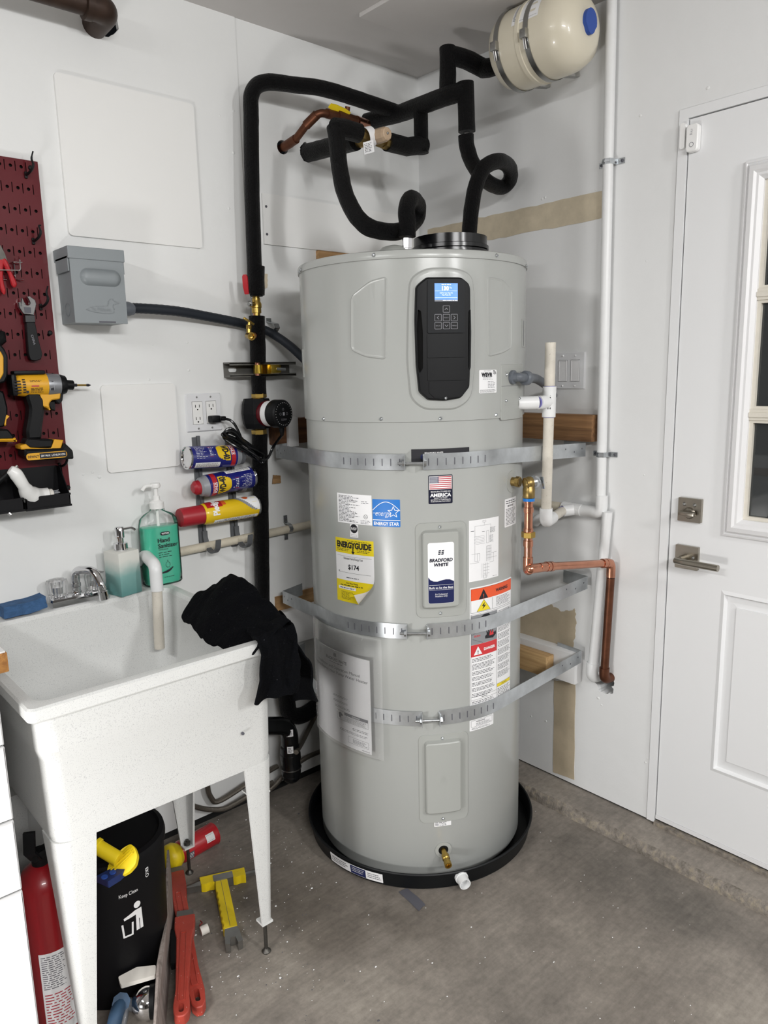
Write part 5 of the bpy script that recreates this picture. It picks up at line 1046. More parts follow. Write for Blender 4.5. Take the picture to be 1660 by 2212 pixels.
# double outlet with a plug
oc = LW(440, 891)
ol = thing('wall_outlet', 'white double power outlet plate on the left wall, black plug in its right socket', 'outlet', (oc.x, 0, oc.z-.06)); U, V_ = oc.x, oc.z; s = Sheet()
o1 = rr(U-.060, V_-.058, U+.060, V_+.058, .004); o2 = rr(U-.056, V_-.054, U+.056, V_+.054, .003); s.loft(o1, o2, 0, .006); s.poly(o2, .006, None, 0, holes=[rr(U+d-.0175, V_-.0345, U+d+.0175, V_+.0345, .001) for d in (-.023, .023)]); s.build('cover_plate', 'plate_grey', ol, mapL(0, 0))
for d in (-.023, .023):
    s = Sheet(); s.rect(U+d-.0165, V_-.0335, U+d+.0165, V_+.0335, .0072, 0, 0, r=.001)
    for vz in (.017, -.020):
        for du_ in (-.0065, .0065): s.rect(U+d+du_-.0011, V_+vz-.001, U+d+du_+.0011, V_+vz+.0075, .0074, None, 1)
        s.poly(circ(U+d, V_+vz-.007, .0024, 10), .0074, None, 1)
    s.build('receptacle', ['soap_white', 'hole_dark'], ol, mapL(0, 0))
    for dv_ in (-.047, .047): screw(ol, (U+d, -.006, V_+dv_), (0, -1, 0), .003, 'steel')
bm = NB(); q = LW(464, 905, .02); bx(bm, (q.x-.002, -.022, q.z), (.030, .028, .021), bev=.004); bx(bm, (q.x+.018, -.034, q.z+.001), (.022, .014, .014), bev=.004); ob('power_plug', bm, 'plastic_black', cord)

# ================================================================ red tool pegboard
pbx = -1.352; pz1 = LW(73, 349, .008).z; pz0 = LW(152, 1058, .008).z; pbw = .30; PB = .012
board = thing('pegboard', 'dark red metal pegboard with holes and slots on the left wall', 'pegboard', (pbx-pbw/2, 0, pz0))
holes = []; gx = .0254
for i in range(11):
    for j in range(33):
        u = pbx-.012-i*gx*.98; v = pz1-.018-j*gx*1.0
        if u < pbx-pbw+.01 or v < pz0+.01: continue
        if j % 2 == 0 and False: continue
        if (j % 4) in (0, 2): holes.append(circ(u-.004-(.0 if j % 4 == 0 else gx/2), v, .0042, 8))
        else: pass
for i in range(10):
    for j in range(16):
        u = pbx-.030-i*gx*.98+(gx/2 if j % 2 else 0); v = pz1-.018-j*2*gx*1.0
        if u > pbx-.014 or v < pz0+.03: continue
        holes.append(rr(u-.0011, v-.012, u+.0011, v+.012, .001, 2))
s = Sheet(); s.poly([(pbx-pbw, pz0), (pbx, pz0), (pbx, pz1), (pbx-pbw, pz1)], PB, PB-.0016, 0, holes=holes); s.rect(pbx-.0016, pz0, pbx, pz1, PB-.001, .0); s.rect(pbx-pbw, pz1-.0016, pbx, pz1, PB-.001, 0); s.rect(pbx-pbw, pz0, pbx, pz0+.0016, PB-.001, 0)
s.build('board_panel', 'red_metal', board, mapL(0, 0), smooth=False)
s = Sheet(); s.rect(pbx-pbw+.003, pz0+.003, pbx-.003, pz1-.003, .003, .0005); s.build('backing', 'black_gap', board, mapL(0, 0), smooth=False)
for px, py in ((66, 363), (108, 719), (147, 1053)):
    bm = NB(); p = LW(px, py, PB); lathe(bm, [(.0062, 0), (.006, .002), (.004, .004), (0, .0045)], p, (0, -1, 0), 14); ob('mounting_screw', bm, 'plastic_black', board)
def hook(pix, label, h=.05):
    p = LW(*pix, PB); bm = NB(); tube(bm, spline([p+Vector((0, .004, 0)), p+Vector((0, -.012, -.004)), p+Vector((.004, -.034, .002)), p+Vector((.008, -.040, .014)), p+Vector((.006, -.038, .028)), p+Vector((.010, -.042, h))], 6), [.0032]*20+[.0026]*6+[.0018]*5, 8); bx(bm, p+Vector((0, -.003, -.004)), (.007, .006, .016), bev=.0015)
    tag(ob('peg_hook', bm, 'plastic_black'), label, 'hook', 'black peg hooks on the red board')
hook((55, 375), 'black peg hook at the top right corner of the red pegboard', .045)
hook((71, 518), 'black peg hook on the red board above the pliers rack', .030)
hook((87, 660), 'black peg hook on the red board right of the adjustable wrench', .045)
hook((128, 1003), 'black peg hook on the red board under the impact driver battery', .02)
# wire rack with pliers
wr = thing('wire_rack', 'bright bent wire hook rack holding the red pliers on the pegboard', 'rack', LW(40, 590, PB))
def wires(parent, lst, r=.0016, m='chrome'):
    for L_ in lst:
        bm = NB(); tube(bm, fillet([LW(px, py, off) for px, py, off in L_], .004, 3), r, 8); ob('wire', bm, m, parent)
wires(wr, [[(-12, 567, .016), (8, 567, .016)], [(28, 566, PB), (28, 566, .03), (48, 567, .03)], [(-10, 583, .045), (44, 584, .045), (43, 563, .045), (40, 555, .03)], [(33, 600, .016), (30, 570, .020)], [(-10, 603, .016), (15, 604, .016)], [(35, 604, .016), (52, 605, .030)]])
pl = thing('pliers', 'red-handled pliers hanging on the wire rack of the pegboard', 'pliers', LW(10, 570, .03))
bm = NB(); ribbon(bm, [LW(-4, 530, .030), LW(2, 548, .030), LW(6, 562, .030)], Vector((.016, 0, 0)), .010, wid=[.5, 1, 1]); ob('jaws', bm, 'dark_steel', pl)
for pth in ([(6, 560), (14, 575), (22, 592), (29, 610), (31, 621)], [(2, 562), (0, 590), (4, 615), (9, 636)]):
    bm = NB(); P = spline([LW(px, py, .032) for px, py in pth], 5); tube(bm, P, [.0062+.001*math.sin(i*.5) for i in range(len(P)-3)]+[.0055, .004, .002], 10); ob('handle', bm, 'red_plastic', pl)
# adjustable wrench
aw = thing('adjustable_wrench', 'chrome adjustable wrench with black grip hanging head up on the pegboard', 'wrench', LW(62, 700, .03))
def ppoly(pix, off): return [((p := LW(a, b, off)).x, p.z) for a, b in pix]
def plate(parent, name, pix, h0, h1, m, off=.03, holes=(), bev=.0015, rd=0):
    pts = ppoly(pix, off)
    if rd: pts = round2(pts, rd, 3)
    s = Sheet(); s.loft(pts, inset2(pts, bev), h1-bev, h1); s.poly(inset2(pts, bev), h1, None, 0, holes=[ppoly(h, off) for h in holes])
    A = [(a, b) for a, b in pts]; s.loft(A, A, h0, h1-bev); s.poly(pts, h0); return s.build(name, m, parent, mapL(0, 0), angle=40)
plate(aw, 'head', [(50, 679), (40, 664), (39, 653), (44, 651), (46, 662), (54, 658), (62, 660), (64, 654), (60, 646), (56, 640), (65, 641), (75, 648), (78, 658), (72, 681)], .022, .034, 'chrome', rd=.002)
plate(aw, 'moving_jaw', [(43, 662), (46, 643), (52, 653), (55, 657), (51, 660)], .023, .035, 'chrome')
s = Sheet(); a = LW(53, 667, .034); s.rect(a.x-.001, a.z-.010, a.x+.015, a.z+.004, .0345, .034); s.build('worm_screw', 'ink_grey', aw, mapP((0, 0, 0), (1, 0, 0), (0, 0, 1), (0, -1, 0)))
plate(aw, 'collar', [(52, 681), (74, 681), (75, 697), (53, 697)], .020, .037, 'plastic_black_gloss')
plate(aw, 'grip', [(55, 696), (74, 696), (82, 735), (90, 765), (87, 776), (76, 780), (64, 778), (60, 765), (58, 740)], .020, .037, 'plastic_black', rd=.004)
a = LW(72, 734, .037); s = Sheet(); s.text('CHINA', a.x, a.z, .008, .0375, 0, ang=rad(-80)); s.build('grip_print', 'ink_light', aw, mapL(0, 0))
# impact driver
dr = thing('impact_driver', 'yellow and black cordless impact driver hanging on the pegboard with a long bit', 'power tool', LW(90, 900, .05))
OFF = .055
def dplate(name, pix, hw, m, holes=(), off=OFF, rd=.004, bev=.004, parent=dr): return plate(parent, name, pix, off-hw, off+hw, m, off, holes, bev, rd)
def dax(px, py): return LW(px, py, OFF)
ra = dax(24, 832); rb = dax(142, 831); axd = (rb-ra).normalized(); LL = (rb-ra).length
bm = NB(); lathe(bm, [(0, 0), (.018, .002), (.0265, .012), (.029, .03), (.0295, LL*.62)], ra, axd, 28, 0); lathe(bm, [(.0295, LL*.62), (.0300, LL*.64), (.0275, LL*.86), (.024, LL*.88)], ra, axd, 28, 1); lathe(bm, [(.0255, LL*.86), (.0265, LL*.90), (.023, LL*.985), (.016, LL)], ra, axd, 28, 2); hs = ob('motor_housing', bm, ['tool_yellow', 'tool_grey', 'plastic_black'], dr)
bm = NB(); bx(bm, dax(60, 812)+Vector((0, -.004, .008)), (.075, .036, .010), bev=.004); bx(bm, dax(26, 832), (.014, .050, .054), bev=.008); ob('rubber_back', bm, 'plastic_black', dr)
mh = lambda u, v, h: dax(80, 834)+Vector((u, -.0298*math.cos(v/.0298)-h, .0298*math.sin(v/.0298)))
s = Sheet()
for k in range(5): s.rect(-.062+.0*k, .012-.0075*k, -.046, .0155-.0075*k, .0008, None, 0)
for k in range(6): s.rect(-.042, .016-.0065*k, -.035, .0195-.0065*k, .0008, None, 0)
s.rect(-.034, -.018, -.028, .020, .0008, None, 0); s.fine(-.024, .020, .004, .010, 3, .0008, 0, .5, .3, 3); s.rect(-.022, -.001, -.004, .002, .0008, None, 1); s.fine(-.024, -.003, .010, -.017, 4, .0008, 0, .5, .2, 5); s.frame(.022, -.014, .034, .014, .002, .0012, .0, 2, .003); s.rect(.024, -.012, .032, .012, .0010, None, 0)
s.build('housing_print', ['ink', 'flag_red', 'tool_grey'], hs, mh)
dplate('grip', [(52, 848), (80, 846), (92, 862), (93, 880), (90, 905), (87, 925), (86, 948), (55, 950), (53, 930), (58, 905), (60, 880), (54, 862)], .018, 'plastic_black', rd=.006, bev=.006)
dplate('trigger_frame', [(81, 848), (128, 846), (126, 862), (108, 864), (102, 872), (105, 888), (98, 880), (86, 878), (82, 868)], .0165, 'tool_yellow', bev=.003)
dplate('trigger', [(103, 866), (118, 866), (117, 880), (118, 888), (108, 886), (102, 876)], .010, 'plastic_black', bev=.003)
dplate('light_shroud', [(122, 850), (134, 846), (132, 866), (124, 874), (116, 866)], .014, 'plastic_black', bev=.003)
dplate('foot', [(55, 945), (88, 948), (110, 948), (108, 966), (60, 968), (48, 960)], .022, 'plastic_black')
dplate('battery_rails', [(38, 962), (50, 958), (60, 966), (104, 968), (112, 948), (131, 950), (125, 968), (40, 970)], .024, 'tool_yellow', bev=.002, rd=.002)
dplate('battery', [(46, 969), (126, 967), (132, 955), (150, 972), (152, 990), (60, 994), (46, 985)], .030, 'plastic_black', bev=.005, rd=.005)
a = dax(95, 982); s = Sheet(); s.rect(a.x-.052, a.z-.0085, a.x+.048, a.z+.0085, OFF+.0308, None, 0, r=.007); s.rect(a.x-.020, a.z-.0065, a.x+.046, a.z+.0065, OFF+.0310, None, 1); s.text('DEWALT', a.x-.035, a.z, .0085, OFF+.0312, 1, bold=.03, width=.026); s.text('20V MAX  LITHIUM ION', a.x+.013, a.z, .0072, OFF+.0314, 2, bold=.01, width=.060); s.build('battery_badge', ['tool_yellow', 'ink', 'white_print'], dr, mapL(0, 0))
bm = NB(); c0 = dax(140, 831); c1 = dax(158, 832); cyl(bm, c0, c1, .0125, seg=20, bev=.001); ob('chuck', bm, 'plastic_black', dr)
bm = NB(); cyl(bm, c1, dax(166, 832), .004, seg=8); cyl(bm, dax(166, 832), dax(186, 832), .0026, seg=8, mi=1); lathe(bm, [(.0026, 0), (.0034, .003), (.0034, .007), (.0005, .013)], dax(186, 832), axd, 8, 0); ob('driver_bit', bm, ['ink', 'brass'], dr)
# second cordless tool, mostly out of frame
d2 = thing('cordless_drill', 'black and yellow cordless tool cut off by the left edge of the photo', 'power tool', LW(0, 850, .05))
def d2p(name, pix, hw, m, rd=.004): return plate(d2, name, pix, .05-hw, .05+hw, m, .05, (), .004, rd)
d2p('tool_body', [(-70, 742), (-10, 740), (3, 755), (10, 770), (10, 812), (4, 826), (-12, 830), (-70, 828)], .030, 'plastic_black')
d2p('yellow_shell', [(-60, 756), (-5, 758), (2, 772), (2, 808), (-6, 822), (-60, 822)], .032, 'tool_yellow')
d2p('grip', [(-30, 826), (4, 848), (12, 880), (12, 900), (4, 922), (-36, 924)], .020, 'plastic_black')
d2p('yellow_accent', [(4, 905), (13, 896), (11, 900), (8, 920), (4, 918)], .021, 'tool_yellow', rd=.001)
d2p('battery', [(-70, 928), (10, 926), (22, 940), (24, 948), (-70, 950)], .030, 'plastic_black'); d2p('battery_rail', [(-70, 946), (20, 946), (26, 944), (30, 953), (-70, 953)], .032, 'tool_yellow', rd=.001)
bm = NB(); tube(bm, [LW(-20, 742, .05), LW(2, 728, .05), LW(6, 716, .05)], [.02, .016, .006], 12); ob('nozzle', bm, 'plastic_black', d2)
# hanging bins
def bin_(x0p, x1p, ytop, label):
    d = .10; A = LW(x0p, ytop, d).x; B = LW(x1p, ytop, d).x; zb = LW(x0p, ytop+72, d).z; zt = LW(x0p, ytop, d).z
    t = thing('storage_bin', label, 'bin', ((A+B)/2, -d/2, zb), 'black hanging bins under the pegboard')
    zf = zb+.032; zk = zb+.10; th = .0025
    bm = NB(); bx(bm, ((A+B)/2, -(PB+d)/2, zb+th/2), (B-A, d-PB, th)); bx(bm, ((A+B)/2, -PB-th/2, (zb+zk)/2), (B-A, th, zk-zb)); bx(bm, ((A+B)/2, -d+th/2, (zb+zf)/2), (B-A, th, zf-zb)); ob('shell', bm, 'bin_black', t, smooth=False)
    for xx in (A, B-th):
        s = Sheet(); s.poly([(PB, zb), (d, zb), (d, zf), (PB+.035, zk-.004), (PB+.03, zk), (PB, zk)], th, 0); s.build('side', 'bin_black', t, mapP((xx, 0, 0), (0, -1, 0), (0, 0, 1), (1, 0, 0)), smooth=False)
    bm = NB(); bx(bm, ((A+B)/2, -d+.001, zf), (B-A+.003, .005, .005)); bx(bm, ((A+B)/2, -d-.001, zb+.003), (B-A+.003, .004, .005)); ob('rim', bm, 'bin_black', t, smooth=False)
    return t, A, B, zb, d
b1, A_, B_, zb_, d_ = bin_(50, 148, 1034, 'right black hanging bin below the red pegboard, holding the white brush')
bin_(-52, 47, 1046, 'left black hanging bin below the red pegboard, cut off by the frame')
# white electric brush in the right bin
wb = thing('cleaning_brush', 'white curved electric cleaning brush lying in the right black bin', 'brush', LW(70, 1080, .05))
P = spline([LW(20, 1014, .11), LW(34, 1024, .11), LW(50, 1048, .105), LW(64, 1068, .085), LW(84, 1074, .068), LW(106, 1073, .068)], 8)
bm = NB(); n = len(P); rs = [.010+.006*min(1, i/8) for i in range(9)]+[.016-.002*math.sin((i-9)/8) for i in range(9, 18)]+[.016+.008*min(1, (i-18)/7) for i in range(18, n)]; rs[0] = .004; rs[-1] = .019; tube(bm, P, rs[:n], 18); ob('brush_body', bm, 'soap_white', wb)
e0 = LW(104, 1073, .068); e1 = LW(113, 1073, .068); bm = NB(); cyl(bm, e0, e1, .0205, seg=24, bev=.002); ob('brush_collar', bm, 'paper_warm', wb)
bm = NB(); R_ = random.Random(3)
for k in range(46): a_ = R_.random()*2*PI; q = .018*math.sqrt(R_.random()); o_ = Vector((0, math.cos(a_)*q, math.sin(a_)*q)); cyl(bm, e1+o_, e1+o_*1.1+Vector((.016, 0, 0)), .0011, seg=5)
ob('bristles', bm, 'can_grey', wb, kind='stuff')
# pen-like tools poking out of the left bin
for a, b, r, m, nm, lab in (((-10, 1046), (38, 1006), .007, 'plastic_black', 'hand_tool', 'black tool with a steel tip leaning over the white brush'), ((-8, 1085), (24, 1112), .003, 'steel', 'nut_driver', 'thin steel tool lying across the left black bin')):
    p, q = LW(*a, .09), LW(*b, .10); t = thing(nm, lab, 'tool', p); bm = NB(); cyl(bm, p, p.lerp(q, .86), r, r*.9, 12); ob('shaft', bm, m, t); bm = NB(); cyl(bm, p.lerp(q, .84), q, r*.55 if m != 'steel' else r*1.7, seg=10); ob('tip', bm, 'steel', t)

# ================================================================ spray can holder and cans
CO = .062
def rail(x0, y0, x1, y1, label):
    t = thing('can_rail', label, 'rack', LW(x1, y1, 0), 'grey can holder rails')
    a, b = LW(x0, y0, .004), LW(x1, y1, .004); xm = (a.x+b.x)/2; zt, zb = a.z, b.z
    bm = NB(); bx(bm, (xm, -.004, (zt+zb)/2), (.020, .008, zt-zb), bev=.001); bx(bm, (xm+.006, -.011, (zt+zb)/2+.004), (.010, .008, zt-zb), bev=.001); ob('rail_strip', bm, 'strut2', t, smooth=False)
    return t, xm+.006
mat('strut2', '5b5d60', .5)
r1, x1_ = rail(413, 945, 447, 1190, 'left grey plastic can holder rail on the wall, with open hooks'); r2, x2_ = rail(482, 945, 517, 1178, 'right grey plastic can holder rail on the wall, with open hooks')
def chook(t, x, z, r=.036):
    bm = NB(); c = Vector((x, -.010-r-.006, z)); P = [Vector((x, -.012, z+.020))]+[c+Vector((0, math.cos(a_)*r, math.sin(a_)*r)) for a_ in [rad(0-k*15) for k in range(0, 11)]]+[c+Vector((0, -r*1.02, .004))]
    P[1] = Vector((x, -.013, z)); ribbon(bm, P[0:], Vector((.016, 0, 0)), .006); ob('can_hook', bm, 'strut2', t)
zz = [LW(452, 985, CO).z, LW(478, 1045, CO).z, LW(478, 1105, CO).z]
zh = LW(450, 1155, .05).z
for t, x, py in ((r1, x1_, (430, 1160)), (r2, x2_, (505, 1148))):
    for z in zz: chook(t, x, z, .034)
    chook(t, x, LW(*py, .045).z-.012, .040)
def can(name, A, B, r, prof, mats, label, decor, roll=0.0):
    a, b = LW(*A, CO), LW(*B, CO); d = (b-a); L = d.length; d.normalize(); t = thing(name, label, 'spray can', a.lerp(b, .5)-Vector((0, 0, r)), 'spray cans in the wall holder')
    for nm, pr, m in prof(L, r): bm = NB(); lathe(bm, pr, a, d, 36, cap=False); ob(nm, bm, m, t)
    up_ = Vector((0, 0, 1)); sd = up_.cross(d).normalized()      # sd: horizontal, away from d's left
    fr_ = -sd if sd.y > 0 else sd
    def mc(u, v, h): a_ = ((v if d.x > 0 else -v)+roll)/r; return a+d*u+(fr_*math.cos(a_)+up_*math.sin(a_))*(r+h)
    decor(t, mc, L, r); return t
def lub(t, mc, L, r, flip=False):
    R2 = r
    s = Sheet(); f = (lambda u: u)
    K = 10
    def band(u0, u1, v0, v1, h, mi):
        n = max(1, int(abs(v1-v0)/.004))
        for k in range(n): s.rect(u0, v0+(v1-v0)*k/n, u1, v0+(v1-v0)*(k+1)/n, h, None, mi)
    band(L*.72, L*.80, -.05, .06, .0004, 1)                         # red bonus band
    s.text('BONUS', L*.745, .006, .0135, .0007, 2, bold=.02, ang=rad(-90), width=.034); s.text('SMART STRAW', L*.782, .006, .006, .0007, 2, ang=rad(-90), width=.034)
    n = 18
    for k in range(n):                                              # yellow shield
        v0 = -.028+.058*k/n; v1 = -.028+.058*(k+1)/n; vm = (v0+v1)/2; wdt = L*.23*(1-max(0, abs(vm-.001)/.031)**4)
        s.rect(L*.70-wdt, v0, L*.70, v1, .0004, None, 0)
    s.text('WD-40', L*.63, .001, .028, .0008, 3, bold=.06, ang=rad(-90), width=.050)
    s.rect(L*.33, -.014, L*.40, .020, .0004, None, 1); s.fine(L*.34, .018, L*.395, -.012, 6, .0006, 2, .5, .2, 4); s.rect(L*.41, -.010, L*.435, .016, .0004, None, 2)
    s.fine(L*.10, .022, L*.30, -.020, 9, .0005, 2, .3, .5, 6)
    for k in range(8): s.rect(L*.08, -.052+k*.0025, L*.52, -.0495+k*.0025, .0004, None, 2)
    s.fine(L*.10, -.034, L*.5, -.050, 5, .0006, 3, .5, .2, 8)
    s.build('can_print', ['can_yellow', 'can_red', 'white_print', 'ink'], t, mc)
def prof_l(L, r): return [('can_body', [(r*.98, .003), (r, .006), (r, L*.84)], 'can_blue'), ('can_base', [(0, .006), (r*.86, .004), (r*.92, 0), (r*1.02, 0), (r*1.02, .005), (r, .007)], 'chrome'), ('can_shoulder', [(r, L*.84), (r*1.0, L*.85), (r*.9, L*.88), (r*.85, L*.93), (r*.6, L*.965)], 'can_grey'), ('can_cap', [(r*.62, L*.93), (r*.66, L*.95), (r*.62, L*1.02), (r*.4, L*1.06), (0, L*1.07)], 'red_cap')]
can('spray_can', (402, 989), (521, 984), .0335, prof_l, None, 'top blue and yellow lubricant can with its silver base facing left', lambda t, mc, L, r: lub(t, mc, L, r), .018)
can('spray_can', (544, 1030), (424, 1054), .0335, prof_l, None, 'middle blue and yellow lubricant can with its red nozzle facing left', lambda t, mc, L, r: lub(t, mc, L, r, True))
def prof_p(L, r): return [('can_body', [(r*.98, .003), (r, .006), (r, L*.66), (r*.96, L*.70), (r*.90, L*.725)], 'can_yellow'), ('can_base', [(0, .006), (r*.86, .004), (r*.92, 0), (r*1.02, 0), (r*1.02, .005), (r, .007)], 'chrome'), ('can_cap', [(r*.90, L*.71), (r*.86, L*.73), (r*.86, L*.97), (r*.80, L*1.0), (0, L*1.0)], 'red_cap')]
def pol(t, mc, L, r):
    s = Sheet(); n = 14
    for k in range(n):
        v0 = -.004+.062*k/n; v1 = -.004+.062*(k+1)/n; s.rect(L*.02, v0, L*(.10+.24*(k/n)**.7), v1, .0004, None, 0); s.rect(L*.02, v0, L*(.06+.24*(k/n)**.8), v1, .0006, None, 1)
        if k > 5: s.rect(L*.50, v0, L*.70, v1, .0004, None, 2)
        if 6 < k < 12: s.rect(L*.45, v0, L*.50, v1, .0004, None, 4)
    s.poly(circ(L*.17, .046, .010, 14, .010), .0008, None, 4); s.rect(L*.05, .022, L*.11, .040, .0008, None, 5); s2_ = Sheet(); s2_.text('Pledge', L*.60, -.026, .030, .0008, 0, bold=.05, ang=rad(-90), width=.058); s2_.build('brand_print', 'white_print', t, mc)
    for k in range(5): s.rect(L*.04, -.034+k*.003, L*.62, -.031+k*.003, .0004, None, 1)
    s.fine(L*.08, -.020, L*.6, -.034, 3, .0006, 3, .5, .3, 5)
    s.build('can_print', ['can_grey', 'white_print', 'can_red', 'ink', 'can_orange', 'yellow_print'], t, lambda u, v, h: mc(u, -v, h))
can('spray_can', (553, 1093), (388, 1119), .0335, prof_p, None, 'bottom yellow polish can with a long red cap', pol)

# ================================================================ cream pipe along the left wall and its outlet into the tub
a = LW(330, 1205, .021); b = LW(672, 1131, .021); zc = (a.z+b.z)/2
dp_ = thing('drain_pipe', 'cream plastic pipe running low along the left wall and turning down into the sink', 'pipe', (a.x, -.021, zc))
pe0 = LW(300, 1210, .021); bm = NB(); cyl(bm, Vector((pe0.x, -.021, a.z)), Vector((-.42, -.021, b.z)), .0135, seg=20); ob('pipe_run', bm, 'pvc_cream', dp_)
sp0 = at(336, 1230, 1, -.17); sp1 = at(345, 1400, 1, -.17); E = Vector((sp0.x, -.17, sp0.z+.012))
bm = NB(); tube(bm, fillet([Vector((pe0.x-.002, -.03, a.z)), Vector((pe0.x+.004, -.06, E.z+.006)), E, Vector((sp0.x, -.17, sp0.z-.06))], .022, 8), .0172, 20); ob('elbow', bm, 'pvc', dp_)
bm = NB(); tube(bm, [Vector((sp0.x, -.17, sp0.z-.05)), Vector((sp1.x, -.17, sp1.z))], .0142, 20); ob('spout', bm, 'pvc_old', dp_)
for px, py in ((617, 1142), (307, 1195)):
    q = LW(px, py, 0); z_ = a.z+(b.z-a.z)*(q.x-a.x)/(b.x-a.x); bm = NB()
    ribbon(bm, [Vector((q.x, -.002, z_+.042)), Vector((q.x, -.003, z_+.020)), Vector((q.x, -.010, z_+.0165)), Vector((q.x, -.021, z_+.0165)), Vector((q.x, -.032, z_+.010)), Vector((q.x, -.038, z_)), Vector((q.x, -.032, z_-.010)), Vector((q.x, -.021, z_-.0165)), Vector((q.x, -.010, z_-.0165)), Vector((q.x, -.003, z_-.020)), Vector((q.x, -.002, z_-.042))], Vector((.014, 0, 0)), .0018); sp = ob('pipe_strap', bm, 'zinc', dp_)
    for dz in (-.034, .034): screw(sp, (q.x, -.003, z_+dz), (0, -1, 0), .004, 'ink_grey')
# ================================================================ utility sink
TX0, TX1, TY0, TZ = -1.692, -1.112, -.690, .856     # rim outline and height
tub = thing('utility_sink', 'speckled white plastic utility sink on four tapered legs against the left wall', 'sink', ((TX0+TX1)/2, TY0/2, 0))
def ringv(bm, x0, x1, y0, y1, z, r, n=6):
    V = []
    for cx, cy, a in ((x1-r, y0+r, -90), (x1-r, y1-r, 0), (x0+r, y1-r, 90), (x0+r, y0+r, 180)):
        for k in range(n+1): t = rad(a+90*k/n); V.append(bm.verts.new((cx+r*math.cos(t), cy+r*math.sin(t), z)))
    return V
bm = NB()
by = -.008                                            # back edge near the wall
secs = [(TX0+.055, TX1-.055, TY0+.085, by-.135, .555, .03), (TX0+.040, TX1-.040, TY0+.062, by-.130, .558, .05), (TX0+.038, TX1-.038, TY0+.055, by-.098, .70, .05), (TX0+.034, TX1-.034, TY0+.048, by-.094, .72, .05), (TX0+.030, TX1-.030, TY0+.040, by-.088, TZ-.012, .03), (TX0+.024, TX1-.024, TY0+.032, by-.082, TZ-.002, .03), (TX0+.018, TX1-.018, TY0+.026, by-.074, TZ, .03),   # inside up to the rim
        (TX0+.004, TX1-.004, TY0+.004, by, TZ, .012), (TX0, TX1, TY0, by, TZ-.004, .014), (TX0, TX1, TY0, by, TZ-.026, .014), (TX0+.004, TX1-.004, TY0+.004, by, TZ-.030, .014),
        (TX0+.020, TX1-.020, TY0+.028, by-.004, TZ-.032, .035), (TX0+.022, TX1-.022, TY0+.028, by-.006, TZ-.110, .035), (TX0+.029, TX1-.029, TY0+.041, by-.03, TZ-.135, .035), (TX0+.033, TX1-.033, TY0+.045, by-.10, .555, .035), (TX0+.037, TX1-.037, TY0+.048, by-.11, .536, .035), (TX0+.05, TX1-.05, TY0+.07, by-.13, .532, .03)]
rings = [ringv(bm, *q) for q in secs]
for a, b in zip(rings, rings[1:]):
    n = len(a)
    for k in range(n): bm.faces.new((a[k], a[(k+1) % n], b[(k+1) % n], b[k]))
bm.faces.new(rings[0]); bm.faces.new(rings[-1])
basin = ob('basin', bm, 'tub_plastic', tub, angle=28)
# ribbed ledge at the back: small notches in a row
for i in range(26):
    x = TX0+.05+i*.0205
    if -1.60 < x < -1.33 and False: continue
    bm = NB(); bx(bm, (x, by-.070, TZ-.010), (.0155, .018, .014)); ob('ledge_notch', bm, 'tub_plastic', tub, smooth=False)
bm = NB(); cyl(bm, (at(524, 1584, 1, TY0+.04).x, TY0+.036, at(524, 1584, 1, TY0+.04).z), (at(524, 1584, 1, TY0+.04).x, TY0+.041, at(524, 1584, 1, TY0+.04).z), .0035, seg=10); ob('fixing_dot', bm, 'ink_grey', tub)
bm = NB(); cyl(bm, (-1.39, -.36, .558), (-1.39, -.36, .5625), .045, seg=32); cyl(bm, (-1.39, -.36, .56), (-1.39, -.36, .566), .03, seg=24); ob('strainer', bm, 'steel', tub)
for sx in (0, 1):
    for sy in (0, 1):
        ex = TX0+.033 if sx == 0 else TX1-.033; ey = TY0+.047 if sy == 0 else -.158; dx = 1 if sx == 0 else -1; dy = 1 if sy == 0 else -1
        bm = NB(); zt, zb = .540, .088
        wt, wb = .082, .030; tin = .018
        # angle profile leg, wide at the top and narrow at the bottom
        def ring_leg(z, f):
            w_ = wt+(wb-wt)*f; ox = ex+dx*tin*f; oy = ey+dy*tin*f; th = .006
            rc = .030*(1-.55*f); Q = [(w_, 0)]+[(rc*(1-math.sin(t_)), rc*(1-math.cos(t_))) for t_ in [PI/2*k/5 for k in range(6)]]+[(0, w_)]
            I = [(th, w_)]+[(th+(rc-th)*(1-math.sin(t_)), th+(rc-th)*(1-math.cos(t_))) for t_ in [PI/2*(5-k)/5 for k in range(6)]]+[(w_, th)]
            return [bm.verts.new((ox+dx*a_, oy+dy*b_, z)) for a_, b_ in Q+I]
        rgs = [ring_leg(zt+(zb-zt)*k/5, k/5) for k in range(6)]
        for a, b in zip(rgs, rgs[1:]):
            for k in range(len(a)): bm.faces.new((a[k], a[(k+1) % len(a)], b[(k+1) % len(a)], b[k]))
        bm.faces.new(rgs[0]); bm.faces.new(rgs[-1])
        f0 = ex+dx*(tin+wb*.5); f1 = ey+dy*(tin+wb*.5)
        bx(bm, (f0, f1, zb+.003), (wb*1.02, wb*1.02, .006)); bx(bm, (ex+dx*.035, ey+dy*.035, zt-.09), (.05, .05, .004))
        lg = ob('leg', bm, 'tub_plastic', tub, angle=30)
        bm = NB(); cyl(bm, (f0, f1, .008), (f0, f1, zb+.022), .0048, seg=10); lathe(bm, [(.011, 0), (.012, .003), (.006, .009), (.005, .012)], (f0, f1, 0), (0, 0, 1), 16); lathe(bm, [(.010, 0), (.010, .010), (.006, .012)], (f0, f1, zb+.005), (0, 0, 1), 6); ob('levelling_foot', bm, 'dark_steel', lg)
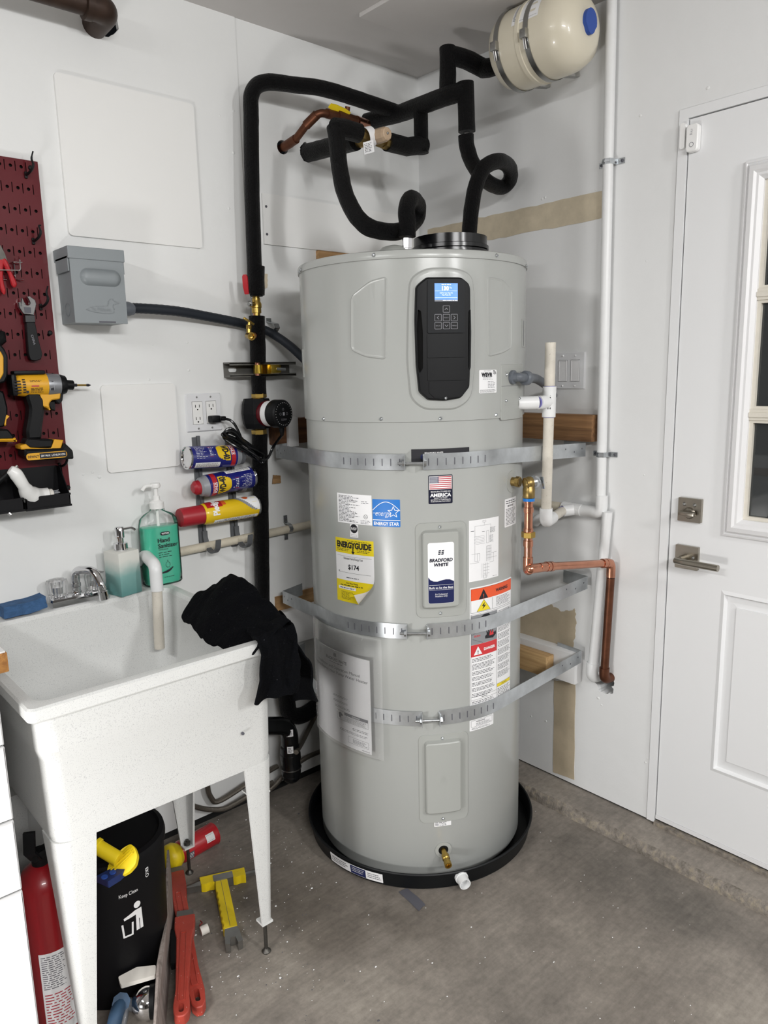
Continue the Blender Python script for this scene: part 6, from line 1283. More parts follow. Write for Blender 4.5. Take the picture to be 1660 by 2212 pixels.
# ---------------- faucet
fa, fb = at(140, 1307, 2, TZ+.014), at(225, 1283, 2, TZ+.014); fc = Vector(((-1.545+-1.395)/2, -.052, TZ)) 
fx0 = at(110, 1305, 1, -.075).x; fx1 = at(232, 1290, 1, -.075).x
fau = thing('faucet', 'chrome two-handle faucet with clear knobs at the back of the sink', 'faucet', ((fx0+fx1)/2, -.055, TZ))
fm = (fx0+fx1)/2; fw_ = fx1-fx0
bm = NB(); bx(bm, (fm, -.060, TZ+.012), (fw_, .052, .028), bev=.008); ob('deck_plate', bm, 'chrome', fau)
for k, (px, py) in enumerate(((126, 1290), (208, 1275))):
    kx = at(px, py, 1, -.050).x
    bm = NB(); n = 12; P = []
    for i in range(48): a_ = 2*PI*i/48; P.append((1+.06*math.cos(a_*n), a_))
    rg = []
    for z, q in ((.026, .020), (.030, .0245), (.060, .027), (.069, .0245), (.072, .014)):
        rg.append([bm.verts.new((kx+q*(c_ if q > .015 else 1)*math.cos(a_), -.050+q*(c_ if q > .015 else 1)*math.sin(a_), TZ+z)) for c_, a_ in P])
    for a, b in zip(rg, rg[1:]):
        for i in range(48): bm.faces.new((a[i], a[(i+1) % 48], b[(i+1) % 48], b[i]))
    bm.faces.new(rg[0]); bm.faces.new(rg[-1]); kb = ob('knob', bm, 'acrylic', fau)
    bm = NB(); cyl(bm, (kx, -.050, TZ+.023), (kx, -.050, TZ+.050), .009, seg=14); ob('knob_stem', bm, 'chrome', kb)
bx0 = at(166, 1280, 1, -.055).x
s0 = Vector((bx0, -.055, TZ+.02)); s1 = Vector((bx0, -.055, at(162, 1240, 1, -.055).z)); s2 = at(207, 1234, 1, -.115); s2b = at(218, 1262, 1, -.135); s3 = at(225, 1300, 1, -.145)
bm = NB(); tube(bm, fillet([s0, Vector((s1.x, s1.y, s1.z+.012)), Vector((s2.x-.004, s2.y, s1.z+.016)), s2b, s2b+Vector((.003, -.002, -.012))], .024, 8), .0112, 18); lathe(bm, [(.013, 0), (.013, .008), (.0115, .010), (.0115, .020), (.013, .022), (.013, .03), (.0095, .034)], Vector((bx0, -.055, TZ+.022)), (0, 0, 1), 20); ob('spout', bm, 'chrome', fau)
bm = NB(); d = Vector((.12, -.08, -1)).normalized(); lathe(bm, [(.0100, 0), (.0115, .004), (.0115, .016), (.0105, .018), (.0105, .022), (.0138, .024), (.0138, .046), (.0115, .048)], s2b+d*-.004, d, 20); ob('aerator', bm, 'chrome', fau)
# ---------------- sponge
sp = at(55, 1322, 2, TZ+.012); bm = NB(); bx(bm, (0, 0, 0), (.104, .046, .030))
bmesh.ops.subdivide_edges(bm, edges=bm.edges[:], cuts=9, use_grid_fill=True)
for v in bm.verts:
    c = v.co.copy(); n_ = noise.noise(c*45)*.0040+noise.noise(c*140)*.0022; v.co = c*(1+n_*16)+Vector((0, 0, .008*max(0, c.x/.06)**2))
bmesh.ops.transform(bm, matrix=Matrix.Translation((sp.x, -.070, TZ+.021)) @ Matrix.Rotation(rad(2), 4, 'Z'), verts=bm.verts[:]); tag(ob('sponge', bm, 'sponge', angle=80), 'worn blue sponge lying on the sink ledge left of the faucet', 'sponge')
# ---------------- square soap dispenser, white fading to teal
sd = at(268, 1288, 1, -.060); sdx, sdy = sd.x, -.068
def ombre():
    m = bpy.data.materials.new('ombre_teal'); m.use_nodes = True; nt = m.node_tree; b = nt.nodes['Principled BSDF']; tc = nd(nt, 'ShaderNodeTexCoord'); sx = nd(nt, 'ShaderNodeSeparateXYZ'); nt.links.new(tc.outputs['Object'], sx.inputs[0])
    nz = nd(nt, 'ShaderNodeTexNoise', Scale=25.0); nt.links.new(tc.outputs['Object'], nz.inputs['Vector']); ad = nd(nt, 'ShaderNodeMath', operation='MULTIPLY_ADD'); nt.links.new(nz.outputs['Fac'], ad.inputs[0]); ad.inputs[1].default_value = .03; nt.links.new(sx.outputs['Z'], ad.inputs[2])
    r = nd(nt, 'ShaderNodeValToRGB'); e = r.color_ramp.elements; e[0].position = .02; e[0].color = lin('5d8f8c'); e[1].position = .115; e[1].color = lin('d6d6cf'); k = e.new(.07); k.color = lin('7fa9a5'); nt.links.new(ad.outputs[0], r.inputs['Fac']); nt.links.new(r.outputs['Color'], b.inputs['Base Color']); b.inputs['Roughness'].default_value = .55; MATS['ombre_teal'] = m
ombre()
dis = thing('soap_dispenser', 'square soap dispenser fading from white to teal with a chrome pump', 'soap dispenser', (sdx, sdy, TZ)); h_ = .124; rot = Matrix.Rotation(rad(14), 3, 'Z')
bm = NB(); bx(bm, (sdx, sdy, TZ+h_/2), (.068, .068, h_), rot, bev=.003)
for v in bm.verts:
    if v.co.z > TZ+h_*.9: v.co.x = sdx+(v.co.x-sdx)*1.0
o_ = ob('vessel', bm, 'ombre_teal', dis)
bm = NB(); lathe(bm, [(.019, 0), (.019, .020), (.009, .022), (.009, .034), (.0125, .036), (.0125, .062), (.010, .066), (0, .066)], (sdx, sdy, TZ+h_), (0, 0, 1), 24); tube(bm, fillet([(sdx, sdy, TZ+h_+.058), (sdx+.034, sdy-.006, TZ+h_+.060), (sdx+.042, sdy-.008, TZ+h_+.052)], .008), .0035, 10); ob('pump_head', bm, 'chrome', dis)
# ---------------- hand sanitizer bottle
hb = at(354, 1250, 1, -.060); hx, hy = hb.x, -.052; HZ = TZ+.001
hs_ = thing('hand_sanitizer', 'clear pump bottle of green hand sanitizer behind the white spout', 'bottle', (hx, hy, HZ)); W_, D_ = .0565, .031
def oval(bm, z, w, d, n=40): return [bm.verts.new((hx+math.copysign(abs(math.cos(2*PI*k/n))**.6, math.cos(2*PI*k/n))*w, hy+math.copysign(abs(math.sin(2*PI*k/n))**.6, math.sin(2*PI*k/n))*d, HZ+z)) for k in range(n)]
def loftz(name, secs, m, parent):
    bm = NB(); rg = [oval(bm, *q) for q in secs]
    for a, b in zip(rg, rg[1:]):
        for k in range(40): bm.faces.new((a[k], a[(k+1) % 40], b[(k+1) % 40], b[k]))
    bm.faces.new(rg[0]); bm.faces.new(rg[-1]); return ob(name, bm, m, parent)
bh = .215
loftz('bottle_shell', [(0, W_*.94, D_*.92), (.004, W_, D_), (.03, W_*1.02, D_), (bh*.80, W_, D_), (bh*.90, W_*.93, D_*.93), (bh*.96, W_*.70, D_*.80), (bh, .020, .020), (bh+.012, .017, .017)], 'bottle_clear', hs_)
loftz('gel', [(.004, W_*.90, D_*.86), (.03, W_*.96, D_*.93), (bh*.795, W_*.94, D_*.93), (bh*.80, W_*.90, D_*.86)], 'gel_green', hs_)
bm = NB(); lathe(bm, [(.0205, 0), (.0205, .018), (.016, .022), (.010, .024), (.010, .036), (.006, .038), (.006, .058), (.013, .060), (.015, .066), (.013, .073), (0, .075)], (hx, hy, HZ+bh+.008), (0, 0, 1), 24); tube(bm, fillet([(hx, hy, HZ+bh+.074), (hx-.032, hy-.002, HZ+bh+.076), (hx-.042, hy-.003, HZ+bh+.064)], .01), [.0065]*4+[.005]*6+[.004]*10 if False else .0052, 10); cyl(bm, (hx, hy, HZ+bh*.80), (hx, hy, HZ+bh+.01), .0045, seg=10); ob('pump_head', bm, 'soap_white', hs_)
s = Sheet(); s.poly(rr(-.014, .148, .014, .158, .005), .0006, None, 0); s.text('WATSON', 0, .153, .0075, .0009, 1, bold=.02, width=.022); s.text('Hand', -.0235, .134, .0175, .0006, 0, bold=.02, align='l', width=.036); s.text('Sanitizer', -.0235, .118, .0175, .0006, 0, bold=.02, align='l', width=.060); s.text('WITH ALOE', -.0235, .107, .0055, .0006, 0, align='l', width=.030)
s.fine(-.0235, .101, .020, .082, 3, .0006, 0, .35, .4, 3)
s.line([(.002+.0065*math.sin(a_)*(1 if a_ < PI else 1), .060+.008*-math.cos(a_)+(.006 if abs(a_-PI) < .3 else 0)) for a_ in [2*PI*k/20 for k in range(20)]], .0008, .0006, 0, True)
s.poly([(-.018, .040), (-.004, .043), (.006, .046), (.016, .052), (.018, .050), (.010, .042), (.0, .037), (-.018, .036)], .0006, None, 0); s.fine(-.012, .026, .018, .022, 1, .0006, 0, .5, 0, 4)
s.build('label_print', ['ink', 'white_print'], hs_, lambda u, v, h: Vector((hx+u+.004, hy-D_*1.0-h-.0006, HZ+v)))
# ---------------- black towel over the corner of the rim
def towel():
    t = thing('towel', 'black terry towel bunched over the right front corner of the sink', 'towel', (TX1, -.42, TZ-.25))
    # draped sheet 1: hump over the right rim
    bm = NB(); N, Mv = 34, 30; V = {}
    xe = TX1+.006
    for i in range(N+1):
        for j in range(Mv+1):
            u = i/N; v = j/Mv                                # u along the rim (back to front), v across (inside to outside)
            y = -.33-.37*u; L = .34+.06*math.sin(u*3)
            s_ = (v-.36)*L
            if s_ < -.020: x = xe-.020+(s_+.020)*.82-.006; z = TZ+.012+.02*math.cos((s_+.02)*14)-max(0, -(s_+.06))*.55
            elif s_ < .014: x = xe+s_; z = TZ+.020+.020*(1-((s_+.003)/.02)**2)
            else: x = xe+.014+min((s_-.014)*.22, .05); z = TZ+.012-(s_-.014)*.95
            hump = math.exp(-((u-.35)/.30)**2)*math.exp(-((v-.42)/.26)**2)*.062
            q = Vector((u*5, v*5, 1.3)); x += noise.noise(q)*.022*(.3+v); z += hump+noise.noise(q*1.6+Vector((3, 1, 2)))*.016+noise.noise(q*3.1)*.008; y += noise.noise(q*1.2+Vector((9, 4, 2)))*.020
            V[i, j] = bm.verts.new((x, y, z))
    for i in range(N):
        for j in range(Mv): bm.faces.new((V[i, j], V[i+1, j], V[i+1, j+1], V[i, j+1]))
    o = ob('draped_fold', bm, 'towel', t, angle=180); md = o.modifiers.new('thick', 'SOLIDIFY'); md.thickness = .007; ms = o.modifiers.new('sub', 'SUBSURF'); ms.levels = 1; ms.render_levels = 1
    # draped sheet 2: flap hanging over the front corner
    bm = NB(); V = {}
    for i in range(N+1):
        for j in range(Mv+1):
            u = i/N; v = j/Mv; L = .22
            x = TX1-.085+.135*u; s_ = (v-.30)*L
            yr = TY0-.006
            if s_ < -.012: y = yr+.012-(s_+.012)*.9; z = TZ+.012+(-s_)*.25*(1-u*.3)
            elif s_ < .010: y = yr-s_; z = TZ+.016+.008*(1-(s_/.012)**2)
            else: y = yr-.010-.010*math.sin((s_-.01)*18); z = TZ+.010-(s_-.010)
            fold = .012*math.sin(u*7+v*3)*(v)
            if u > .72: y += (u-.72)*.45; 
            q = Vector((u*4, v*4, 5.3)); y += noise.noise(q)*.012-fold*.7+noise.noise(q*3)*.006; z += noise.noise(q*1.5)*.010-.05*max(0, u-.65)*v; x += noise.noise(q*1.3+Vector((1, 5, 2)))*.010-.03*v*(1-u)
            V[i, j] = bm.verts.new((x, y, z))
    for i in range(N):
        for j in range(Mv): bm.faces.new((V[i, j], V[i+1, j], V[i+1, j+1], V[i, j+1]))
    o = ob('front_flap', bm, 'towel', t, angle=180); md = o.modifiers.new('thick', 'SOLIDIFY'); md.thickness = .007; ms = o.modifiers.new('sub', 'SUBSURF'); ms.levels = 1; ms.render_levels = 1
towel()
# ---------------- drain trap, insulated pipe and supply hoses behind the sink
tp = thing('waste_trap', 'black plastic waste trap with white barcode stickers behind the sink', 'pipe', LW(625, 1685, .11))
p0 = LW(560, 1568, .12); p1 = LW(625, 1572, .12); p2 = LW(628, 1660, .12)
bm = NB(); tube(bm, fillet([p0+Vector((-.06, -.03, 0)), p0, Vector((p1.x, p1.y, p1.z+.008)), Vector((p1.x, p1.y, p2.z))], .045, 8), .029, 22); ob('trap_bend', bm, 'plastic_black_gloss', tp)
bm = NB(); lathe(bm, [(.032, 0), (.033, .01), (.033, .03), (.0325, .032), (.0325, .055), (.0345, .056), (.0345, .075), (.033, .077), (.033, .10), (.030, .104)], Vector((p1.x, p1.y, LW(628, 1672, .12).z)), (0, 0, 1), 24); lathe(bm, [(.0355, 0), (.0355, .003)], Vector((p1.x, p1.y, LW(628, 1658, .12).z)), (0, 0, 1), 24, 1); sph(bm, Vector((p1.x, p1.y, LW(628, 1676, .12).z)), .031, 18, 0, (1, 1, .8)); ob('trap_body', bm, ['plastic_black_gloss', 'steel'], tp)
def ms_(c, r): 
    dv = Vector((CAM.x-c.x, CAM.y-c.y)).normalized(); a0 = math.atan2(dv.y, dv.x)
    return lambda u, v, h: Vector((c.x+(r+h)*math.cos(a0+u/r), c.y+(r+h)*math.sin(a0+u/r), c.z+v))
for (px, py, r, w_) in ((626, 1582, .031, .012), (640, 1612, .0345, .010)):
    c = Vector((p1.x, p1.y, LW(px, py, .14).z)); s = Sheet(); s.rect(-w_, -.012, w_, .012, .0008, 0, 0); s.fine(-w_*.7, .009, w_*.7, -.009, 4, .001, 1, .6, .1, 5); s.build('barcode_sticker', ['paper', 'ink'], tp, ms_(c, r), du=.004)
ip = thing('low_insulated_pipe', 'black foam insulated pipe elbow low on the left wall behind the towel', 'pipe', LW(640, 1555, .06))
sleeve(ip, [LW(616, 1480, .065), LW(624, 1545, .065), LW(652, 1548, .065), LW(720, 1500, .07)], FR*1.25, fil=.03)
for k, (pts, lab) in enumerate(((((640, 1625, .16), (655, 1600, .10), (672, 1565, .07), (690, 1530, .06)), 'black braided supply hose rising behind the trap toward the heater'), (((560, 1720, .06), (590, 1700, .07), (620, 1668, .07), (660, 1638, .07), (700, 1620, .06)), 'black braided supply hose crossing low behind the sink leg'), (((446, 1600, .03), (448, 1690, .03), (456, 1722, .03), (475, 1730, .035), (540, 1690, .05), (600, 1655, .05)), 'short braided hose bent upward behind the rear sink leg'), (((400, 1735, .03), (440, 1747, .03), (480, 1748, .04), (510, 1735, .05), (548, 1712, .06), (590, 1690, .06)), 'lowest braided hose sagging near the floor behind the sink'))):
    bm = NB(); tube(bm, spline([LW(*p) for p in pts], 10), .0085, 10); tag(ob('supply_hose', bm, 'hose_braid'), lab, 'hose', 'braided supply hoses')
# ---------------- white drawer unit and timber top at the left edge
dxr = LW(40, 1900, .640).x; dy_ = -.66
q0 = at(8, 1600, 1, dy_); q1 = at(85, 2212, 1, dy_); dxr = (at(12, 1615, 1, dy_).x+at(80, 2180, 1, dy_).x)/2
du_ = thing('drawer_unit', 'white drawer unit at the left edge beside the sink', 'drawer unit', (dxr-.22, -.40, 0))
ztop = at(18, 1430, 1, -.62).z+.011
bm = NB(); bx(bm, (dxr-.225, (dy_+.02-.03)/2, (ztop-.03)/2), (.446, -dy_-.05, ztop-.03)); ob('carcass', bm, 'cabinet_white', du_, smooth=False)
zs = [.02, at(45, 1925, 1, dy_).z, at(30, 1772, 1, dy_).z, at(12, 1612, 1, dy_).z, ztop-.035]
for a, b in zip(zs, zs[1:]):
    s = Sheet(); o1 = rr(dxr-.45, a+.0015, dxr, b-.0015, .002); s.loft(o1, inset2(o1, .003), -dy_-.004, -dy_); s.poly(inset2(o1, .003), -dy_); s.loft(o1, o1, -dy_-.022, -dy_-.004); s.build('drawer_front', 'cabinet_white', du_, mapL(0, 0))
wt_ = at(18, 1430, 1, -.62)
bm = NB(); bx(bm, (wt_.x-.25, -.33, wt_.z), (.50, .58, .038), bev=.002); tp_ = ob('bench_top', bm, 'wood_bench'); tag(tp_, 'timber bench top with white surface ending over the left rim of the sink', 'bench top')
bm = NB(); bx(bm, (wt_.x-.251, -.33, wt_.z+.0205), (.496, .576, .003)); ob('laminate', bm, 'cabinet_white', tp_, smooth=False)
# ================================================================ right wall: white pipes, copper relief line
pr_ = .0150
vp = thing('vent_pipe', 'tall white plastic pipe on the right wall from the ceiling down beside the switch', 'pipe', RW(1300, 1100, .022))
ya, yb = RW(1322, 0, .022), RW(1299, 1060, .022); q = RW(1299, 1108, .024)
bm = NB(); tube(bm, [Vector((-.022, ya.y, CZ)), Vector((-.022, yb.y, q.z+.03))], pr_, 20); ob('pipe_run', bm, 'pvc', vp)
z1 = q.z
wl = RW(1135, 1101, .026); tee = RW(1242, 1107, .028)
bm = NB(); tube(bm, fillet([Vector((-.022, q.y, z1+.055)), Vector((-.022, q.y, z1)), Vector((-.024, tee.y-.02, z1))], .022, 8), pr_*1.24, 20); ob('elbow', bm, 'pvc', vp)
bm = NB(); tube(bm, [Vector((-.026, tee.y-.025, z1)), Vector((-.026, tee.y+.045, z1+.002))], pr_*1.26, 20); tube(bm, [Vector((-.026, tee.y, z1)), Vector((-.062, tee.y+.022, z1-.003))], pr_*1.22, 20); ob('tee', bm, 'pvc', vp)
bm = NB(); tube(bm, [Vector((-.026, tee.y+.02, z1+.001)), Vector((-.026, -.30, z1+.010)), Vector((-.026, -.05, z1+.014))], .0138, 20); ob('branch_pipe', bm, 'pvc_cream', vp)
# condensate line from the heater
yv = -.79; ct = at(1187, 868, 1, yv); top_ = at(1190, 740, 1, yv); bot = at(1180, 1118, 1, yv); side = at(1125, 868, 1, -.765); px_ = ct.x
cl = thing('condensate_pipe', 'open-topped white plastic pipe with a tee beside the heater', 'pipe', (bot.x, yv, bot.z))
bm = NB(); tube(bm, [Vector((top_.x, yv, top_.z)), Vector((ct.x, yv, ct.z))], [pr_]*2, 20, cap=False); tube(bm, [Vector((top_.x, yv, top_.z)), Vector((top_.x, yv, top_.z-.05))], pr_*.82, 20, cap=False); lathe(bm, [(pr_*.82, 0), (pr_, 0)], Vector((top_.x, yv, top_.z)), (0, 0, 1), 20, cap=False); ob('upper_pipe', bm, 'pvc_old', cl)
bm = NB(); tube(bm, [Vector((ct.x, yv, ct.z)), Vector((bot.x, yv, bot.z))], pr_, 20); ob('lower_pipe', bm, 'pvc_old', cl)
bm = NB(); tube(bm, [Vector((ct.x+.0005, yv, ct.z+.043)), Vector((ct.x-.001, yv, ct.z-.043))], pr_*1.28, 24); tube(bm, [Vector((ct.x, yv, ct.z)), Vector((ct.x-.045, yv+.004, ct.z))], pr_*1.26, 24); tee_o = ob('tee', bm, 'pvc', cl)
bm = NB(); tube(bm, [Vector((ct.x-.043, yv+.004, ct.z)), Vector((ct.x-.050, yv+.005, ct.z))], pr_*1.02, 20, mi=1); tube(bm, [Vector((ct.x-.049, yv+.005, ct.z)), Vector((side.x-.004, -.755, ct.z))], pr_*1.22, 24); ob('coupling', bm, ['pvc', 'purple'], cl)
for zz_, nm in ((.0435, 0), (-.0435, 0)): bm = NB(); tube(bm, [Vector((ct.x, yv, ct.z+zz_-.001)), Vector((ct.x, yv, ct.z+zz_+.001))], pr_*1.06, 20); ob('primer_ring', bm, 'purple', cl)
s = Sheet(); s.fine(-.020, .006, .020, -.006, 2, .0005, 0, .6, .2, 4); dv = Vector((CAM.x-ct.x, CAM.y-yv)).normalized(); a0 = math.atan2(dv.y, dv.x)
s.build('pipe_print', 'ink', tee_o, lambda u, v, h: Vector((ct.x+(pr_*1.285+h)*math.cos(a0+v/.02), yv+(pr_*1.285+h)*math.sin(a0+v/.02), ct.z+u)))
e1 = Vector((bot.x, yv, bot.z-.012)); e2 = Vector((-.062, tee.y+.022, z1-.003))
bm = NB(); tube(bm, fillet([e1+Vector((0, 0, .040)), e1, e1.lerp(e2, .35)], .022, 8), pr_*1.26, 20); ob('elbow', bm, 'pvc', cl)
bm = NB(); tube(bm, [e1.lerp(e2, .2), e2], pr_*.98, 20); ob('cross_pipe', bm, 'pvc_old', cl)
for f in (.36, .97): bm = NB(); c = e1.lerp(e2, f); d = (e2-e1).normalized()*.0015; tube(bm, [c-d, c+d], pr_*1.06, 20); ob('primer_ring', bm, 'purple', cl)
bm = NB(); c = RW(1162, 1122, .07); tube(bm, fillet([c+Vector((.0, .012, -.012)), c+Vector((0, -.004, .004)), c+Vector((.02, -.03, .006))], .012), pr_*1.1, 16); ob('rear_elbow', bm, 'pvc', cl)
# second white pipe leaning down to the hole
p0, p1 = RW(1313, 1106, .022), RW(1280, 1450, .022)
dn = thing('drain_downpipe', 'leaning white plastic pipe ending in an elbow at the broken wall hole', 'pipe', p1)
bm = NB(); tube(bm, [p0, p1], pr_*1.05, 20); ob('pipe_run', bm, 'pvc', dn)
bm = NB(); tube(bm, fillet([p1+Vector((0, 0, .03)), p1+Vector((0, .001, -.022)), Vector((.03, p1.y-.004, p1.z-.024))], .022, 8), pr_*1.3, 20); ob('elbow', bm, 'pvc', dn)
# straps
for px, py in ((1327, 352), (1302, 980)):
    q = RW(px, py, 0); yp = ya.y+(yb.y-ya.y)*(ya.z-q.z)/(ya.z-yb.z); z_ = q.z; t = thing('pipe_strap', 'shiny two-hole strap on the white vent pipe '+('level with the door sensor' if py < 500 else 'just below the timber block'), 'strap', (0, yp, z_))
    bm = NB(); ribbon(bm, [Vector((-.002, yp+.042, z_)), Vector((-.003, yp+.020, z_)), Vector((-.020, yp+.0168, z_)), Vector((-.032, yp+.012, z_)), Vector((-.0385, yp, z_)), Vector((-.032, yp-.012, z_)), Vector((-.020, yp-.0168, z_)), Vector((-.003, yp-.020, z_)), Vector((-.002, yp-.042, z_))], Vector((0, 0, .015)), .0018); ribbon(bm, [Vector((-.034, yp+.0125, z_)), Vector((-.0405, yp, z_)), Vector((-.034, yp-.0125, z_))], Vector((0, 0, .005)), .0018); ob('strap_band', bm, 'zinc', t)
    for dy in (-.034, .034): screw(t, (-.003, yp+dy, z_), (-1, 0, 0), .0045, 'ink_grey')
# relief valve and its copper discharge
th, zv = CY(1106, 1040, RT); nv = Vector((math.cos(th), math.sin(th), 0)); b0 = cpt(th, zv, RT)
tv = thing('relief_valve', 'brass temperature relief valve with a flat silver lever on the right side of the heater', 'valve', b0)
s = Sheet(); s.poly(circ(0, 0, .031, 32), .0015, 0); s.build('escutcheon', 'heater_cover', tv, mapC(th, zv, RT), du=.01)
vA = at(1121, 1045, 1, b0.y-.045); vA = b0+nv*.052; vA.z = zv-.001
bm = NB(); cyl(bm, b0, b0+nv*.026, .0125, seg=20); lathe(bm, [(.0155, 0), (.0155, .010), (.012, .012)], b0+nv*.014, nv, 8); sph(bm, vA, .0175, 20, 0, (1, 1, 1.05)); cyl(bm, vA-Vector((.88, -.35, .10)).normalized()*.012, vA+Vector((.88, -.35, .10)).normalized()*.012, .0165, seg=20); lathe(bm, [(.0155, 0), (.0155, .014), (.0168, .016), (.0168, .040), (.0155, .042)], vA, (0, 0, -1), 20); ob('valve_body', bm, 'bronze', tv)
sdv = Vector((.88, -.35, .10)).normalized(); bm = NB(); lathe(bm, [(.017, .008), (.0185, .014), (.0185, .022), (.015, .028), (0, .029)], vA, sdv, 24); ob('spring_cap', bm, 'zinc', tv)
lvp = vA+sdv*.036; bm = NB(); bx(bm, lvp+Vector((.006, -.002, -.006)), (.004, .012, .036), Matrix.Rotation(rad(-14), 3, 'Y'), bev=.0015); cyl(bm, vA+sdv*.026, lvp, .003, seg=8); ob('test_lever', bm, 'zinc', tv)
cz = vA+Vector((0, 0, -.042)); cr = .0118
co = thing('copper_pipe', 'bright copper discharge pipe from the relief valve, bending right to the wall and turning down', 'pipe', cz)
bm = NB(); cyl(bm, cz, cz+Vector((0, 0, -.008)), .0165, seg=20); ob('thread_sealant', bm, 'sticker_blue', co)
B = Vector((cz.x, cz.y, 0)); B.z = at(1119, 1240, 1, cz.y).z; mid = at(1122, 1162, 1, cz.y)
bm = NB(); tube(bm, [cz, Vector((cz.x, cz.y, B.z+.015))], cr, 20); ob('down_pipe', bm, 'copper', co)
for pya, pyb in ((1075, 1092), (1100, 1112), (1146, 1158), (1172, 1186), (1212, 1226)):
    za, zb = at(1121, pya, 1, cz.y).z, at(1121, pyb, 1, cz.y).z; bm = NB(); lathe(bm, [(cr, 0), (cr*1.17, .001), (cr*1.17, abs(za-zb)-.001), (cr, abs(za-zb))], Vector((cz.x, cz.y, zb)), (0, 0, 1), 20, cap=False); ob('press_fitting', bm, 'copper', co)
za = at(1121, 1160, 1, cz.y).z; bm = NB(); cyl(bm, Vector((cz.x, cz.y, za-.008)), Vector((cz.x, cz.y, za+.008)), .0195, seg=6, bev=.001); ob('union_nut', bm, 'brass', co)
C1 = at(1146, 1229, 1, cz.y-.015); C2 = at(1166, 1225, 1, cz.y-.022); D_ = RW(1321, 1216, .034); E_ = RW(1306, 1455, .034)
bm = NB(); tube(bm, fillet([Vector((cz.x, cz.y, B.z+.04)), Vector((cz.x, cz.y, B.z)), C1], .020, 8), cr*1.18, 20); ob('elbow', bm, 'copper', co)
bm = NB(); tube(bm, fillet([C1.lerp(B, .3), C1, C2.lerp(D_, .1)], .015, 6), cr*1.14, 20); ob('elbow', bm, 'copper', co)
bm = NB(); tube(bm, [C2, D_], cr, 20); ob('cross_pipe', bm, 'copper', co)
for f in (.10, .145, .88, .93): bm = NB(); c = C2.lerp(D_, f); d = (D_-C2).normalized()*.006; tube(bm, [c-d, c+d], cr*1.24, 20); ob('press_fitting', bm, 'copper', co)
bm = NB(); tube(bm, fillet([D_.lerp(C2, .10), D_, Vector((D_.x, D_.y-.0, D_.z-.045))], .024, 8), cr*1.18, 20); ob('elbow', bm, 'copper', co)
bm = NB(); tube(bm, [Vector((D_.x, D_.y, D_.z-.048)), E_], cr*1.08, 20); tube(bm, fillet([E_+Vector((0, 0, .02)), E_+Vector((0, 0, -.02)), E_+Vector((.07, -.004, -.024))], .02, 6), cr*1.35, 20); ob('aged_drop', bm, 'copper_aged', co)
# cable elbow and flexible conduit on the heater's side plate
e0 = mside(.004, .026, .003); th_, zc_e = CY(1104, 815, RS); e0 = cpt(th_, zc_e, RS+.003); nv = Vector((math.cos(th_), math.sin(th_), 0))
kc = thing('whip_conduit', 'short grey flexible cable conduit with an elbow from the heater side to the wall', 'conduit', e0)
bm = NB(); lathe(bm, [(.0185, 0), (.0185, .008), (.013, .010), (.012, .02)], e0, nv, 24); k1_ = e0+nv*.022; k2_ = at(1140, 816, 1, k1_.y+.005)
tube(bm, fillet([e0+nv*.008, k1_, k2_], .012, 6), .0115, 16); lathe(bm, [(.015, 0), (.0195, .004), (.0195, .016), (.0155, .024)], k2_+Vector((-.014, 0, 0)), (k2_-k1_), 20); ob('elbow_fitting', bm, 'conduit_grey', kc)
P = spline([k2_, at(1160, 819, 1, -.73), at(1180, 832, 1, -.68), RW(1190, 842, .05), RW(1196, 855, .01)], 16); bm = NB(); tube(bm, P, [.0125+(.0007 if i % 2 else 0) for i in range(len(P))], 14); ob('flex_conduit', bm, 'conduit_grey', kc)
# ================================================================ things on the floor
# fire extinguisher between the drawers and the sink leg
ex = at(103, 1990, 1, -.48); EX, EY = ex.x, -.48; fe = thing('fire_extinguisher', 'red fire extinguisher with a white instruction label beside the drawer unit', 'fire extinguisher', (EX, EY, 0)); er = .054
zt_ = at(88, 1925, 1, EY-er).z
bm = NB(); lathe(bm, [(0, .004), (er*.9, .0), (er, .012), (er, zt_-.03), (er*.94, zt_-.01), (er*.72, zt_+.016), (er*.35, zt_+.028), (.012, zt_+.032), (.012, zt_+.045)], (EX, EY, 0), (0, 0, 1), 40); ob('cylinder', bm, 'extinguisher', fe)
bm = NB(); cyl(bm, (EX, EY, zt_+.03), (EX, EY, zt_+.06), .018, seg=20); bx(bm, (EX+.010, EY-.01, zt_+.062), (.07, .022, .018), Matrix.Rotation(rad(20), 3, 'Z'), bev=.004); ribbon(bm, [Vector((EX-.012, EY-.02, zt_+.055)), Vector((EX-.026, EY-.028, zt_+.080)), Vector((EX-.022, EY-.026, zt_+.125))], Vector((.02, -.012, 0)), .008); ob('valve_head', bm, 'plastic_black', fe)
bm = NB(); c = Vector((EX+.030, EY-.02, zt_+.09)); tube(bm, [c+Vector((.020*math.cos(2*PI*k/20), 0, .020*math.sin(2*PI*k/20))) for k in range(21)], .0022, 8, cap=False); ob('pin_ring', bm, 'red_plastic', fe)
bm = NB(); tube(bm, spline([Vector((EX+.045, EY, zt_+.05)), Vector((EX+.072, EY+.01, zt_-.02)), Vector((EX+.066, EY+.01, zt_-.14)), Vector((EX+.062, EY+.01, .10))], 8), .0095, 10); ob('hose', bm, 'rubber', fe)
dv = Vector((CAM.x-EX, CAM.y-EY)).normalized(); a0 = math.atan2(dv.y, dv.x)+.25; me_ = lambda u, v, h: Vector((EX+(er+h)*math.cos(a0+u/er), EY+(er+h)*math.sin(a0+u/er), v))
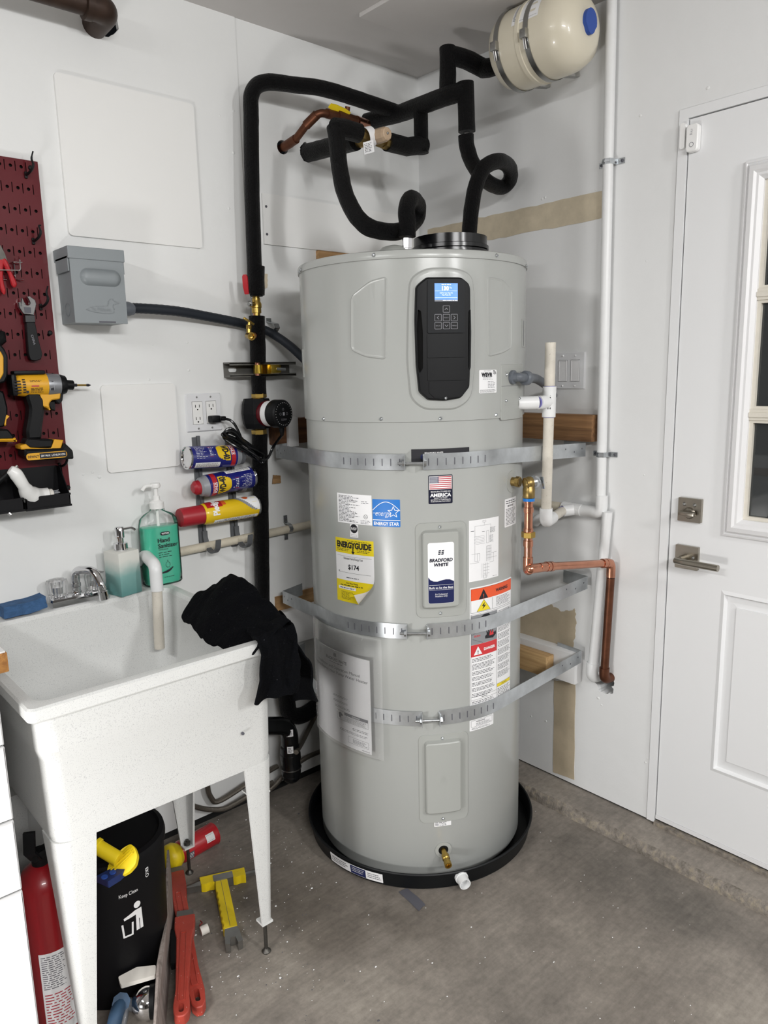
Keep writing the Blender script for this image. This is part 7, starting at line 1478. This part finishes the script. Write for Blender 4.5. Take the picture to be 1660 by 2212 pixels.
lt = at(110, 2060, 1, EY-er).z; s = Sheet(); s.rect(-.040, .03, .045, lt, .0005, 0, 0); s.fine(-.036, lt-.006, .012, lt*.62, 16, .0008, 1, .5, .2, 3); s.fine(-.036, lt*.58, .025, .05, 12, .0008, 2, .5, .2, 5)
for k in range(3): s.rect(.022, lt-.030-.03*k, .040, lt-.010-.03*k, .0008, None, 3 if k != 1 else 4)
s.build('instruction_label', ['paper', 'ink_grey', 'flag_red', 'ink', 'sticker_blue'], fe, me_, du=.008)
# pedal bin
BX, BY, br_, bh_ = -1.482, -.415, .130, .375
pb = thing('pedal_bin', 'round black pedal bin under the sink printed with a white litter symbol', 'bin', (BX, BY, 0))
bm = NB(); lathe(bm, [(br_*.90, 0), (br_*.92, .01), (br_*1.0, bh_-.03), (br_*1.0, bh_-.012)], (BX, BY, 0), (0, 0, 1), 56); ob('bin_body', bm, 'bin_black', pb)
bm = NB(); lathe(bm, [(br_*1.03, bh_-.022), (br_*1.04, bh_-.008), (br_*1.02, bh_+.004), (br_*.94, bh_+.008), (br_*.90, bh_+.002), (br_*.86, bh_+.002), (br_*.5, bh_+.010), (0, bh_+.012)], (BX, BY, 0), (0, 0, 1), 56, cap=False); ob('bin_lid', bm, 'bin_black', pb)
dv = Vector((CAM.x-BX, CAM.y-BY)).normalized(); a0 = math.atan2(dv.y, dv.x); mb_ = lambda u, v, h: Vector((BX+(br_*(.92+.08*(v-.01)/(bh_-.04))+h)*math.cos(a0+u/br_), BY+(br_*(.92+.08*(v-.01)/(bh_-.04))+h)*math.sin(a0+u/br_), v))
s = Sheet(); cu = .045; z0 = .185
s.poly(circ(cu+.008, z0+.070, .0085, 16), .0006, None, 0); s.poly([(cu+.002, z0+.004), (cu+.020, z0+.004), (cu+.018, z0+.058), (cu+.002, z0+.058), (cu-.026, z0+.048), (cu-.025, z0+.042), (cu+.003, z0+.046)], .0006, None, 0); s.line([(cu-.030, z0+.032), (cu-.028, z0), (cu-.008, z0), (cu-.006, z0+.030)], .0045, .0006, 0); s.line([(cu+.011, z0+.004), (cu+.011, z0+.032)], .0018, .0008, 1)
s3_ = Sheet(); s3_.text('Keep Clean', cu-.010, z0+.108, .013, .0006, 0, width=.044); s3_.build('slogan_print', 'white_print', pb, mb_, du=.01); s3_ = Sheet(); s3_.text('EKO', cu+.040, z0+.135, .013, .0006, 0, ang=rad(-90), bold=.01); s3_.build('maker_print', 'white_print', pb, mb_, du=.01)
s.build('bin_print', ['white_print', 'bin_black'], pb, mb_, du=.01)
pv = None
for k in range(60):
    q = at(298, 2112, 2, .20-k*.0033)
    if Vector((q.x-BX, q.y-BY)).length < br_+.012: break
    pv = q

s = Sheet(); s.poly(round2([(-.038, -.014), (.038, -.016), (.042, .008), (0, .018), (-.042, .008)], .004), .010, 0); dd = Vector((CAM.x-BX, CAM.y-BY, 0)).normalized(); s.build('foot_pedal', 'paper_warm', pb, mapP(pv, dd.cross(Vector((0, 0, 1)))*-1, dd*-1+Vector((0, 0, .25)), (0, 0, 1)))
# yellow plunger-shaped scoop lying on the lid, with a blue handled brush
sc0 = at(228, 1830, 2, bh_+.06); 
yt = thing('yellow_funnel', 'bright yellow plastic scoop with a round handle lying on the bin lid', 'scoop', (sc0.x, sc0.y, bh_+.012))
h0 = at(206, 1826, 2, bh_+.075); h1 = at(256, 1856, 2, bh_+.050)
bm = NB(); tube(bm, [h0, h0.lerp(h1, .12), h0.lerp(h1, .14), h1], [.018, .018, .0155, .0155], 20); ob('scoop_handle', bm, 'bright_yellow', yt)
U_ = (at(285, 1828, 2, bh_+.06)-at(232, 1875, 2, bh_+.03)); w_ = U_.length; c = at(258, 1856, 2, bh_+.042); N_ = ((h0-h1).normalized()*.45+(CAM-h1).normalized()*.75).normalized(); U_ = (U_-N_*U_.dot(N_)); V_ = N_.cross(U_.normalized())
s = Sheet(); fan = [(-w_*.56, -.012), (-w_*.5, -.022), (-w_*.3, -.030), (0, -.036), (w_*.3, -.034), (w_*.52, -.022), (w_*.60, -.004), (w_*.56, .010), (w_*.3, .014), (-w_*.3, .012), (-w_*.54, .0)]
s.poly(round2(fan, .006), .004, -.006); mfan = mapP(c, U_, V_, N_)
for k in range(4): s.rect(-w_*.40, .006-.006*k-.001, w_*.46, .006-.006*k+.001, .0056, .004)
s.build('scoop_blade', 'bright_yellow', yt, lambda u, v, h: mfan(u, v, h-14*u*u*.3-30*v*v*.3))
bt = thing('blue_brush', 'dark blue plastic tool lying on the front edge of the bin lid', 'tool', at(240, 1890, 2, bh_)); bm = NB(); a, b = at(222, 1905, 2, bh_+.02), at(266, 1880, 2, bh_+.02); ribbon(bm, [a, a.lerp(b, .6), b], Vector((-.012, .035, 0)), .016, wid=[1, .9, .5]); ob('tool_body', bm, 'toy_blue', bt)
for f in (.1, .5): bm = NB(); p = a.lerp(b, f)+Vector((0, 0, .008)); cyl(bm, p, p+Vector((0, 0, .002)), .007, seg=14); ob('grip_dot', bm, 'cap_blue', bt)
# red can with a yellow lid lying on the floor by the rear leg
cr_ = .034; c0 = at(352, 1862, 2, cr_); c1 = at(462, 1800, 2, cr_); d = (c1-c0); L = d.length; d.normalize()
rc = thing('red_can', 'red spray can with a clear yellow cap lying on the floor behind the rear leg', 'spray can', c0.lerp(c1, .5)-Vector((0, 0, cr_)))
bm = NB(); lathe(bm, [(cr_*.9, L*.30), (cr_, L*.33), (cr_, L*.985), (cr_*1.03, L*.99), (cr_*1.03, L), (cr_*.9, L), (0, L*.985)], c0, d, 32); ob('can_body', bm, 'can_red', rc)
bm = NB(); lathe(bm, [(0, 0), (cr_*.55, .002), (cr_*1.0, L*.08), (cr_*1.15, L*.12), (cr_*1.15, L*.22), (cr_*.9, L*.30)], c0, d, 28); ob('can_cap', bm, 'bright_yellow', rc)
upv = Vector((0, 0, 1)); sdv = upv.cross(d).normalized(); sdv = sdv if sdv.y < 0 else -sdv
mcn = lambda u, v, h: c0+d*u+(sdv*math.cos(v/cr_)+upv*math.sin(v/cr_))*(cr_+h)
s = Sheet()
for k in range(5): s.rect(L*.74, .004+k*.005, L*.90, .009+k*.005, .0006, None, 0)
for k in range(7): s.rect(L*.76+k*L*.018, .007, L*.768+k*L*.018, .026, .0009, None, 1)
for k in range(5): s.rect(L*.36, -.018+k*.005, L*.48, -.013+k*.005, .0006, None, 2)
s.fine(L*.37, .004, L*.47, -.016, 5, .0009, 0, .5, .2, 4); s.build('can_print', ['paper', 'ink', 'ink_grey'], rc, mcn)
# plywood sheet on edge leaning between the bin and the wrenches
pA = at(362, 1840, 2, .16); pB = at(352, 2230, 2, 0.0); pA0 = at(372, 1925, 2, 0); 
pw = NB(); n_ = Vector((.6, -.18, .1)).normalized()*.006
top = lambda p, h: p+Vector((-.012, .004, h))
V8 = [at(370, 1905, 2, .002), at(374, 1990, 2, .002), at(354, 2240, 2, .002), at(334, 2215, 2, .10), at(341, 2085, 2, .13), at(358, 2000, 2, .13), at(363, 1836, 2, .155)]
f1 = [pw.verts.new(p+n_*.5) for p in V8]; f2 = [pw.verts.new(p-n_*.5) for p in V8]; pw.faces.new(f1); pw.faces.new(f2[::-1])
for k in range(7): pw.faces.new((f1[k], f1[(k+1) % 7], f2[(k+1) % 7], f2[k]))
tag(ob('plywood_sheet', pw, 'ply_grey', smooth=False), 'thin weathered plywood sheet standing on edge between the bin and the red wrenches', 'plywood')
# red pipe wrenches
def pipe_wrench(h_top, h_bot, lift, label, jaw):
    a = at(*h_top, 2, .016+lift); b = at(*h_bot, 2, .016+lift); d = (b-a).normalized(); sd = Vector((0, 0, 1)).cross(d).normalized(); L = (b-a).length
    t = thing('pipe_wrench', label, 'wrench', a.lerp(b, .5)-Vector((0, 0, .016)), 'red pipe wrenches under the sink'); mw = mapP(a, d, sd, (0, 0, 1)) if (d.cross(sd)).z > 0 else mapP(a, d, sd, (0, 0, 1))
    s = Sheet(); o = [(0, -.026), (L*.14, -.025), (L*.24, -.019), (L*.75, -.015), (L*.90, -.019), (L*.97, -.016), (L, -.007), (L, .007), (L*.97, .016), (L*.90, .019), (L*.75, .015), (L*.24, .019), (L*.14, .025), (0, .026)]
    hole = rr(L*.89, -.006, L*.965, .006, .006); ro = round2(o, .004, 2); s.poly(inset2(ro, .002), .012, None, 0, holes=[hole]); s.loft(ro, inset2(ro, .002), .010, .012); s.loft(ro, ro, -.012, .010); s.poly(ro, -.012, None, 0, holes=[hole]); s.loft(hole, hole, -.012, .012)
    g_ = rr(L*.20, -.0065, L*.86, .0065, .004); s.frame(L*.19, -.0085, L*.87, .0085, .003, .0140, .012, 0, .004); s.build('handle', 'wrench_red', t, mw, smooth=False)
    s = Sheet(); s.poly([(-.020, -.021), (0, -.021), (.004, .021), (-.020, .021)], .011, -.011); s.build('fixed_jaw', 'strut_grey', t, mw, smooth=False)
    if jaw:
        s = Sheet(); s.poly(round2([(-.012, -.055), (.012, -.060), (.03, -.050), (.05, -.020), (.16, -.018), (.16, -.030), (.06, -.034)], .004, 2), .009, -.009); s.build('hook_jaw', 'plastic_black', t, mw, smooth=False)
    return t
pipe_wrench((378, 1890), (432, 2185), 0, 'large red pipe wrench lying flat on the floor with a hole in its handle end', False)
pipe_wrench((400, 1985), (392, 2205), .026, 'second red pipe wrench resting on the first, with a black hook jaw', True)
# yellow demolition tool
a = at(478, 1905, 2, .014); b = at(500, 2012, 2, .014); d = (b-a).normalized(); L = (b-a).length; sd = Vector((d.y, -d.x, 0)); sd = -sd if sd.x < 0 else sd
wt = thing('wrecking_tool', 'yellow-gripped steel demolition tool with a cross head lying on the floor', 'tool', a)
mw = mapP(a, d, sd, (0, 0, 1))
wv = [(0, -.017)]+[(L*(k+.5)/16, -.017-(.0035 if k % 2 else 0)) for k in range(3, 16)]+[(L, -.017), (L, .017), (0, .017)]
s = Sheet(); rw = round2(wv, .002, 2); s.loft(rw, inset2(rw, .002), .010, .012); s.poly(inset2(rw, .002), .012); s.loft(rw, rw, -.013, .010); s.rect(L*.03, -.002, L*.97, -.001, .0125, None, 1); s.build('grip', ['bright_yellow', 'ink_grey'], wt, mw, smooth=False)
s = Sheet(); s.poly([(L, -.016), (L+.020, -.020), (L+.055, -.022), (L+.058, -.010), (L+.035, -.006), (L+.035, .006), (L+.058, .010), (L+.055, .022), (L+.020, .020), (L, .016)], .012, -.013); s.build('claw_foot', 'steel', wt, mw, smooth=False)
h0 = at(434, 1912, 2, .014); h1 = at(530, 1890, 2, .014); hd = (h1-h0).normalized(); hL = (h1-h0).length; hs = Vector((hd.y, -hd.x, 0)); hs = hs if hs.y > 0 else -hs; mh_ = mapP(h0, hd, hs, (0, 0, 1))
for u0, u1 in ((0, hL*.30), (hL*.70, hL)):
    s = Sheet(); rw = round2([(u0, -.014), (u0+(u1-u0)*.3, -.018), (u0+(u1-u0)*.6, -.014), (u1, -.018), (u1, .014), (u0, .014)], .003, 2); s.poly(rw, .013, -.013); s.build('grip', 'bright_yellow', wt, mh_, smooth=False)
s = Sheet(); s.rect(-.001, .010, hL, .017, .0135, -.013, 0); s.build('grip', 'bright_yellow', wt, mh_, smooth=False)
s = Sheet(); s.rect(hL*.28, -.016, hL*.72, .011, .0145, -.012, 0, r=.002); s.build('head_plate', 'steel', wt, mh_)
s = Sheet(); s.poly([(-.045, -.010), (0, -.012), (0, .008), (-.040, -.004)], .008, -.010); s.build('pick_point', 'steel', wt, mh_, smooth=False); s = Sheet(); s.rect(hL, -.004, hL+.075, .006, .005, -.005); s.build('blade', 'steel', wt, mh_, smooth=False)
# chrome and blue tool half under the pedal
bt = thing('ball_fitting', 'round chrome fitting with a blue and grey handle in front of the pedal bin', 'tool', at(310, 2170, 2, 0))
k0 = at(318, 2165, 2, .045); bm = NB(); sph(bm, k0, .036, 28, 0, (1, 1, 1)); ob('chrome_ball', bm, 'chrome', bt)
bm = NB(); dxx = (at(345, 2160, 2, .045)-k0).normalized(); lathe(bm, [(.034, .006), (.036, .008), (.036, .018), (.030, .022), (0, .022)], k0, dxx, 32); ob('black_band', bm, 'plastic_black', bt)
bm = NB(); q0, q1, q2 = at(258, 2225, 2, .03), at(268, 2170, 2, .045), at(300, 2172, 2, .045); tube(bm, spline([q0, q1.lerp(q0, .3), q1, q2], 6), .014, 14); ob('steel_handle', bm, 'tool_grey', bt)
bm = NB(); tube(bm, spline([at(243, 2230, 2, .04), at(252, 2190, 2, .06), at(262, 2165, 2, .064)], 6), .016, 12); cyl(bm, at(262, 2165, 2, .056), at(262, 2165, 2, .074), .020, seg=8); mb2 = ob('blue_sleeve', bm, mat('dusty_blue', '2c4660', .6, vary=.2, vscale=40), bt)
# small litter
bm = NB(); a = at(434, 2012, 2, .012); cyl(bm, a, a+Vector((.020, -.004, .002)), .012, seg=14); tag(ob('plastic_stopper', bm, 'paper_warm'), 'small white round cap lying on the floor by the wrenches', 'litter')
bm = NB(); tube(bm, spline([at(434, 2005, 2, .02), at(432, 1998, 2, .02), at(437, 1994, 2, .02), at(433, 1989, 2, .018)], 4), .0015, 6); tag(ob('red_wire', bm, 'red_cord'), 'tiny curl of red wire on the floor by the wrenches', 'litter')
s = Sheet(); a = at(890, 1947, 2, 0); q = [at(862, 1929, 2, 0), at(880, 1921, 2, 0), at(919, 1955, 2, 0), at(905, 1968, 2, 0)]; s.poly(jag([(p.x, p.y) for p in q], .0015, 5, 2), .004, .0005); tag(s.build('shingle_scrap', 'ink_grey', None, lambda u, v, h: Vector((u, v, h)), smooth=False), 'dark flat scrap lying on the floor in front of the drain pan', 'litter')
bm = NB(); R_ = random.Random(21)
for k in range(420):
    if R_.random() < .55: px, py = R_.uniform(420, 700), R_.uniform(1740, 2150)
    else: px, py = R_.uniform(350, 1500), R_.uniform(1720, 2210)
    p = at(px, py, 2, .001)
    if (Vector((p.x-HC.x, p.y-HC.y)).length < rp+.012) or p.x > -.14: continue
    q = R_.uniform(.0006, .0020) if R_.random() < .93 else R_.uniform(.002, .0045); sph(bm, (p.x, p.y, q*.3), q, 5, 0 if R_.random() < .8 else 1, (1, R_.uniform(.5, 1), .35))
o = ob('paint_flecks', bm, ['paper', 'ink_grey'], floor, kind='stuff')

mat('cabinet_dark', '1b1c1f', .5)
# ================================================================ workbench and cabinet out of view, added to darken the reflection in the door glass
cbn = thing('unseen_cabinet', 'dark wall cabinet added out of view to darken the door glass reflection', 'cabinet', (-3.35, -.24, .95))
bm = NB(); bx(bm, (-3.35, -.235, 1.68), (2.1, .44, 1.46)); ob('cabinet_body', bm, 'cabinet_dark', cbn, smooth=False)
for k in range(3):
    bm = NB(); bx(bm, (-4.05+k*.70, -.465, 1.68), (.69, .02, 1.44), bev=.003); dr_ = ob('cabinet_door', bm, 'cabinet_dark', cbn); bm = NB(); cyl(bm, (-3.76+k*.70, -.49, 1.30), (-3.76+k*.70, -.49, 1.45), .006); ob('handle', bm, 'steel', dr_)
wbn = thing('workbench', 'dark workbench added out of view to darken the door glass reflection', 'workbench', (-3.35, -.30, 0))
bm = NB(); bx(bm, (-3.35, -.31, .40), (2.1, .60, .04), bev=.003); ob('bench_slab', bm, 'wood_dark', wbn)
for sx in (-4.35, -2.36):
    for sy in (-.06, -.57): bm = NB(); bx(bm, (sx, sy, .19), (.06, .06, .38)); ob('leg', bm, 'wood_dark', wbn, smooth=False)
bm = NB(); bx(bm, (-3.15, -.25, .50), (.34, .26, .16), Matrix.Rotation(.2, 3, 'Z'), bev=.004); tag(ob('unseen_box', bm, 'paper_warm'), 'pale box on the workbench, added out of view to reflect in the lowest door pane', 'box')
